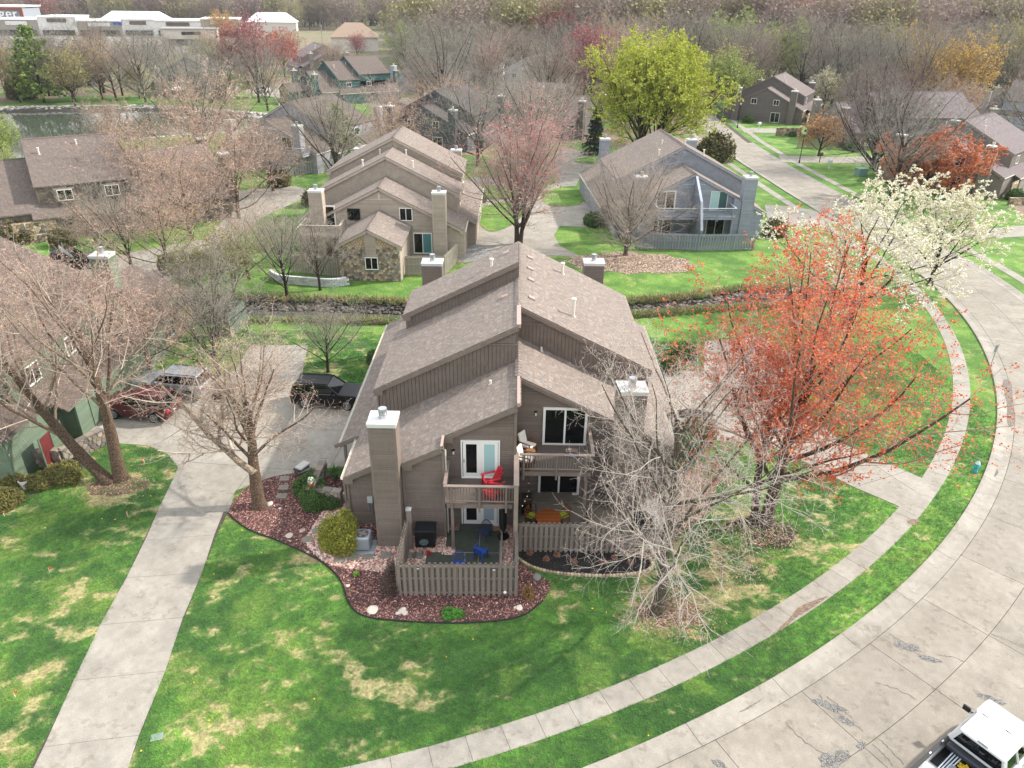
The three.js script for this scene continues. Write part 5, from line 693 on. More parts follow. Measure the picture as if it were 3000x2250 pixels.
fence('grey-brown board fence beside the golden tree', [[51.5, -139], [57, -137.5]], { material: fenceTan, h: 1.7, step: 0.25 });
fence('brown board fence beside the bushy orange tree', [[58.2, -103.5], [62.2, -101.8]], { material: fenceBrown, h: 1.8, step: 0.2 });
{ // white block retaining wall, every block apart
  const t = thing('retaining_wall', 'white concrete block retaining wall at the creek before the tan house', 'wall', [0, 0, 0]), g = new RoundedBoxGeometry(0.44, 0.19, 0.3, 1, 0.03), pts = smooth(flat([-22.8,-65.2, -21.6,-63.9, -19,-63.3, -16.6,-63.0, -15.3,-63.5]), 8, false), mats = [0xd6d6d8, 0xc8c8ca, 0xe0dfdf].map((c) => std(c, { map: T.paint })), r = rng(33); let acc = 0;
  for (let row = 0; row < 4; row++) { acc = row % 2 * 0.23; for (let k = 1; k < pts.length; k++) { const a = pts[k - 1], b = pts[k], l = Math.hypot(b[0] - a[0], b[1] - a[1]); while (acc < l) { const f = acc / l; mesh('block', g, mats[Math.floor(r() * 3)], t, [lerp(a[0], b[0], f), 0.08 + row * 0.195, lerp(a[1], b[1], f)], [0, Math.atan2(-(b[1] - a[1]), b[0] - a[0]), 0]); acc += 0.46; } acc -= l; } }
}
function stoneWall(label, path, h, d, mats, seed, size = 0.3) { // freestanding wall of fitted stones
  const t = thing('stone_wall', label, 'wall', [0, 0, 0]);
  for (let k = 0; k < path.length - 1; k++) { const a = path[k], b = path[k + 1], dx = b[0] - a[0], dz = b[1] - a[1], l = Math.hypot(dx, dz), ux = dx / l, uz = dz / l, ry = Math.atan2(-dz, dx); new MB().box(l, h - 0.02, d - 0.08, (a[0] + b[0]) / 2, 0, (a[1] + b[1]) / 2, ry).build('core', mortar, t); for (const s of [-1, 1]) stoneFace(t, [[0, 0], [l, 0], [l, h], [0, h]], [a[0] - uz * s * (d / 2 - 0.04), 0, a[1] + ux * s * (d / 2 - 0.04)], [ux, uz], [-uz * s, ux * s], size, mats, seed + k * 2 + s, 60, 0.05); for (let q = 0; q < l; q += 0.5) new MB().box(Math.min(0.48, l - q), 0.07, d + 0.02, a[0] + ux * (q + 0.25), h - 0.03 + (q * 7 % 1) * 0.02, a[1] + uz * (q + 0.25), ry).build('coping_stone', mats[Math.floor(q * 3) % mats.length], t); }
}
stoneWall('low grey fieldstone courtyard wall by the porch of the middle house', [[-8.7, -30.6], [-10.35, -30.85], [-10.3, -33.4]], 0.95, 0.36, greyStone, 201, 0.3);
stoneWall('fieldstone courtyard wall before the red door of the green house', [[-28.6, -33.6], [-25.0, -33.9], [-23.6, -36.6]], 1.05, 0.36, greyStone, 221, 0.34);
stoneWall('tan fieldstone wall curving before the far corner house', [[51.8, -152.5], [56.5, -152.5], [58, -156]], 1.5, 0.4, tanStone, 241, 0.6);
stoneWall('low tan fieldstone wall beside the hedge at the far lawn house', [[66, -98.2], [72, -98.6]], 0.9, 0.4, tanStone, 251, 0.6);
{ // edging of the black bed: small cut stones in a row; black rim of the red bed
  const t = thing('bed_edging', 'row of small tan edging stones round the black mulch bed', 'edging', [0, 0, 0]), g = new RoundedBoxGeometry(0.15, 0.16, 0.13, 2, 0.035), mats = tanStone.slice(0, 3), line = smooth(flat([0.43,-26.70, 0.94,-26.24, 1.72,-25.89, 2.98,-25.69, 4.86,-25.67, 6.33,-26.00, 6.74,-26.37, 6.68,-26.89]), 10, false), r = rng(15); let acc = 0;
  for (let k = 1; k < line.length; k++) { const a = line[k - 1], b = line[k], l = Math.hypot(b[0] - a[0], b[1] - a[1]); while (acc < l) { const f = acc / l; mesh('stone', g, mats[Math.floor(r() * 3)], t, [lerp(a[0], b[0], f), 0.06, lerp(a[1], b[1], f)], [0, Math.atan2(-(b[1] - a[1]), b[0] - a[0]) + (r() - 0.5) * 0.3, 0]); acc += 0.162; } acc -= l; }
  const e = smooth(flat([-14.40,-29.81, -13.12,-28.67, -10.95,-27.59, -8.73,-26.24, -7.59,-25.02, -7.02,-23.77, -6.28,-23.02, -4.77,-22.73, -1.29,-22.70, 0.60,-23.13, 1.51,-24.02]), 8, false).map(([x, z]) => [x, 0.05, z]);
  tag(new MB().tube(e, e.map(() => 0.035), 6, true).build('bed_border', MAT.black), 'black plastic edging along the curved red mulch bed', 'edging');
}
// ---------------------------------------------------------------- patio and terrace
const patioGreen = std(0x5c665c, { map: T.concrete, roughness: 0.8 });
{ const p = structure(mesh('patio', sheetGeometry([[-3.95, -25.35], [-0.45, -25.35], [-0.45, -28.75], [-3.1, -28.75], [-3.1, -27.1], [-3.95, -27.1]], 0.035), std(0xb9b7ae)));
  for (const q of [[[-3.93, -25.37], [-2.12, -25.37], [-2.12, -27.08], [-3.93, -27.08]], [[-2.1, -25.37], [-1.47, -25.37], [-1.47, -27.08], [-2.1, -27.08]], [[-1.45, -25.37], [-0.47, -25.37], [-0.47, -27.08], [-1.45, -27.08]], [[-3.08, -27.12], [-1.47, -27.12], [-1.47, -28.73], [-3.08, -28.73]], [[-1.45, -27.12], [-0.47, -27.12], [-0.47, -28.73], [-1.45, -28.73]]]) mesh('slab', sheetGeometry(q, 0.052, [], 0.03), patioGreen, p);
  structure(mesh('step', sheetGeometry([[-2.5, -28.65], [-0.85, -28.65], [-0.85, -29.2], [-2.5, -29.2]], 0.14, [], 0.12), patioGreen));
  structure(mesh('gravel_square', sheetGeometry([[-3.2, -26.9], [-2.6, -26.9], [-2.6, -27.45], [-3.2, -27.45]], 0.07, [], 0.02), MAT.gravel));
  structure(mesh('kerb_board', new MB().box(0.09, 0.22, 3.5, -0.38, 0, -27.05).geometry(), fenceTan));
  slabs('terrace', [[0.5, -27.5], [8.0, -27.5], [8.0, -31.9], [0.5, -31.9]], 0.05, 0, 2.6, 1.7, 1.35, -29.35, std(0xa39c92, { map: T.concrete }), 0.03);
  structure(mesh('step', sheetGeometry([[1.2, -31.0], [3.3, -31.0], [3.3, -31.93], [1.2, -31.93]], 0.17, [], 0.15), std(0x9a938a, { map: T.concrete })));
  for (let k = 0; k < 4; k++) tag(mesh('paving_stone', new MB().box(0.62, 0.05, 0.44, 0, 0, 0).geometry(), std(0xb9b4ab, { map: T.concrete }), null, [0.95, 0.055, -27.9 - k * 0.5]), 'pale square paver in the strip by the party wall post, ' + ['nearest the fence', 'second from the fence', 'third from the fence', 'nearest the black grill'][k], 'paver', 'pale pavers by the party wall'); }
// stepping stones
{ const g = new MB().box(0.52, 0.05, 0.42).geometry(), m = std(0xaaa79f, { map: T.concrete }), where = [['highest of three square pavers under the birch', -12.38,-32.89, .1], ['middle of three square pavers under the birch', -12.20,-32.07, .05], ['lowest of three square pavers under the birch', -12.08,-31.31, .05], ['first paver of the gravel path behind the round bush', -9.25,-29.20, .5], ['tilted paver left of the round bush', -9.53,-28.55, .5], ['paver at the lower left edge of the gravel', -9.83,-27.87, .5], ['small paver touching the round bush', -9.02,-27.69, .4], ['leftmost paver of the row below the cooling unit', -7.99,-26.47, .05], ['paver just below the cooling unit', -7.37,-26.63, .03], ['paver right of the cooling unit base', -6.68,-26.74, 0], ['paver in front of the tall chimney', -5.85,-26.83, -.05], ['left one of two pavers inside the patio gate', -4.66,-26.81, 0], ['right one of two pavers inside the patio gate', -4.34,-26.82, 0]];
  for (const [l, x, z, r] of where) tag(mesh('stepping_stone', g, m, null, [x, 0.02, z], [0, r, 0]), 'grey square concrete stepping stone, ' + l, 'paver', 'stepping stones round the left side'); }
function plasticChair(x, z, ry, c, label) { const t = thing('patio_chair', label, 'chair', [x, 0.05, z], ry), m = std(c, { roughness: 0.4 }); const s = new MB(); s.hexa([[-0.24, 0.4, 0.24], [0.24, 0.4, 0.24], [0.21, 0.38, -0.22], [-0.21, 0.38, -0.22]], [[-0.24, 0.43, 0.24], [0.24, 0.43, 0.24], [0.21, 0.41, -0.22], [-0.21, 0.41, -0.22]]); s.build('seat', m, t);
  const b = new MB(), arc = []; for (let k = 0; k <= 10; k++) { const a = Math.PI * k / 10; arc.push([-Math.cos(a) * 0.26, 0.62 + Math.sin(a) * 0.24, -0.24 - Math.sin(a) * 0.1]); } b.tube(arc, arc.map(() => 0.022), 5); for (let k = -3; k <= 3; k++) b.beam([k * 0.06, 0.42, -0.21], [k * 0.065, 0.62 + Math.sqrt(Math.max(0, 1 - (k / 4) ** 2)) * 0.23, -0.32], 0.035, 0.012); b.build('backrest', m, t);
  for (const s2 of [-1, 1]) { const a = new MB(); a.tube([[s2 * 0.26, 0.62, -0.24], [s2 * 0.29, 0.64, 0], [s2 * 0.28, 0.62, 0.22], [s2 * 0.26, 0.42, 0.24]], [0.022, 0.026, 0.026, 0.022], 5); a.build('armrest', m, t); for (const f of [-1, 1]) new MB().beam([s2 * 0.22, 0.41, f * 0.21], [s2 * 0.27, 0, f * 0.26], 0.05, 0.04).build('leg', m, t); } return t; }
plasticChair(-1.25,-28.19, -0.5, 0x2b3c5c, 'dark blue plastic chair with mesh back near the patio door');
plasticChair(-1.35,-26.70, 2.6, 0x2450a8, 'bright blue plastic chair turned away beside the patio joint');
plasticChair(-2.31,-25.88, 0.1, 0x2a4684, 'blue plastic chair mostly hidden behind the front fence');
function adirondack(x, y, z, ry, label) { const m = std(0xb01c2a, { roughness: 0.45 }), t = thing('adirondack_chair', label, 'chair', [x, y, z], ry, 'red adirondack chairs on the balcony'); const s = new MB(); for (let k = 0; k < 5; k++) s.hexa([[-0.26, 0.36 - k * 0.03, 0.3 - k * 0.1], [0.26, 0.36 - k * 0.03, 0.3 - k * 0.1], [0.26, 0.335 - k * 0.03, 0.21 - k * 0.1], [-0.26, 0.335 - k * 0.03, 0.21 - k * 0.1]], [[-0.26, 0.385 - k * 0.03, 0.3 - k * 0.1], [0.26, 0.385 - k * 0.03, 0.3 - k * 0.1], [0.26, 0.36 - k * 0.03, 0.21 - k * 0.1], [-0.26, 0.36 - k * 0.03, 0.21 - k * 0.1]]); s.build('seat', m, t); const hs = [0.86, 0.94, 0.98, 0.94, 0.86]; for (let k = 0; k < 5; k++) new MB().beam([(k - 2) * 0.1, 0.22, -0.2], [(k - 2) * 0.125, hs[k], -0.55], 0.1, 0.025).build('back_slat', m, t); for (const q of [-1, 1]) { new MB().box(0.13, 0.028, 0.74, q * 0.33, 0.56, -0.02).build('armrest', m, t); new MB().beam([q * 0.3, 0.56, 0.26], [q * 0.3, 0, 0.3], 0.09, 0.04).build('leg', m, t); new MB().beam([q * 0.28, 0.36, 0.3], [q * 0.28, 0, -0.55], 0.04, 0.1).build('leg', m, t); } }
adirondack(-0.95, 2.94, -28.45, -1.15, 'red adirondack chair standing nearer the balcony door'); adirondack(-0.85, 2.94, -27.6, -1.9, 'red adirondack chair standing against the balcony rail');
function loungeChair(x, y, z, ry, label) { const t = thing('lounge_chair', label, 'chair', [x, y, z], ry), f = MAT.teak, c = std(0xe6e2d9, { roughness: 0.9 }); for (const q of [-1, 1]) { const m = new MB(); m.beam([q * 0.31, 0, 0.34], [q * 0.31, 0.58, 0.3], 0.05, 0.05); m.beam([q * 0.31, 0, -0.4], [q * 0.31, 0.86, -0.42], 0.05, 0.05); m.beam([q * 0.31, 0.6, 0.36], [q * 0.31, 0.58, -0.42], 0.07, 0.035); m.beam([q * 0.31, 0.28, 0.34], [q * 0.31, 0.22, -0.4], 0.04, 0.06); m.build('side_frame', f, t); } const s = new THREE.Mesh(); void s; mesh('seat_cushion', new RoundedBoxGeometry(0.56, 0.13, 0.64, 2, 0.04), c, t, [0, 0.36, 0.02], [-0.08, 0, 0]); mesh('back_cushion', new RoundedBoxGeometry(0.56, 0.62, 0.12, 2, 0.04), c, t, [0, 0.68, -0.36], [-0.25, 0, 0]); new MB().box(0.6, 0.05, 0.04, 0, 0.24, 0.34).box(0.6, 0.05, 0.04, 0, 0.84, -0.46).build('cross_rail', f, t); }
loungeChair(0.85, 3.2, -31.2, 0.95, 'teak lounge chair with white cushions beside the balcony slider'); loungeChair(0.75, 3.2, -29.95, 1.15, 'teak lounge chair with white cushions against the balcony rail');
{ const t = thing('side_table', 'small round slatted teak table between the white-cushioned chairs', 'table', [0.98, 3.2, -30.55]); new MB().cyl(0.24, 0.24, 0.03, 0, 0.42, 0, 18).build('tabletop', std(0xc08a5c, { map: T.wood }), t); for (let k = 0; k < 3; k++) new MB().beam([Math.cos(k * 2.1) * 0.14, 0.42, Math.sin(k * 2.1) * 0.14], [Math.cos(k * 2.1) * 0.2, 0, Math.sin(k * 2.1) * 0.2], 0.035, 0.035).build('leg', MAT.teak, t); }
{ const t = thing('delivery_box', 'blue delivery box with white print on the right balcony', 'box', [3.1, 3.2, -30.85], -0.12); mesh('carton', new RoundedBoxGeometry(0.5, 0.3, 0.36, 1, 0.012), std(0x233a78, { roughness: 0.6 }), t, [0, 0.15, 0]); new MB().box(0.5, 0.012, 0.36, 0, 0.3, 0).build('lid', std(0x8a7566, { map: T.paint }), t); new MB().box(0.16, 0.05, 0.006, -0.08, 0.17, 0.181).box(0.26, 0.02, 0.006, 0, 0.1, 0.181).build('print', MAT.white, t); }
// round table with four chairs
{ const cx = 1.9, cz = -28.95, t = thing('round_table', 'round slatted teak dining table on the right terrace', 'table', [cx, 0.05, cz]), tops = [0xb8652c, 0xa95a26, 0xc4743a].map((c) => std(c, { map: T.wood, roughness: 0.4 })); for (let k = -6; k <= 6; k++) { const z = k * 0.092, w = 2 * Math.sqrt(Math.max(0.02, 0.62 * 0.62 - z * z)); new MB().box(w, 0.035, 0.086, 0, 0.72, z).build('slat', tops[(k + 6) % 3], t); } { const e = []; for (let k = 0; k <= 36; k++) e.push([Math.cos(k / 36 * TAU) * 0.63, 0.735, Math.sin(k / 36 * TAU) * 0.63]); new MB().tube(e, e.map(() => 0.028), 6).build('rim', MAT.teak, t); } new MB().cyl(0.09, 0.07, 0.7, 0, 0.02, 0, 10).build('pedestal', MAT.teak, t); for (let k = 0; k < 4; k++) new MB().beam([0, 0.1, 0], [Math.cos(k * 1.57 + 0.78) * 0.45, 0.03, Math.sin(k * 1.57 + 0.78) * 0.45], 0.07, 0.06).build('foot', MAT.teak, t);
  const lime = std(0x9aa528, { roughness: 0.9 }), spots = [[-0.8, -0.4, 'at the far left of the round table'], [0.78, -0.5, 'at the far right of the round table'], [-0.55, 0.78, 'at the near left of the round table'], [0.62, 0.76, 'at the near right of the round table']];
  for (const [dx, dz, l] of spots) { const c = thing('dining_chair', 'cross-backed teak chair with lime cushion ' + l, 'chair', [cx + dx, 0.05, cz + dz], Math.atan2(-dx, -dz), 'teak chairs round the dining table'); new MB().box(0.48, 0.04, 0.46, 0, 0.42, 0).build('seat', MAT.teak, c); mesh('cushion', new RoundedBoxGeometry(0.46, 0.07, 0.44, 2, 0.03), lime, c, [0, 0.495, 0]); const b = new MB(); for (const q of [-1, 1]) { b.beam([q * 0.22, 0.42, -0.22], [q * 0.23, 0.94, -0.3], 0.04, 0.04); } b.beam([-0.24, 0.92, -0.3], [0.24, 0.92, -0.3], 0.04, 0.06); b.beam([-0.22, 0.5, -0.235], [0.22, 0.88, -0.29], 0.03, 0.02); b.beam([0.22, 0.5, -0.235], [-0.22, 0.88, -0.29], 0.03, 0.02); b.build('backrest', MAT.teak, c); for (const q of [-1, 1]) { new MB().beam([q * 0.22, 0.42, 0.2], [q * 0.23, 0, 0.22], 0.045, 0.045).build('leg', MAT.teak, c); new MB().beam([q * 0.22, 0.42, -0.21], [q * 0.23, 0, -0.26], 0.045, 0.045).build('leg', MAT.teak, c); new MB().beam([q * 0.25, 0.64, 0.2], [q * 0.25, 0.66, -0.25], 0.05, 0.03).beam([q * 0.25, 0.64, 0.2], [q * 0.23, 0.42, 0.2], 0.035, 0.035).build('armrest', MAT.teak, c); } } }
{ const t = thing('planter_square', 'dark square tray at the foot of the right balcony post', 'tray', [3.55, 0.05, -29.0]); new MB().box(0.75, 0.1, 0.62, 0, 0, 0).build('tray', MAT.black, t); new MB().box(0.66, 0.02, 0.54, 0, 0.1, 0).build('soil', MAT.mulchBlack, t); }
{ const t = thing('grill', 'black grill cart with brown lid beside the party wall', 'grill', [0.85, 0.05, -30.2]); mesh('hood', new RoundedBoxGeometry(0.55, 0.32, 0.6, 2, 0.08), std(0x3a2c26, { roughness: 0.5 }), t, [0, 0.95, 0]); new MB().box(0.52, 0.6, 0.56, 0, 0.2, 0).build('cabinet', MAT.black, t); for (const [a, b] of [[-1, -1], [1, -1], [1, 1], [-1, 1]]) new MB().cyl(0.03, 0.03, 0.2, a * 0.22, 0, b * 0.24, 6).build('leg', MAT.dark, t); }
{ const t = thing('kettle_grill', 'dark covered grill under the pale-twigged tree', 'grill', [6.6, 0.05, -29.2]); mesh('cover', new RoundedBoxGeometry(0.95, 0.85, 0.6, 3, 0.12), std(0x16181c, { roughness: 0.6 }), t, [0, 0.55, 0]); new MB().box(1.3, 0.05, 0.5, 0, 0.84, 0).build('side_shelf', std(0x8d97a0, { roughness: 0.3, metalness: 0.6 }), t); for (const q of [-1, 1]) new MB().cyl(0.09, 0.09, 0.05, q * 0.4, 0, 0.2, 10).build('wheel', MAT.black, t); }
{ const t = thing('storage_box', 'black storage box between the chimney and patio gravel', 'box', [-4.05, 0.03, -27.75]); mesh('bin', new RoundedBoxGeometry(0.95, 0.95, 0.72, 1, 0.03), std(0x15171b, { roughness: 0.5 }), t, [0, 0.475, 0]); mesh('lid', new RoundedBoxGeometry(1.0, 0.08, 0.78, 1, 0.03), std(0x1d2026, { roughness: 0.4 }), t, [0, 0.98, 0]); }
{ const t = thing('plant_stand', 'round teal mosaic-topped stand with red pot beside the black box', 'table', [-4.05, 0.03, -27.05]); new MB().cyl(0.22, 0.22, 0.03, 0, 0.62, 0, 16).build('top', std(0x5f8d94, { map: T.gravel }), t); for (let k = 0; k < 3; k++) { const a = k * 2.1; new MB().tube([[Math.cos(a) * 0.19, 0.62, Math.sin(a) * 0.19], [Math.cos(a) * 0.07, 0.3, Math.sin(a) * 0.07], [Math.cos(a) * 0.2, 0, Math.sin(a) * 0.2]], [0.012, 0.012, 0.012], 5).build('leg', MAT.darkMetal, t); } }
{ const t = thing('watering_can', 'small red watering can under the teal stand', 'can', [-3.82, 0.03, -26.9]); new MB().cyl(0.1, 0.09, 0.2, 0, 0, 0, 12).build('can', std(0xb0232b, { roughness: 0.4 }), t); new MB().tube([[0.08, 0.06, 0], [0.2, 0.2, 0.04]], [0.02, 0.012], 6).build('spout', std(0xb0232b), t); }
{ const t = thing('chiminea', 'tall black covered outdoor heater on a round base by the party wall', 'heater', [-0.12 - 0.2, 0.03, -28.3]); new MB().tube([[0, 0.35, 0], [0, 0.6, 0], [0, 1.6, 0], [0, 1.75, 0]], [0.05, 0.17, 0.16, 0.04], 12, true).build('cover', std(0x101012, { roughness: 0.8 }), t); new MB().cyl(0.3, 0.3, 0.05, 0, 0, 0, 18).cyl(0.03, 0.03, 0.4, 0, 0.04, 0, 8).build('base', MAT.black, t); }
{ const t = thing('fish_plaque', 'turquoise fish-shaped plaque hung on the patio side fence', 'ornament', [0.26, 0.75, -25.2], 0, undefined); const s = new THREE.Shape(); s.moveTo(0, 0); s.quadraticCurveTo(0.12, 0.2, 0, 0.42); s.lineTo(0.1, 0.55); s.lineTo(-0.1, 0.55); s.lineTo(0, 0.42); s.quadraticCurveTo(-0.12, 0.2, 0, 0); const e = new THREE.ExtrudeGeometry(s, { depth: 0.03, bevelEnabled: false }); mesh('plaque', e, std(0x4fa3bd, { roughness: 0.4 }), t, [0, 0, 0], [0, -Math.PI / 2, 0]); }
{ // cooling unit
  const t = thing('cooling_unit', 'grey cooling unit with round fan grille on a plastic pad', 'air conditioner', [-7.00,-27.36, 0].reduce((a, v, k) => (k < 2 && (a[k * 2] = v), a), [0, 0.02, 0])); new MB().box(1.15, 0.07, 1.0).build('pad', std(0x8f969d, { roughness: 0.6 }), t); mesh('case', new RoundedBoxGeometry(0.74, 0.72, 0.74, 2, 0.07), std(0xa4a9ae, { roughness: 0.5, metalness: 0.3 }), t, [0, 0.5, 0]); const l = new MB(); for (let k = 0; k < 9; k++) { l.box(0.7, 0.018, 0.02, 0, 0.22 + k * 0.062, 0.37); l.box(0.02, 0.018, 0.7, 0.37, 0.22 + k * 0.062, 0); l.box(0.02, 0.018, 0.7, -0.37, 0.22 + k * 0.062, 0); } l.build('louvre', std(0x7a8085), t); new MB().cyl(0.29, 0.29, 0.01, 0, 0.862, 0, 24).build('fan_opening', MAT.dark, t); for (let k = 0; k < 4; k++) new MB().beam([0, 0.885, 0], [Math.cos(k * 1.57 + 0.4) * 0.24, 0.875, Math.sin(k * 1.57 + 0.4) * 0.24], 0.13, 0.012).build('fan_blade', std(0x9c7a62), t); const g = new MB(); for (const r of [0.1, 0.17, 0.24, 0.31]) { const e = []; for (let k = 0; k <= 24; k++) e.push([Math.cos(k / 24 * TAU) * r, 0.9, Math.sin(k / 24 * TAU) * r]); g.tube(e, e.map(() => 0.007), 4); } for (let k = 0; k < 4; k++) g.beam([Math.cos(k * 0.785) * 0.32, 0.9, Math.sin(k * 0.785) * 0.32], [-Math.cos(k * 0.785) * 0.32, 0.9, -Math.sin(k * 0.785) * 0.32], 0.012, 0.012); g.build('grille', std(0x8a8f94), t); for (const q of [-1, 1]) new MB().box(0.12, 0.13, 0.5, q * 0.3, 0.07, 0).build('foot', std(0x99a0a6), t); }
// shrubs
const limeLeaf = [lin(152, 152, 44), lin(130, 136, 36), lin(170, 164, 62), lin(112, 118, 34)], deepLeaf = [lin(62, 96, 34), lin(82, 116, 42), lin(50, 80, 30), lin(98, 130, 54)], dryLeaf = [lin(92, 70, 60), lin(74, 56, 50), lin(112, 90, 76)], khakiLeaf = [lin(120, 116, 52), lin(98, 98, 44), lin(140, 132, 66)];
shrubOf('round_bush', shrub({ seed: 401, w: 0.98, d: 0.98, h: 1.95, n: 15000, leaf: 0.055, colours: limeLeaf, skirt: 0.4 }), 'round yellow-green clipped bush beside the cooling unit', 'bush', at(-8.08,-27.46));
const hedge = shrub({ seed: 402, w: 0.85, d: 0.85, h: 1.15, n: 9000, leaf: 0.06, colours: deepLeaf, skirt: 0.4 });
const hedge1 = shrubOf('green_hedge', hedge, 'green rounded hedge plant before the fieldstone porch wall, upper one', 'bush', at(-10.65,-31.81), 0, 'hedge plants by the porch wall'); copyOf(hedge1, at(-10.14,-30.69), 1.2, 'green rounded hedge plant at the bend of the porch hedge', 'hedge plants by the porch wall', 0.95); copyOf(hedge1, at(-9.43,-30.71), 2.2, 'green rounded hedge plant closest to the white pots', 'hedge plants by the porch wall', 0.8);
shrubOf('dark_bush', shrub({ seed: 403, w: 0.55, d: 0.8, h: 1.3, n: 5000, leaf: 0.045, colours: dryLeaf, skirt: 0.4 }), 'dark leafless brown bush against the left end of the front fence', 'bush', at(-5.19,-24.71));
shrubOf('perennial', shrub({ seed: 404, w: 0.5, d: 0.35, h: 0.3, n: 1400, leaf: 0.07, colours: [lin(70, 130, 36), lin(92, 150, 48)], skirt: 0.1 }), 'fresh green perennial clump in the front of the red bed', 'plant', at(-2.41,-23.13));
shrubOf('perennial', shrub({ seed: 405, w: 0.14, d: 0.12, h: 0.22, n: 240, leaf: 0.06, colours: [lin(120, 160, 50)], skirt: 0.1 }), 'tiny light-green sprout in the red bed left of the dark bush', 'plant', at(-7.01,-25.48));
shrubOf('reed_clump', shrub({ seed: 406, w: 0.3, d: 0.3, h: 0.75, n: 500, leaf: 0.05, colours: [lin(150, 112, 54), lin(128, 96, 50)], skirt: 0.3 }), 'thin golden stems right of the front fence', 'plant', at(0.88,-24.21));
shrubOf('kale_plant', shrub({ seed: 407, w: 0.35, d: 0.3, h: 0.4, n: 900, leaf: 0.07, colours: [lin(96, 70, 90), lin(92, 104, 88), lin(120, 84, 108)], skirt: 0.2 }), 'purple leafy plant below the porch hedge', 'plant', at(-9.42,-30.65, 0));
const leftBush = shrub({ seed: 408, w: 0.95, d: 0.85, h: 1.1, n: 6000, leaf: 0.07, colours: khakiLeaf, skirt: 0.4 });
{ const b = shrubOf('olive_bush', leftBush, 'olive-green rounded bush before the green house wall, nearest its trees', 'bush', at(-24.15,-32.53), 0, 'olive bushes at the green house'); for (const [x, z, s, l] of [[-25.16,-31.87, 0.75, 'olive-green bush beside the white urn'], [-26.51,-31.84, 0.8, 'olive-green bush behind the white urn at the frame edge'], [-25.99,-30.27, 0.9, 'bright olive bush in the corner bed left of the urn']]) copyOf(b, [x, 0, z], x, l, 'olive bushes at the green house', s); }
const spotBush = shrub({ seed: 409, w: 1, d: 1, h: 1.3, n: 3500, leaf: 0.12, colours: deepLeaf, skirt: 0.4 }), brownBush = shrub({ seed: 410, w: 1.2, d: 1.2, h: 1.8, n: 4200, leaf: 0.12, colours: [lin(120, 116, 60), lin(98, 92, 50), lin(86, 80, 44)], skirt: 0.45 });
{ const b = shrubOf('green_bush', spotBush, 'dark green bush on the right side of the middle house', 'bush', at(12.66,-49.02), 0, 'green bushes'), B = shrubOf('olive_shrub', brownBush, 'large olive shrub at the right corner of the blue-grey house', 'bush', at(29.62,-81.81), 0, 'olive shrubs');
  B.scale.setScalar(1.15); for (const [x, z, s, l] of [[11.52,-47.01, 0.8, 'second dark green bush at the right side of the middle house'], [-9.95,-47.61, 0.7, 'green bush by the left gutter of the middle house'], [11.32,-37.60, 1.1, 'yellowish bush at the right drive behind the pale-twigged tree'], [10.28,-36.07, 0.9, 'bush on the terrace side of the right drive'], [-4.84,-95.37, 1.3, 'low bush on the lawn island beside the tan house'], [9.34,-84.86, 1.2, 'dark hedge bush beside the blue-grey house door'], [60.31,-137.47, 1.0, 'round bush below the long mauve-roofed house'], [60.89,-135.85, 0.8, 'smaller round bush below the long mauve-roofed house'], [54.82,-151.74, 0.8, 'round bush at the far lawn edge'], [68.57,-101.17, 1.2, 'clipped hedge bush beside the low tan wall'], [50.87,-169.31, 1.3, 'bush against the curving fieldstone wall'], [57.54,-175.17, 1.0, 'bush below the far corner house']]) copyOf(b, [x, 0, z], x, l, 'green bushes', s);
  for (const [x, z, s, l] of [[-52.99,-191.70, 1.1, 'brown shrub below the teal house, leftmost'], [-47.26,-192.44, 1.4, 'brown shrub below the teal house, in the middle'], [-43.43,-196.35, 1.6, 'brown shrub below the teal house, rightmost'], [33.07,-125.75, 2.6, 'wide white-flecked shrub behind the blue-grey house chimney'], [-52.09,-77.19, 1.2, 'olive shrub below the brown-roofed house'], [-52.06,-74.68, 1.4, 'olive shrub at the frame edge below the brown-roofed house'], [-46.87,-73.76, 1.1, 'olive shrub behind the green house ridge'], [-27.33,-49.90, 1.2, 'shrub at the rear corner of the green house'], [-36.68,-89.83, 1.0, 'low shrub before the white fence'], [-25.45,-92.25, 1.2, 'shrub at the left of the tan house'], [-32.65,-102.21, 1.3, 'green shrub at the paving edge before the pine'], [-120.50,-189.63, 3.0, 'wide brown shrub on the pond shore'], [-75.10,-195.67, 1.8, 'brown shrub beside the light grey house']]) copyOf(B, [x, 0, z], x, l, 'olive shrubs', s); }
{ const g = shrub({ seed: 411, w: 0.17, d: 0.17, h: 0.2, n: 260, leaf: 0.04, colours: [lin(150, 104, 82), lin(168, 124, 96)], skirt: 0.1 }); let b; [[0.98,-27.14, 'first'], [1.75,-26.73, 'second'], [2.28,-27.03, 'third'], [3.07,-26.62, 'fourth'], [4.44,-26.60, 'fifth'], [5.01,-26.90, 'sixth'], [5.73,-26.58, 'seventh']].forEach(([x, z, l]) => { const t = 'dry russet tuft in the black mulch, ' + l + ' from the party wall post'; if (!b) b = shrubOf('dry_tuft', g, t, 'plant', [x, 0, z], 0, 'dry tufts in the black bed'); else copyOf(b, [x, 0, z], x * 3, t); }); }
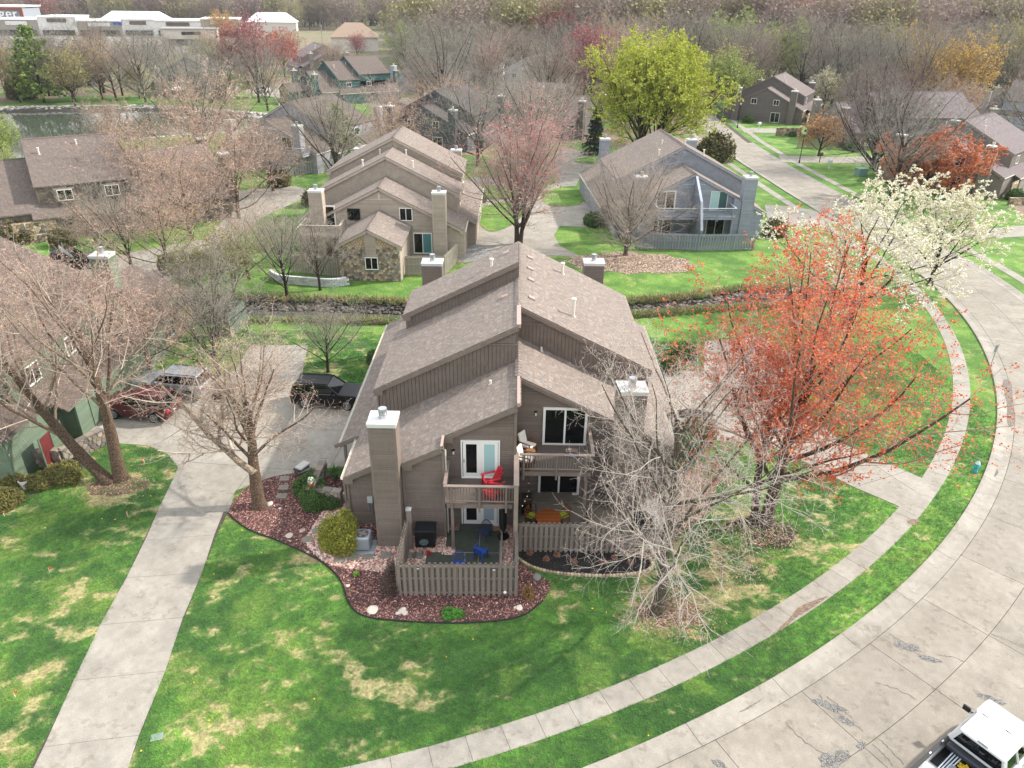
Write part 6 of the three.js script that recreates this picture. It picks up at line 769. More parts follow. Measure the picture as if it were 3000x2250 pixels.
// pots and small things
function pot(x, z, r, h, c, label, plantC, y = 0) { const t = thing('flower_pot', label, 'pot', [x, y, z]); const m = new MB(); m.tube([[0, 0, 0], [0, h * 0.5, 0], [0, h * 0.88, 0], [0, h, 0]], [r * 0.7, r * 0.9, r, r * 1.08], 16, true); m.build('pot', std(c, { roughness: 0.6 }), t); new MB().cyl(r * 0.9, r * 0.9, 0.01, 0, h, 0, 14).build('soil', std(0x4a352b), t); if (plantC) { const s = shrub({ seed: Math.round(x * 31 + 900), w: r * 1.3, d: r * 1.3, h: r * 1.6, n: 380, leaf: 0.06, colours: plantC, skirt: 0.1 }), q = s.twig.build('flowers', MAT.leaf, t); q.position.y = h; } return t; }
pot(-9.33,-31.24, 0.17, 0.42, 0xd8d6d2, 'white pot with soil beside the porch downspout', null); pot(-9.45,-30.94, 0.16, 0.36, 0xbfc2c4, 'grey-white pot left of the soil-filled pot', null); { const t = thing('path_light', 'small grey path light by the two pots', 'lamp', at(-9.56,-30.64)); new MB().cyl(0.015, 0.015, 0.34, 0, 0, 0, 6).build('stake', MAT.dark, t); new MB().cyl(0.06, 0.05, 0.1, 0, 0.3, 0, 10).cyl(0.09, 0.03, 0.05, 0, 0.4, 0, 12).build('lamp_head', std(0x8d9296), t); }
pot(-10.3, -30.95, 0.15, 0.28, 0xd8692a, 'orange pot of white flowers on the stone porch wall', [lin(235, 235, 230), lin(120, 150, 90)], 0.98);
pot(-25.82,-31.70, 0.27, 0.55, 0xdedbd4, 'white urn in the bed of the green house', null); pot(-24.01,-33.68, 0.2, 0.35, 0x243a6a, 'dark blue pot at the end of the green house wall', [lin(60, 50, 46)]); pot(-24.71,-34.27, 0.17, 0.3, 0x1d1d20, 'black pot at the end of the green house wall', null);
{ const t = thing('bag_stack', 'stack of striped soil bags at the drive edge', 'bags', [-11.59,-33.53, 0].reduce((a, v, k) => (k < 2 && (a[k * 2] = v), a), [0, 0, 0]), 0.5); for (let k = 0; k < 4; k++) { const m = mesh('bag', new RoundedBoxGeometry(0.78, 0.14, 0.5, 3, 0.065), std([0x4a4644, 0x8d8a86, 0x3b3838, 0xb9b6b2][k]), t, [(k % 2) * 0.08, 0.09 + k * 0.125, 0], [0, k * 0.2, 0]); void m; } }
{ const t = thing('grass_clump', 'spiky green grass clump behind the porch wall', 'plant', [-9.6, 0, -32.9]); const m = new MB(), r = rng(61); for (let k = 0; k < 90; k++) { const a = r() * TAU, e = 0.25 + r() * 0.35; m.col = lin(60 + r() * 40, 100 + r() * 40, 40); m.tube([[Math.cos(a) * 0.05, 0, Math.sin(a) * 0.05], [Math.cos(a) * e * 0.5, 0.6, Math.sin(a) * e * 0.5], [Math.cos(a) * e, 0.5 + r() * 0.35, Math.sin(a) * e]], [0.012, 0.012, 0.003], 3); } m.build('leaves', MAT.leaf, t); }
{ const r = rng(63), spots = [['largest flat white stone at the front left of the red bed', -5.87,-23.35, .24, .3], ['white stone disc at the left of the red bed rim', -10.81,-28.18, .18, .3], ['pink pointed stone beside the path', -10.28,-28.53, .16, .8], ['first of the pale cobbles in the red bed', -4.62,-23.28, .13, .8], ['second of the pale cobbles in the red bed', -4.44,-23.18, .12, .8], ['third of the pale cobbles in the red bed', -4.54,-23.38, .12, .8], ['fourth of the pale cobbles in the red bed', -4.76,-23.16, .09, .8], ['pale pointed stone at the right of the red bed', 0.49,-23.59, .15, .8], ['small round white stone at the right of the red bed', 0.29,-23.62, .08, .8], ['grey rock right of the front fence', 1.29,-25.49, .2, .9], ['white pebble at the left rim of the red bed', -7.23,-24.77, .1, .6], ['white stone by the rim near the steps', -9.60,-26.98, .08, .6], ['white stone by the rim below the path', -8.90,-26.61, .08, .6], ['round stone beside the birch trunk', -12.52,-30.62, .18, .8], ['white pebble near the birch', -11.89,-30.30, .09, .7], ['grey stone at the house corner by the pots', -8.75,-31.11, .25, 1.3]];
  for (const [l, x, z, s, f] of spots) { const m = mesh('garden_stone', rockGeo[Math.floor(r() * 3)], std(l.includes('grey') ? 0x7d7872 : l.includes('pink') ? 0xb99c8e : 0xbcb2a6), null, [x, s * f * 0.3, z], [0, r() * 6, 0]); m.scale.set(s, s * f, s); tag(m, l, 'stone'); } }
{ const t = thing('path_light', 'white globe garden light before the front fence', 'lamp', at(-0.16,-24.19)); new MB().cyl(0.012, 0.012, 0.3, 0, 0, 0, 6).build('stake', MAT.black, t); mesh('globe', new THREE.SphereGeometry(0.075, 14, 10), std(0xe8e6df, { roughness: 0.3 }), t, [0, 0.34, 0]); }
// utility covers and flags on the lawn
tag(mesh('utility_cover', new MB().box(0.42, 0.03, 0.3).cyl(0.05, 0.05, 0.035, 0, 0, 0, 10).geometry(), std(0xa9c4bd, { map: T.concrete }), null, at(-12.46,-17.07), [0, 0.3, 0]), 'pale green utility cover set in the lawn right of the drive', 'cover');
{ const g = new MB(); g.box(0.016, 0.3, 0.016); const fl = new MB(); fl.box(0.12, 0.1, 0.012, 0.06, 0.22, 0); let b; for (const [x, z, l] of [[-20.95,-25.31, 'below the olive bushes'], [-18.46,-18.64, 'nearest the picture corner'], [-19.38,-29.48, 'beside the drive'], [-25.51,-29.30, 'at the bed of the green house'], [-20.64,-34.18, 'beside the twin birch']]) { if (!b) { b = thing('marker_flag', 'small orange marker flag in the lawn ' + l, 'flag', [x, 0, z], 0.3, 'orange marker flags'); g.build('stake', MAT.white, b); fl.build('flag', std(0xd8602a), b); } else copyOf(b, [x, 0, z], x, 'small orange marker flag in the lawn ' + l); } }
// street furniture
{ const t = thing('fire_hydrant', 'turquoise fire hydrant with white top on the kerb strip', 'hydrant', at(26.44,-34.67)), m = std(0x3fa0a4, { roughness: 0.5 }); new MB().tube([[0, 0, 0], [0, 0.06, 0], [0, 0.07, 0], [0, 0.52, 0], [0, 0.54, 0], [0, 0.58, 0]], [0.17, 0.17, 0.11, 0.11, 0.15, 0.15], 14, true).build('barrel', m, t); new MB().tube([[0, 0.58, 0], [0, 0.66, 0], [0, 0.74, 0], [0, 0.78, 0]], [0.14, 0.125, 0.07, 0.03], 14, true).build('bonnet', std(0xdcE8e6, { roughness: 0.5 }), t); for (const [a, r] of [[0, 0.06], [Math.PI, 0.06], [-1.57, 0.08]]) new MB().tube([[Math.cos(a) * 0.08, 0.4, -Math.sin(a) * 0.08], [Math.cos(a) * 0.2, 0.4, -Math.sin(a) * 0.2]], [r, r * 1.1], 10, true).build('nozzle', m, t); new MB().cyl(0.03, 0.03, 0.05, 0, 0.78, 0, 5).build('operating_nut', m, t); }
{ const t = thing('street_sign', 'grey steel sign post seen from behind on the kerb strip', 'sign', at(33.69,-46.35), 0.5); new MB().box(0.06, 2.7, 0.04).build('post', MAT.metal, t); new MB().box(0.46, 0.6, 0.012, 0, 2.15, -0.03).build('sign_plate', std(0xaeb2b5, { metalness: 0.6, roughness: 0.4 }), t); }
function lampPost(x, z, label) { const t = thing('street_lamp', label, 'street lamp', [x, 0, z], 0, 'black street lamps'); new MB().tube([[0, 0, 0], [0, 0.5, 0], [0, 0.55, 0], [0, 4.6, 0]], [0.14, 0.12, 0.07, 0.05], 10, true).build('post', MAT.black, t); new MB().hexa([[-0.12, 4.6, 0.12], [0.12, 4.6, 0.12], [0.12, 4.6, -0.12], [-0.12, 4.6, -0.12]], [[-0.2, 5.05, 0.2], [0.2, 5.05, 0.2], [0.2, 5.05, -0.2], [-0.2, 5.05, -0.2]]).build('lantern', std(0xcfcabd, { roughness: 0.3 }), t); new MB().tube([[0, 5.05, 0], [0, 5.2, 0], [0, 5.35, 0]], [0.28, 0.12, 0.02], 8, true).build('lamp_cap', MAT.black, t); }
lampPost(46.60,-161.70, 'black post lamp before the far corner house'); lampPost(47.01,-124.59, 'black post lamp on the pavement by the golden tree');
function mailbox(x, z, c, label) { const t = thing('mailbox', label, 'mailbox', [x, 0, z], 0.3); new MB().box(0.1, 1.1, 0.1).build('post', std(c), t); const m = new MB(); m.box(0.5, 0.3, 0.6, 0, 1.1, 0); m.build('box', std(c), t); mesh('lid', new THREE.CylinderGeometry(0.25, 0.25, 0.6, 16, 1, false, 0, Math.PI), std(c), t, [0, 1.4, 0], [Math.PI / 2, 0, Math.PI / 2]); }
mailbox(50.02,-119.64, 0xc7cbd0, 'pale grey mailbox at the mouth of the far driveway'); mailbox(50.25,-158.92, 0xd5d8da, 'white mailbox beside the far street before the corner house'); mailbox(50.67,-125.46, 0x4a3a30, 'brown mailbox near the golden tree');
{ const t = thing('utility_box', 'green metal utility cabinet beside the large dark tree', 'cabinet', at(53.30,-115.31), 0.2); mesh('cabinet', new RoundedBoxGeometry(1.5, 1.1, 1.2, 1, 0.05), std(0x6d8c86, { roughness: 0.5 }), t, [0, 0.55, 0]); new MB().box(1.56, 0.08, 1.26, 0, 1.1, 0).build('lid', std(0x7b9a93), t); }
{ const t = thing('satellite_dish', 'white satellite dish above the green house ridge', 'dish', [-42.5, 0, -66.5], 2.4); new MB().cyl(0.06, 0.06, 2.6, 0, 0, 0, 8).build('mast', MAT.metal, t); mesh('dish', new THREE.SphereGeometry(1.5, 24, 8, 0, TAU, 0, 0.75), std(0xb5b9bd, { roughness: 0.4 }), t, [0, 2.2, 1.2], [-2.2, 0, 0]); }
tag(new MB().cyl(0.26, 0.2, 0.16, 0, 0, 0, 14).build('bird_nest', std(0x5a4434, { map: T.chips }), null, [-14.2, 6.3, -30.7]), 'dark twig nest in the fork of the bed birch', 'nest');
{ const t = thing('canopy_tent', 'white pop-up canopy at the light grey house across the pond', 'canopy', [-84.5, 0, -194.5]); new MB().poly([[-1.5, 2.2, 1.5], [1.5, 2.2, 1.5], [0, 3.1, 0]]).poly([[1.5, 2.2, 1.5], [1.5, 2.2, -1.5], [0, 3.1, 0]]).poly([[1.5, 2.2, -1.5], [-1.5, 2.2, -1.5], [0, 3.1, 0]]).poly([[-1.5, 2.2, -1.5], [-1.5, 2.2, 1.5], [0, 3.1, 0]]).build('canopy', MAT.white, t); for (const [a, b] of [[-1, -1], [1, -1], [1, 1], [-1, 1]]) new MB().box(0.06, 2.2, 0.06, a * 1.45, 0, b * 1.45).build('leg', MAT.metal, t); }
{ // string lights over the right terrace
  const t = thing('string_lights', 'string of small warm bulbs over the right terrace', 'lights', [0, 0, 0]), pts = [[0.6, 3.1, -31.5], [0.9, 2.5, -29], [0.5, 2.5, -27.4]], p2 = [[3.7, 3.6, -29.4], [5, 2.9, -29.2], [6, 3.2, -31], [4.4, 2.5, -31.7]]; for (const q of [pts, p2]) { const c = new THREE.CatmullRomCurve3(q.map((a) => V(...a))).getPoints(24); new MB().tube(c.map((a) => [a.x, a.y, a.z]), c.map(() => 0.008), 4).build('cable', MAT.black, t); for (let k = 1; k < 24; k += 3) mesh('bulb', new THREE.SphereGeometry(0.035, 8, 6), std(0xe9dfa8, { roughness: 0.2 }), t, [c[k].x, c[k].y - 0.06, c[k].z]); } }
// ---------------------------------------------------------------- vehicles
const tyreMat = std(0x17181a, { roughness: 0.8 }), rimMat = std(0xb4b7ba, { metalness: 0.8, roughness: 0.3 });
function wheel(parent, x, z, r = 0.36, y = r, rx = 0) { const side = Math.sign(z) || 1, t = mesh('wheel', new THREE.TorusGeometry(r - 0.085, 0.1, 10, 24), tyreMat, parent, [x, y, z], [rx, 0, 0]); const m = new MB(); for (let k = 0; k < 10; k++) { const a = k / 10 * TAU; m.beam([0, 0, 0.06 * side], [Math.cos(a) * (r - 0.12), Math.sin(a) * (r - 0.12), 0.08 * side], 0.045, 0.03); } m.geo(new THREE.TorusGeometry(r - 0.13, 0.025, 6, 24), M4(0, 0, 0.08 * side)); m.geo(new THREE.CylinderGeometry(0.07, 0.07, 0.03, 12), M4(0, 0, 0.08 * side, Math.PI / 2, 0, 0)); m.build('rim', rimMat, t); mesh('hub', new THREE.CylinderGeometry(r - 0.11, r - 0.11, 0.04, 20), MAT.dark, t, [0, 0, 0], [Math.PI / 2, 0, 0]); return t; }
function suv(label, x, z, turn, colour, o = {}) { // front towards local +x
  const t = thing(o.name ?? 'parked_car', label, o.category ?? 'car', [x, 0.03, z], turn), paint = new THREE.MeshPhysicalMaterial({ color: colour, roughness: 0.28, metalness: o.metal ?? 0, specularIntensity: 0.7, side: THREE.DoubleSide }), L = (o.L ?? 4.6) / 2, W = o.W ?? 1.82, hb = o.belt ?? 1.08, ht = o.H ?? 1.72, wb = L * 0.59;
  const s = new THREE.Shape(), r = 0.42; s.moveTo(-L + 0.06, 0.34); s.lineTo(-wb - r, 0.28); s.absarc(-wb, 0.34, r, Math.PI, 0, true); s.lineTo(wb - r, 0.26); s.absarc(wb, 0.34, r, Math.PI, 0, true); s.lineTo(L - 0.08, 0.32); s.quadraticCurveTo(L + 0.03, 0.65, L - 0.03, 0.9); s.quadraticCurveTo(L - 0.12, 1.04, L - 0.55, 1.08); s.lineTo(L * 0.42, hb + 0.04); s.lineTo(-L + 0.22, hb + 0.04); s.quadraticCurveTo(-L - 0.02, 0.9, -L, 0.7); s.closePath();
  const e = new THREE.ExtrudeGeometry(s, { depth: W - 0.2, bevelEnabled: true, bevelThickness: 0.1, bevelSize: 0.06, bevelOffset: -0.06, bevelSegments: 3, curveSegments: 10 }); e.translate(0, 0, -(W - 0.2) / 2); mesh('body', e, paint, t);
  const x0 = -L + 0.1, x1 = L * 0.38, w0 = W / 2 - 0.05, w1 = W / 2 - 0.17, a0 = x0 + 0.2, a1 = x1 - 0.7, B = [[x0, hb, w0], [x1, hb, w0], [x1, hb, -w0], [x0, hb, -w0]], Tp = [[a0, ht - 0.06, w1], [a1, ht - 0.06, w1], [a1, ht - 0.06, -w1], [a0, ht - 0.06, -w1]];
  new MB().hexa(B, Tp).build('windows', MAT.carGlass, t);
  const roof = new MB(); roof.hexa(Tp, Tp.map(([a, y, b]) => [a * 0.97, ht, b * 0.9])); roof.build('roof', paint, t);
  const pil = new MB(); for (let k = 0; k < 4; k++) pil.beam(B[k], [Tp[k][0], Tp[k][1], Tp[k][2]], 0.075, 0.075); for (const q of [-1, 1]) { for (const f of [0.34, 0.66]) { const bx = lerp(x0, x1 - 0.5, f), tx = lerp(a0, a1, f); pil.beam([bx, hb, q * w0], [tx, ht - 0.06, q * w1], 0.08, 0.05); } pil.beam([a0, ht - 0.05, q * w1], [a1, ht - 0.05, q * w1], 0.07, 0.05); pil.beam([x0, hb + 0.02, q * w0], [x1, hb + 0.02, q * w0], 0.04, 0.03); } pil.build('pillars', paint, t);
  if (o.trim !== false) for (const q of [-1, 1]) { new MB().beam([x0 + 0.4, hb + 0.02, q * (w0 + 0.012)], [x1 - 0.25, hb + 0.02, q * (w0 + 0.012)], 0.02, 0.025).build('trim', MAT.metal, t); new MB().beam([a0 + 0.05, ht + 0.035, q * w1 * 0.92], [a1 - 0.1, ht + 0.035, q * w1 * 0.92], 0.035, 0.03).build('roof_rail', o.rail ?? MAT.darkMetal, t); }
  for (const q of [-1, 1]) { wheel(t, -wb, q * (W / 2 - 0.1), 0.36); wheel(t, wb, q * (W / 2 - 0.1), 0.36); mesh('mirror', new RoundedBoxGeometry(0.12, 0.13, 0.22, 2, 0.04), paint, t, [x1 - 0.42, hb + 0.1, q * (W / 2 + 0.08)]); mesh('tail_light', new RoundedBoxGeometry(0.12, 0.16, 0.36, 1, 0.03), std(0x9c1a1c, { roughness: 0.25 }), t, [-L + 0.04, 0.82, q * (W / 2 - 0.24)]); mesh('headlight', new RoundedBoxGeometry(0.22, 0.13, 0.36, 1, 0.04), std(0xd5dade, { roughness: 0.15 }), t, [L - 0.17, 0.74, q * (W / 2 - 0.25)]); for (const f of [-0.25, 0.2]) new MB().box(0.16, 0.025, 0.03, f * L, 0.84, q * (W / 2 + 0.005)).build('door_handle', paint, t); }
  new MB().box(0.02, 0.12, 0.34, -L + 0.0, 0.62, 0).build('number_plate', MAT.white, t); new MB().box(0.03, 0.2, 1.1, L - 0.06, 0.5, 0).build('grille', MAT.dark, t); return t;
}
suv('black shiny SUV parked by the left gutter of the middle house', -11.80,-41.38, -0.06, 0x07080d, {});
suv('silver minivan parked nearest the spur drive', -22.34,-42.51, 2.99, 0xb8bcc0, { metal: 0.6, L: 5.0, H: 1.7 });
suv('dark red SUV parked behind the twin birch', -23.16,-39.56, 2.99, 0x4a1a1f, {});
suv('black off-road car with red tail lights behind the green house ridge', -41.97,-66.92, 0.4, 0x15161a, { H: 1.75, L: 4.3 });
suv('dark grey car among the russet trees behind the green house', -31.49,-66.94, 0.9, 0x3a3b40, {});
suv('white SUV on the drive of the teal house', -68.40,-210.15, 1.2, 0xd9dcde, {});
suv('black SUV on the paving by the pale birch', -28.82,-185.09, 0.1, 0x121317, {});
{ // far parking lot: one sedan, the rest copies
  let base; const r = rng(55); const cols = [0xb9bcc0, 0x2a2c30, 0x8b1f22, 0xdadcdd, 0x4a5560, 0x6d7074];
  const spots = []; for (let k = 0; k < 26; k++) spots.push([-215 - (k % 9) * 9 - r() * 2, -352 - Math.floor(k / 9) * 26 - (k % 9) * 5]);
  spots.forEach(([x, z], k) => { if (!base) base = suv('small far car in the parking lot before the shops', x, z, 0.5, 0xc4c6c9, { name: 'far_car' }), base.userData.group = 'cars in the far parking lot'; else copyOf(base, [x, 0, z], 0.5 + (r() < 0.5 ? Math.PI : 0)); });
}
{ // pick-up truck, cut by the frame
  const t = thing('pickup_truck', 'white pick-up truck at the far kerb with a spare wheel in its bed', 'truck', [15.73, 0.03, -15.9], 0.6), paint = new THREE.MeshPhysicalMaterial({ color: 0xcfcfcd, roughness: 0.35, side: THREE.DoubleSide }), W = 0.98;
  const s = new THREE.Shape(); s.moveTo(-2.5, 0.45); s.lineTo(-1.75, 0.42); s.absarc(-1.3, 0.42, 0.45, Math.PI, 0, true); s.lineTo(1.75, 0.4); s.absarc(2.2, 0.42, 0.45, Math.PI, 0, true); s.lineTo(3.05, 0.45); s.lineTo(3.12, 0.9); s.quadraticCurveTo(3.0, 1.14, 2.6, 1.18); s.lineTo(1.65, 1.24); s.lineTo(0.0, 1.22); s.lineTo(0, 0.72); s.lineTo(-2.5, 0.72); s.closePath();
  const e = new THREE.ExtrudeGeometry(s, { depth: 1.76, bevelEnabled: true, bevelThickness: 0.1, bevelSize: 0.05, bevelOffset: -0.05, bevelSegments: 3, curveSegments: 10 }); e.translate(0, 0, -0.88); mesh('body', e, paint, t);
  const B = [[-0.02, 1.2, 0.9], [1.95, 1.22, 0.9], [1.95, 1.22, -0.9], [-0.02, 1.2, -0.9]], Tp = [[0.08, 1.78, 0.7], [1.22, 1.78, 0.7], [1.22, 1.78, -0.7], [0.08, 1.78, -0.7]];
  new MB().hexa(B, Tp).build('windows', MAT.carGlass, t);
  const roofShape = new RoundedBoxGeometry(1.26, 0.12, 1.5, 4, 0.055); mesh('roof', roofShape, paint, t, [0.64, 1.8, 0]);
  const pil = new MB(); for (let k = 0; k < 4; k++) pil.beam(B[k], Tp[k], 0.12, 0.1); for (const q of [-1, 1]) { pil.beam([0.95, 1.2, q * 0.91], [0.85, 1.78, q * 0.71], 0.1, 0.06); pil.beam([0, 1.22, q * 0.91], [1.9, 1.24, q * 0.91], 0.08, 0.06); } pil.beam([-0.02, 1.25, -0.9], [-0.02, 1.25, 0.9], 0.08, 0.1); pil.build('pillars', paint, t);
  for (const q of [-1, 1]) { const b = new MB(); b.box(2.42, 0.52, 0.07, -1.25, 0.74, q * 0.93); b.build('bed_side', paint, t); new MB().box(2.42, 0.04, 0.13, -1.25, 1.26, q * 0.93).build('bed_rail', MAT.dark, t); for (const f of [-0.4, -1.2]) mesh('rail_hook', new RoundedBoxGeometry(0.12, 0.03, 0.05, 1, 0.01), MAT.metal, t, [f, 1.31, q * 0.93]); }
  new MB().box(2.4, 0.05, 1.8, -1.25, 0.73, 0).build('bed_floor', MAT.dark, t); new MB().box(0.07, 0.5, 1.8, -2.45, 0.75, 0).build('tailgate', paint, t); new MB().box(0.05, 0.5, 1.8, -0.06, 0.74, 0).build('bed_wall', MAT.dark, t);
  mesh('toolbox', new RoundedBoxGeometry(0.26, 0.2, 1.7, 2, 0.06), std(0x23272e, { roughness: 0.5 }), t, [-0.26, 1.2, 0]);
  new MB().tube([[0.06, 1.86, -0.16], [0.02, 1.9, -0.1], [0.02, 1.9, 0.1], [0.06, 1.86, 0.16]], [0.025, 0.035, 0.035, 0.025], 6).build('brake_light', std(0x8a8d90), t);
  for (const q of [-1, 1]) { wheel(t, -1.3, q * 0.86, 0.4); wheel(t, 2.2, q * 0.86, 0.4); mesh('mirror', new RoundedBoxGeometry(0.1, 0.22, 0.26, 2, 0.04), MAT.dark, t, [1.62, 1.3, q * 1.16]); new MB().beam([1.66, 1.24, q * 0.92], [1.64, 1.28, q * 1.1], 0.06, 0.05).build('mirror_arm', MAT.dark, t); for (const f of [0.25, 0.95]) new MB().box(0.2, 0.035, 0.03, f, 1.08, q * 0.995).build('door_handle', paint, t); }
  new MB().beam([1.95, 1.235, -0.75], [1.75, 1.34, -0.1], 0.025, 0.015).beam([1.95, 1.235, 0.05], [1.75, 1.34, 0.7], 0.025, 0.015).build('wiper', MAT.black, t);
  const lay = (name, label, cat, x, y, z, fn) => { const p = V(x, y, z).applyEuler(new THREE.Euler(0, 0.6, 0)), g = thing(name, label, cat, [15.73 + p.x, 0.03 + y, -15.9 + p.z], 0.6); fn(g); };
  lay('spare_wheel', 'spare wheel lying in the bed of the white pick-up', 'wheel', -0.95, 1.0, 0.35, (g) => { mesh('tyre', new THREE.TorusGeometry(0.3, 0.11, 12, 28), tyreMat, g, [0, 0, 0], [Math.PI / 2 - 0.25, 0, 0]); mesh('rim', new THREE.CylinderGeometry(0.22, 0.22, 0.08, 24), std(0xc9cbcc, { metalness: 0.7, roughness: 0.35 }), g, [0, 0.02, 0], [-0.25, 0, 0]); const h = new MB(); for (let k = 0; k < 6; k++) h.cyl(0.035, 0.035, 0.02, Math.cos(k * 1.05) * 0.14, 0.065, Math.sin(k * 1.05) * 0.14, 8); h.build('rim_hole', MAT.black, g, [0, 0, 0], [-0.25, 0, 0]); });
  lay('yellow_strap', 'crumpled yellow strap in the bed of the white pick-up', 'strap', -0.6, 0.98, -0.1, (g) => { const r = rng(3), m = new MB(); for (let k = 0; k < 5; k++) m.tube(Array.from({ length: 7 }, () => [(r() - 0.5) * 0.4, r() * 0.12, (r() - 0.5) * 0.35]), Array(7).fill(0.022), 5); m.build('webbing', std(0xc6a81e), g); });
  lay('bed_bucket', 'grey bucket lying in the bed of the white pick-up', 'bucket', -0.95, 0.85, -0.3, (g) => { new MB().tube([[-0.2, 0.05, 0], [0.2, 0.05, 0]], [0.14, 0.18], 14, true).build('bucket', std(0x777a7d), g); });
  lay('red_rag', 'red cloth in the bed of the white pick-up', 'cloth', -1.25, 0.78, -0.45, (g) => { const m = mesh('cloth', rockGeo[1], std(0xa31f24), g, [0, 0.05, 0]); m.scale.set(0.2, 0.08, 0.16); });
  lay('metal_pipes', 'bundle of light pipes in the bed of the white pick-up', 'pipes', -0.9, 1.0, -0.55, (g) => { for (let k = 0; k < 4; k++) new MB().tube([[-0.8, -0.1, k * 0.07], [0.55, 0.12, k * 0.09]], [0.025, 0.025], 8, true).build('pipe', std(0xaab3ba, { metalness: 0.4, roughness: 0.4 }), g); });
}
// ---------------------------------------------------------------- shops far behind
const font = await new FontLoader().loadAsync('fonts/droid/droid_sans_bold.typeface.json');
function letters(text, size, parent, pos, material, ry = 0, depth = 0.3) { const g = new TextGeometry(text, { font, size, depth, curveSegments: 4 }); g.computeBoundingBox(); g.translate(-(g.boundingBox.max.x + g.boundingBox.min.x) / 2, 0, 0); return mesh('lettering', g, material, parent, pos, [0, ry, 0]); }
{ const brick = std(0x8a4a36, { map: T.paint }), panel = std(0x9aa1ab, { map: T.paint }), wh = std(0xe4e4e2), t = thing('supermarket', 'large supermarket front with a brick-red frame and white lettering', 'shop', [-333, 0, -505], 0.28);
  new MB().box(46, 13.5, 40, 0, 0, -20.3).build('wall', panel, t); new MB().box(47, 1.6, 1.4, 0, 12.6, 0.3).box(1.8, 12.6, 1.4, 22.6, 0, 0.3).build('brick_frame', brick, t); new MB().box(48, 0.8, 42, 0, 14.2, -20).build('parapet', wh, t); const wn = new MB(); for (let k = 0; k < 14; k++) wn.box(2.4, 2.6, 0.4, -20 + k * 3.05, 2.2, 0.1); wn.build('window', MAT.glass, t); new MB().box(44, 1.2, 0.5, 0, 5.2, 0.2).build('canopy', wh, t); letters('Kroger', 4.8, t, [9.6, 8.0, 0.1], MAT.white); letters('MARKETPLACE', 1.35, t, [15.5, 5.9 + 0.6, 0.1], MAT.white); }
{ const t = thing('shopping_mall', 'long low white shopping mall with flat roofs', 'shop', [-238, 0, -478], 0.28), wh = std(0xdfdedb, { map: T.paint }), gr = std(0x9c968c, { map: T.paint }), dk = std(0x5e5248); let x = -62; for (const [w, h, m] of [[22, 8.5, gr], [20, 10, wh], [24, 8, gr], [18, 9, wh], [26, 8.5, wh], [22, 9.5, gr]]) { new MB().box(w, h, 36, x + w / 2, 0, -18).build('wall', m, t); new MB().box(w + 0.4, 0.6, 37, x + w / 2, h, -18).build('roof', std(0xe6e6e4), t); new MB().box(w - 3, 2.8, 0.4, x + w / 2, 0.6, 0.1).build('window', MAT.glass, t); new MB().box(w * 0.5, 2, 0.5, x + w / 2, h - 2.6, 0.15).build('sign_band', m === wh ? dk : wh, t); x += w; } new MB().box(5, 1.5, 0.3, 2, 6.3, 0.6).build('sign', std(0x2b4a94), t); }
{ const t = thing('corner_shop', 'beige corner shop with a dark sign before the mall', 'shop', [-162, 0, -398], 0.3), wh = std(0xc9c1b4, { map: T.paint }); new MB().box(26, 7.5, 18, 0, 0, -9).build('wall', wh, t); new MB().box(27, 0.6, 19, 0, 7.5, -9).build('roof', std(0x8d8a86), t); new MB().box(20, 2.8, 0.3, 0, 0.5, 0.1).build('window', MAT.glass, t); new MB().box(9, 1.4, 0.3, 1, 5.2, 0.15).build('sign', std(0x3a2f2a), t); }
for (const [x, z, w, l] of [[-262, -560, 44, 'white-roofed pavilion behind the long mall'], [-178, -590, 34, 'grey-roofed hall behind the corner shop'], [-80, -395, 22, 'tan-roofed building between bare trees right of the shops']]) { const t = thing('hall', l, 'building', [x, 0, z], 0.2), c = l.includes('tan') ? std(0x8c7866) : std(0xd5d8dc); new MB().box(w, 6, 24, 0, 0, 0).build('wall', std(0xcfc8be), t); new MB().hexa([[-w / 2 - 1, 6, 13], [w / 2 + 1, 6, 13], [w / 2 + 1, 6, -13], [-w / 2 - 1, 6, -13]], [[-w / 2 + 7, 12, 0.5], [w / 2 - 7, 12, 0.5], [w / 2 - 7, 12, -0.5], [-w / 2 + 7, 12, -0.5]]).build('roof', c, t); }
for (const [x, z, h, l] of [[-128, -330, 14, 'tall pale utility pole before the shops'], [-80, -330, 13, 'utility pole in the wood right of the shops'], [-8, -420, 15, 'utility pole with cross-arms in the far wood']]) { const t = thing('utility_pole', l, 'pole', [x, 0, z]); new MB().cyl(0.22, 0.16, h, 0, 0, 0, 8).build('pole', std(0x9b9184), t); new MB().box(4, 0.18, 0.18, 0, h - 1, 0).box(3, 0.18, 0.18, 0, h - 2.4, 0).build('cross_arm', std(0x9b9184), t); }
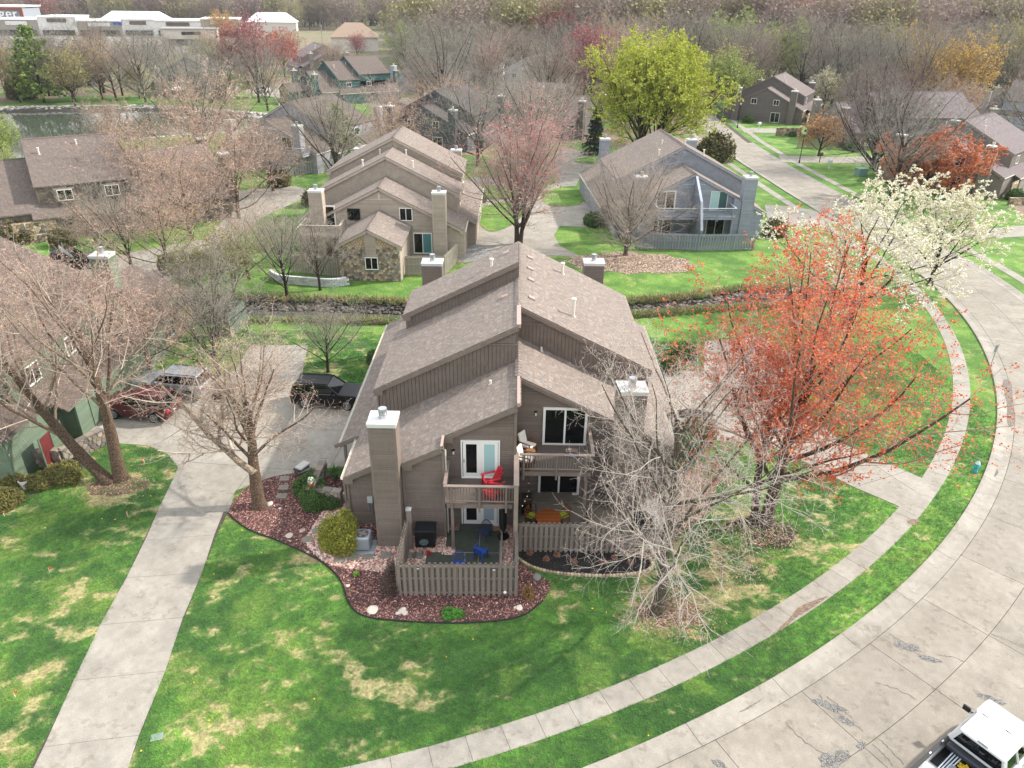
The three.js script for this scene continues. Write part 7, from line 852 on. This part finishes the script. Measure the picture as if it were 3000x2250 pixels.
// ---------------------------------------------------------------- trees at middle distance, placed one by one
const G1 = 'russet-budded trees between the left houses', yard = [
  // kind, x, z, height, label, group
  ['russet', -41.7,-84.8,11.8, 'russet-budded tree at the corner of the brown-roofed house'], ['russet', -34.9,-76.9,10.6, 'russet-budded tree left of the tan house drive'], ['russet', -32.6,-85.3,11.9, 'widest russet tree before the pale blue-grey house'], ['russet', -32.7,-99.2,10.0, 'russet-budded tree touching the pale blue-grey gable'], ['russet', -40.8,-98.6,11.2, 'russet-budded tree behind the wide one, over the pond house roof'], ['mauve', -67.6,-126.2,9.1, 'mauve-grey bare tree over the pond shore'], ['russet', -54.3,-106.0,10.2, 'russet tree over the brown ridge'],
  ['russet', -32.5,-65.9,8.9, 'thin russet tree behind the green house fence'], ['bare1', -36.0,-65.7,10.1, 'bare brown tree before the brown-roofed house door'], ['russet', -40.8,-69.6,6.8, 'low russet tree on the paving edge behind the green house'],
  ['khaki', -27.9,-59.0,5.7, 'yellow-budded small tree at the creek, left of two'], ['khaki', -24.1,-59.2,7.2, 'yellow-budded small tree at the creek, right of two'], ['bare0', -22.7,-51.3,8.1, 'dark-stemmed bare tree on the near creek bank'], ['bare0', -13.0,-45.9,5.9, 'small bare tree beside the spur drive'], ['bare1', -19.9,-60.2,9.3, 'bare branching tree before the tan house wing'], ['bare1', -17.4,-62.0,8.0, 'slim bare tree close to the stone wing'], ['russet', -24.6,-64.4,7.6, 'bare reddish tree above the retaining wall'],
  ['bare0', -20.4,-45.1,7.5, 'bare twiggy tree on the lawn left of the spur drive'], ['russet', -25.3,-45.4,8.2, 'russet-twigged tree against the green house rear corner'], ['mauve', -28.7,-43.3,9.7, 'bare tree rising before the green house upper wall'],
  ['pine', -27.5,-118.0,9.1, 'bright green pine left of the tan house'], ['pine', -112.3,-184.1,16.8, 'tall yellow-green pine at the pond shore'], ['khaki', -102.3,-179.1,14.4, 'olive-budded tree right of the tall pine'], ['khaki', -102.5,-192.0,14.5, 'olive-brown tree on the far pond shore'], ['khaki', -117.6,-183.4,14.0, 'yellowish tree left of the tall pine'], ['bare1', -101.0,-199.4,16.2, 'bare mauve tree before the shops'], ['bare3', -103.4,-224.0,16.7, 'dark bare tree with fan of limbs before the shops'], ['pear', -93.7,-193.2,9.7, 'white-blossoming tree beside the light grey house'], ['pear', -68.0,-200.2,7.7, 'white-blossoming tree before the teal house drive'], ['green', -71.0,-196.2,7.9, 'olive-green tree left of the white-blossoming one'], ['gold', -63.7,-200.8,6.9, 'golden-olive tree right of the white-blossoming one'],
  ['red', -75.0,-254.5,14.9, 'orange-red tree behind the teal house'], ['red', -0.8,-355.2,16.3, 'orange-red tree deep behind the white houses'], ['rose', 31.2,-512.4,19.3, 'reddish bare tree at the edge of the far wood'], ['rose', 11.1,-200.0,6.5, 'dark red small tree beside the dark brown house'], ['spruce', -27.9,-217.6,9.6, 'dark spruce before the pale blue house'], ['spruce', -35.5,-337.4,12.4, 'tall narrow spruce among white birches'], ['cedar', -5.2,-344.0,7.3, 'dense green cone tree beside the white house'], ['spruce', 18.5,-228.6,10.4, 'dark spruce left of the lime-green tree'], ['spruce', 13.4,-129.5,7.8, 'dark evergreen under the lime-green crown'], ['spruce', -129.3,-729.3,20.4, 'tall spruce standing above the far wood'],
  ['whitebirch', -22.3,-136.9,12.2, 'white-stemmed leafless birch beside the tan house ridge'], ['whitebirch', -26.2,-312.3,13.3, 'white-stemmed birch before the white gables'], ['russet', -13.1,-145.1,12.3, 'broad tan-budded tree before the slate house'], ['russet', -16.8,-137.4,10.3, 'tan-budded tree left of the crimson maple'], ['russet', -8.4,-153.8,10.5, 'tan-budded tree behind the crimson maple'], ['pink', -25.6,-140.2,4.8, 'small pink redbud beside the white-stemmed birch'], ['mauve', 6.9,-180.4,15.8, 'mauve bare tree before the white houses'], ['rose', 6.8,-139.6,5.3, 'red-budded small tree beyond the crimson maple'],
  ['green', 46.3,-185.1,14.8, 'yellow-green tree right of the lime-green tree'], ['green', 52.2,-185.7,13.4, 'leaning yellow-green tree at the far street'], ['pear', 76.8,-194.8,10.2, 'white-blossoming tree before the far corner house'], ['pear', 87.5,-264.3,12.6, 'white-blossoming tree behind the far corner house'], ['red', 59.9,-175.4,5.9, 'small coral-red tree before the far corner house'], ['pink', 111.6,-192.7,7.4, 'pink-white blossoming tree behind the mauve roofs'], ['bare3', 122.3,-342.3,23.3, 'tall dark bare tree behind the far corner house'], ['mauve', 112.0,-257.2,15.0, 'reddish-grey bare tree behind the mauve roofs'], ['green', -77.8,-113.9,7.4, 'yellow-green willow at the frame edge by the pond'], ['green', -66.7,-96.8,6.1, 'yellow-green budding branch tree at the frame edge above the brown roof'],
  ['gold', -152.9,-419.9,17.5, 'yellow-green topped tree right of the shops'], ['khaki', -90.6,-235.7,13.9, 'large khaki-budded tree with spreading limbs right of the shops'], ['mauve', -78.9,-237.6,12.2, 'grey-mauve tree behind the light grey house'],
];
yard.forEach(([k, x, z, h, label], i) => plant(k, [x, z], clamp(h, 2.5, 26), label, k === 'pine' || k === 'spruce' || k === 'cedar' ? 'conifer' : 'tree', null, i * 2.1, k === 'russet' || k.startsWith('bare') || k === 'mauve' ? 1.2 : 1.05));
// the wood behind the houses: three hundred trees apart, what lies beyond as one mass
{
  const r = rng(909), taken = yard.map((y) => [y[1], y[2]]), blocks = [[19, -90, 15], [-13, -82, 15], [-48, -90, 17], [-38, -123, 16], [-84.6, -208, 17], [-45, -203, 17], [1.5, -232, 14], [-9, -272, 14], [-25, -222, 15], [-14, -141, 15], [6, -154, 16], [60, -180, 16], [73, -147, 18], [68, -114, 17], [-70, -270, 14], [92, -232, 12], [118, -172, 14], [-128, -224, 14], [-30, -290, 14], [20.5, -121, 7]];
  const ok = (x, z, gap) => { if (z > -128 && x < 62 && x > -90) return false; if (x > 46 && z > -172) return false; for (const [a, b, q] of blocks) if (Math.hypot(x - a, z - b) < q) return false; for (const [a, b] of taken) if (Math.hypot(x - a, z - b) < gap) return false; if (inside(P.pond, x, z)) return false; if (x < z * 0.14 && z < -212 && z > -600 && (z < -330 || r() < 0.8)) return false; for (const [a, b, w] of [[-84.6, -199, 0.05], [-46, -196, 0.085], [1.5, -222, 0.03], [-28, -213, 0.03], [60, -178, 0.07], [75, -150, 0.12], [14, -150, 0.03]]) if (z > b - 4 && z < b + 60 && Math.abs(x / z - a / b) < w) return false; for (let k = 90; k < streetPath.length; k++) if (Math.hypot(x - streetPath[k][0], z - streetPath[k][1]) < 9) return false; for (const [sx, sz] of [[40.8, -115], [41, -135], [42, -158], [44, -188]]) if (Math.hypot(x - sx, z - sz) < 11) return false; return true; };
  const names = { bare0: 'bare grey-brown tree', bare1: 'upright bare brown tree', bare2: 'spreading bare grey tree', bare3: 'dark fork-stemmed bare tree', mauve: 'mauve-twigged bare tree', khaki: 'khaki-budded tree', green: 'pale green budding tree', gold: 'golden-budded tree', rose: 'reddish-budded tree', red: 'orange-red tree', russet: 'russet-budded tree', spruce: 'dark spruce', pear: 'white-blossoming tree' };
  const pick = (x, z) => { const t = r(); const right = x > 25; if (right) return t < 0.2 ? 'bare0' : t < 0.36 ? 'bare1' : t < 0.5 ? 'bare2' : t < 0.6 ? 'bare3' : t < 0.78 ? 'khaki' : t < 0.86 ? 'green' : t < 0.93 ? 'gold' : 'mauve'; return t < 0.18 ? 'bare0' : t < 0.34 ? 'bare1' : t < 0.5 ? 'bare2' : t < 0.58 ? 'bare3' : t < 0.8 ? 'mauve' : t < 0.87 ? 'khaki' : t < 0.92 ? 'rose' : t < 0.95 ? 'green' : t < 0.965 ? 'gold' : 'russet'; };
  // trees standing in the yards between the middle houses
  const yards = [[-24, -100, 'between the tan house and the pale blue-grey house'], [-18, -112, 'behind the tan house'], [2, -108, 'on the lawn left of the blue-grey house'], [4, -124, 'behind the crimson maple'], [-6, -118, 'right of the slate house'], [-20, -165, 'beyond the slate house'], [-8, -175, 'far behind the slate house'], [10, -190, 'before the white gabled house'], [-24, -196, 'right of the teal house'], [30, -158, 'behind the lime-green tree'], [32, -176, 'beside the far end of the street'], [26, -196, 'left of the far end of the street'], [-70, -186, 'between the light grey and teal houses'], [-98, -190, 'left of the light grey house'], [-106, -186, 'at the far left pond shore'], [52, -192, 'right of the far end of the street'], [76, -172, 'behind the long mauve-roofed house'], [90, -160, 'at the right end of the long mauve roof'], [88, -128, 'behind the far lawn house'], [98, -140, 'beyond the far lawn house'], [50, -98, 'on the far lawn across the street'], [-44, -106, 'over the ridge of the brown-roofed house']];
  yards.forEach(([x, z, where], i) => { const k = ['bare1', 'russet', 'bare0', 'mauve', 'bare2', 'russet', 'bare3', 'khaki'][i % 8]; plant(k, [x, z], 12 + r() * 5, names[k] + ' ' + where, 'tree', null, r() * 6, 1.2); taken.push([x, z]); });
  let n = 0, tries = 0; while (n < 300 && tries++ < 9000) { const z = -128 - Math.pow(r(), 0.8) * 235, x = (r() * 2 - 1) * (-z * 0.78 + 12), gap = -z < 200 ? 6.5 : 7.2; if (!ok(x, z, gap)) continue; const k = pick(x, z), where = x < -60 ? 'in the wood towards the shops' : x < 20 ? 'in the wood behind the white houses' : x < 90 ? 'in the wood beyond the far street' : 'in the wood behind the mauve roofs', far = z < -240 ? ', deep in it' : ', near its edge'; plant(k, [x, z], x < z * 0.14 && z < -205 ? 9 + r() * 4 : 16 + r() * 8, names[k] + ' ' + where + far, 'tree', 'trees of the wood: ' + names[k] + ' ' + where + far, r() * 6); taken.push([x, z]); n++; }
  // far wood
  const far = [['bare', 501, [146, 130, 114], null], ['mauve', 502, [156, 134, 124], null], ['khaki', 503, [156, 148, 112], [[160, 152, 100], [146, 142, 92]]], ['rose', 504, [164, 124, 114], [[160, 100, 96], [170, 112, 92]]]].map(([k, seed, tw, b]) => growTree({ seed, height: 15, r: 0.3, trunk: 0.5, clear: 0.2, levels: 3, n: [0, 13, 9, 8], ratio: [0, 0.9, 0.55, 0.55], ang: [0, 46, 46, 50], minR: 0.035, sides: [4, 3, 3, 3], bark: lin(112, 100, 94), twig: lin(...tw), trunkLevels: 0, bloom: b ? bl(1400, 0.36, b) : { from: 3, n: 700, size: 0.36, faces: 1, colours: [lin(...tw)] } }));
  far.forEach((g, i) => { const m = new MB(); m.p = g.wood.p.concat(g.twig.p); m.n = g.wood.n.concat(g.twig.n); m.u = g.wood.u.concat(g.twig.u); m.c = g.wood.c.concat(g.twig.c); const o = g.wood.p.length / 3; m.i = g.wood.i.concat(g.twig.i.map((k) => k + o)); const list = []; for (let t = 0; list.length < [1000, 600, 1050, 70][i] && t < 12000; t++) { const z = -262 - Math.pow(r(), 1.15) * 940, x = (r() * 2 - 1) * (-z * 0.8 + 20); if (x < z * 0.13 && z > -600) continue; for (const [sx, sz] of []) void sx, sz; list.push([x, 0, z, 1.35 + r() * 0.75, r() * 6, [255, 255, 255]]); } scatter('far_wood', m.geometry(), MAT.leaf, list); });
}
// ---------------------------------------------------------------- grass, gravel, chips
{
  const r = rng(606), tuft = new MB(); for (let k = 0; k < 6; k++) { const a = k * 1.05 + r() * 0.5, e = 0.04 + r() * 0.05, h = 0.03 + r() * 0.03, c = Math.cos(a), s = Math.sin(a), w = 0.011; tuft.poly([[c * 0.015 - s * w, -0.005, s * 0.015 + c * w], [c * 0.015 + s * w, -0.005, s * 0.015 - c * w], [c * (0.015 + e), h, s * (0.015 + e)]]); }
  const hard = [P.drive, P.court, P.bed, P.gravel, P.blackBed, P.rightCourt, P.creek, [[-9.3, -49.5], [-9.3, -32.5], [-8.5, -28], [-5, -24.2], [0.4, -24.3], [0.5, -27.3], [8.2, -27.4], [9.4, -32], [9.4, -49.5]], P.litterBed].map((q) => { let a = 1e9, b = -1e9, c = 1e9, d = -1e9; for (const [x, z] of q) { a = Math.min(a, x); b = Math.max(b, x); c = Math.min(c, z); d = Math.max(d, z); } return [q, a, b, c, d]; });
  const free = (x, z) => { const R = Math.hypot(x - RC[0], z - RC[1]); if (R > RM - 6.34 && R < RM - 5.25) return false; if (R > RM - 3.74) return false; for (const [q, a, b, c, d] of hard) if (x > a && x < b && z > c && z < d && inside(q, x, z)) return false; return true; };
  const list = []; const add = (n, x0, x1, z0, z1) => { for (let k = 0; k < n; k++) { const x = lerp(x0, x1, r()), z = lerp(z0, z1, r()); if (Math.abs(x) > -z * 0.9 + 3 || !free(x, z)) continue; const d = dryness(x, z); if (d > 0.6 && r() < 0.5) continue; const c = lawnColour(x, z), v = 0.72 + r() * 0.56; list.push([x, 0, z, (0.75 + r() * 0.7) * (1 - d * 0.45), r() * 6, [c[0] * v * 1.22, c[1] * v * 1.22, c[2] * v * 1.22], 1 - d * 0.4]); } };
  add(300000, -30, 12, -36, -14); add(70000, 12, 31, -52, -18); add(40000, -26, -8, -53, -33); add(16000, 8, 14, -52, -47);
  scatter('grass', tuft.geometry(), new THREE.MeshPhysicalMaterial({ color: 0xffffff, roughness: 1, transmission: 0.45, thickness: 0, side: THREE.DoubleSide }), list);
  const reed = [], nb = P.creek.length; for (let k = 0; k < 5200; k++) { const i = Math.floor(r() * nb), a = P.creek[i], b = P.creek[(i + 1) % nb], t = r(), v = 0.7 + r() * 0.6, d = r() < 0.55, zz = (r() - 0.5) * 1.1; reed.push([lerp(a[0], b[0], t), -Math.abs(zz) * 0.12, lerp(a[1], b[1], t) + zz, 3 + r() * 4, r() * 6, d ? [150 * v, 130 * v, 92 * v] : [104 * v, 132 * v, 56 * v], 1.3]); } scatter('bank_grass', tuft.geometry(), new THREE.MeshPhysicalMaterial({ color: 0xffffff, roughness: 1, transmission: 0.4, thickness: 0, side: THREE.DoubleSide }), reed);
  const dots = []; for (let k = 0; k < 160; k++) { const x = lerp(-24, 30, r()), z = lerp(-52, -15, r()); if (Math.abs(x) < -z * 0.9 && free(x, z) && fbm(x * 0.4, z * 0.4, 2, N2) > 0.52) dots.push([x, 0.06, z, 0.022 + r() * 0.015, r() * 6, [222, 190, 40], 0.5]); } scatter('dandelions', rockGeo[0], white, dots);
  const chip = new MB().hexa([[-1, -0.2, 0.3], [1, -0.2, 0.36], [0.9, -0.2, -0.3], [-0.8, -0.2, -0.36]], [[-0.9, 0.25, 0.2], [0.8, 0.3, 0.26], [0.8, 0.2, -0.2], [-0.7, 0.3, -0.26]]).geometry(), mulch = [], peb = [];
  const fill = (q, n, fn) => { let a = 1e9, b = -1e9, c = 1e9, d = -1e9; for (const [x, z] of q) { a = Math.min(a, x); b = Math.max(b, x); c = Math.min(c, z); d = Math.max(d, z); } for (let k = 0; k < n; k++) { const x = lerp(a, b, r()), z = lerp(c, d, r()); if (inside(q, x, z)) fn(x, z); } };
  fill(P.bed, 26000, (x, z) => { if (inside(P.gravel, x, z) || inside(patioGravel, x, z)) return; const v = 0.7 + r() * 0.7, pale = r() < 0.06; mulch.push([x, 0.015, z, 0.028 + r() * 0.03, r() * 6, pale ? [206 * v, 172 * v, 160 * v] : [146 * v, 104 * v, 96 * v], 0.5, (r() - 0.5) * 0.7, (r() - 0.5) * 0.7]); });
  scatter('mulch_chips', chip, white, mulch);
  const pb = (y) => (x, z) => { const t = r(), v = 0.85 + r() * 0.25, c = t < 0.45 ? [206, 172, 158] : t < 0.65 ? [226, 206, 194] : t < 0.85 ? [176, 122, 104] : [128, 96, 86]; peb.push([x, y, z, 0.03 + r() * 0.028, r() * 6, c.map((q) => q * v), 0.8]); };
  fill(P.gravel, 7500, pb(0.025)); fill(patioGravel, 9000, (x, z) => { if (x > -3.95 && x < -0.34 && z > -27.1 && z < -25.3) return; if (x > -3.1 && x < -0.34 && z < -27) return; pb(0.032)(x, z); }); fill([[-3.18, -26.92], [-2.62, -26.92], [-2.62, -27.43], [-3.18, -27.43]], 350, pb(0.08));
  scatter('gravel', rockGeo[0], white, peb);
  const dark = []; fill(P.blackBed, 5000, (x, z) => { const v = 30 + r() * 34; dark.push([x, 0.018, z, 0.025 + r() * 0.03, r() * 6, [v, v * 0.92, v * 0.9], 0.5, (r() - 0.5) * 0.7, 0]); }); scatter('black_mulch_chips', chip, white, dark);
  const lit = []; fill(P.litterBed, 6000, (x, z) => { const v = 0.7 + r() * 0.5; lit.push([x, 0.015, z, 0.03 + r() * 0.03, r() * 6, [186 * v, 158 * v, 134 * v], 0.3, (r() - 0.5), (r() - 0.5)]); }); for (const [cx, cz, R, n] of [[6.85,-23.57, 2.4, 1500], [12.78,-29.00, 2.2, 900], [-21.26,-32.14, 2.4, 700], [10.64,-26.70, 2.2, 700]]) for (let k = 0; k < n; k++) { const a = r() * TAU, d = R * Math.sqrt(r()) * (0.5 + r() * 0.7), v = 0.7 + r() * 0.5; lit.push([cx + Math.cos(a) * d, 0.03, cz + Math.sin(a) * d * 0.8, 0.03 + r() * 0.03, r() * 6, [176 * v, 146 * v, 120 * v], 0.3, r() - 0.5, r() - 0.5]); } fill(ring(11.89,-71.18, 6.5, 3.2, 26, 9), 9000, (x, z) => { const v = 0.7 + r() * 0.5; lit.push([x, 0.02, z, 0.05 + r() * 0.06, r() * 6, [196 * v, 172 * v, 150 * v], 0.3, (r() - 0.5), (r() - 0.5)]); }); scatter('fallen_leaves', chip, white, lit);
}
renderer.render(scene, camera);
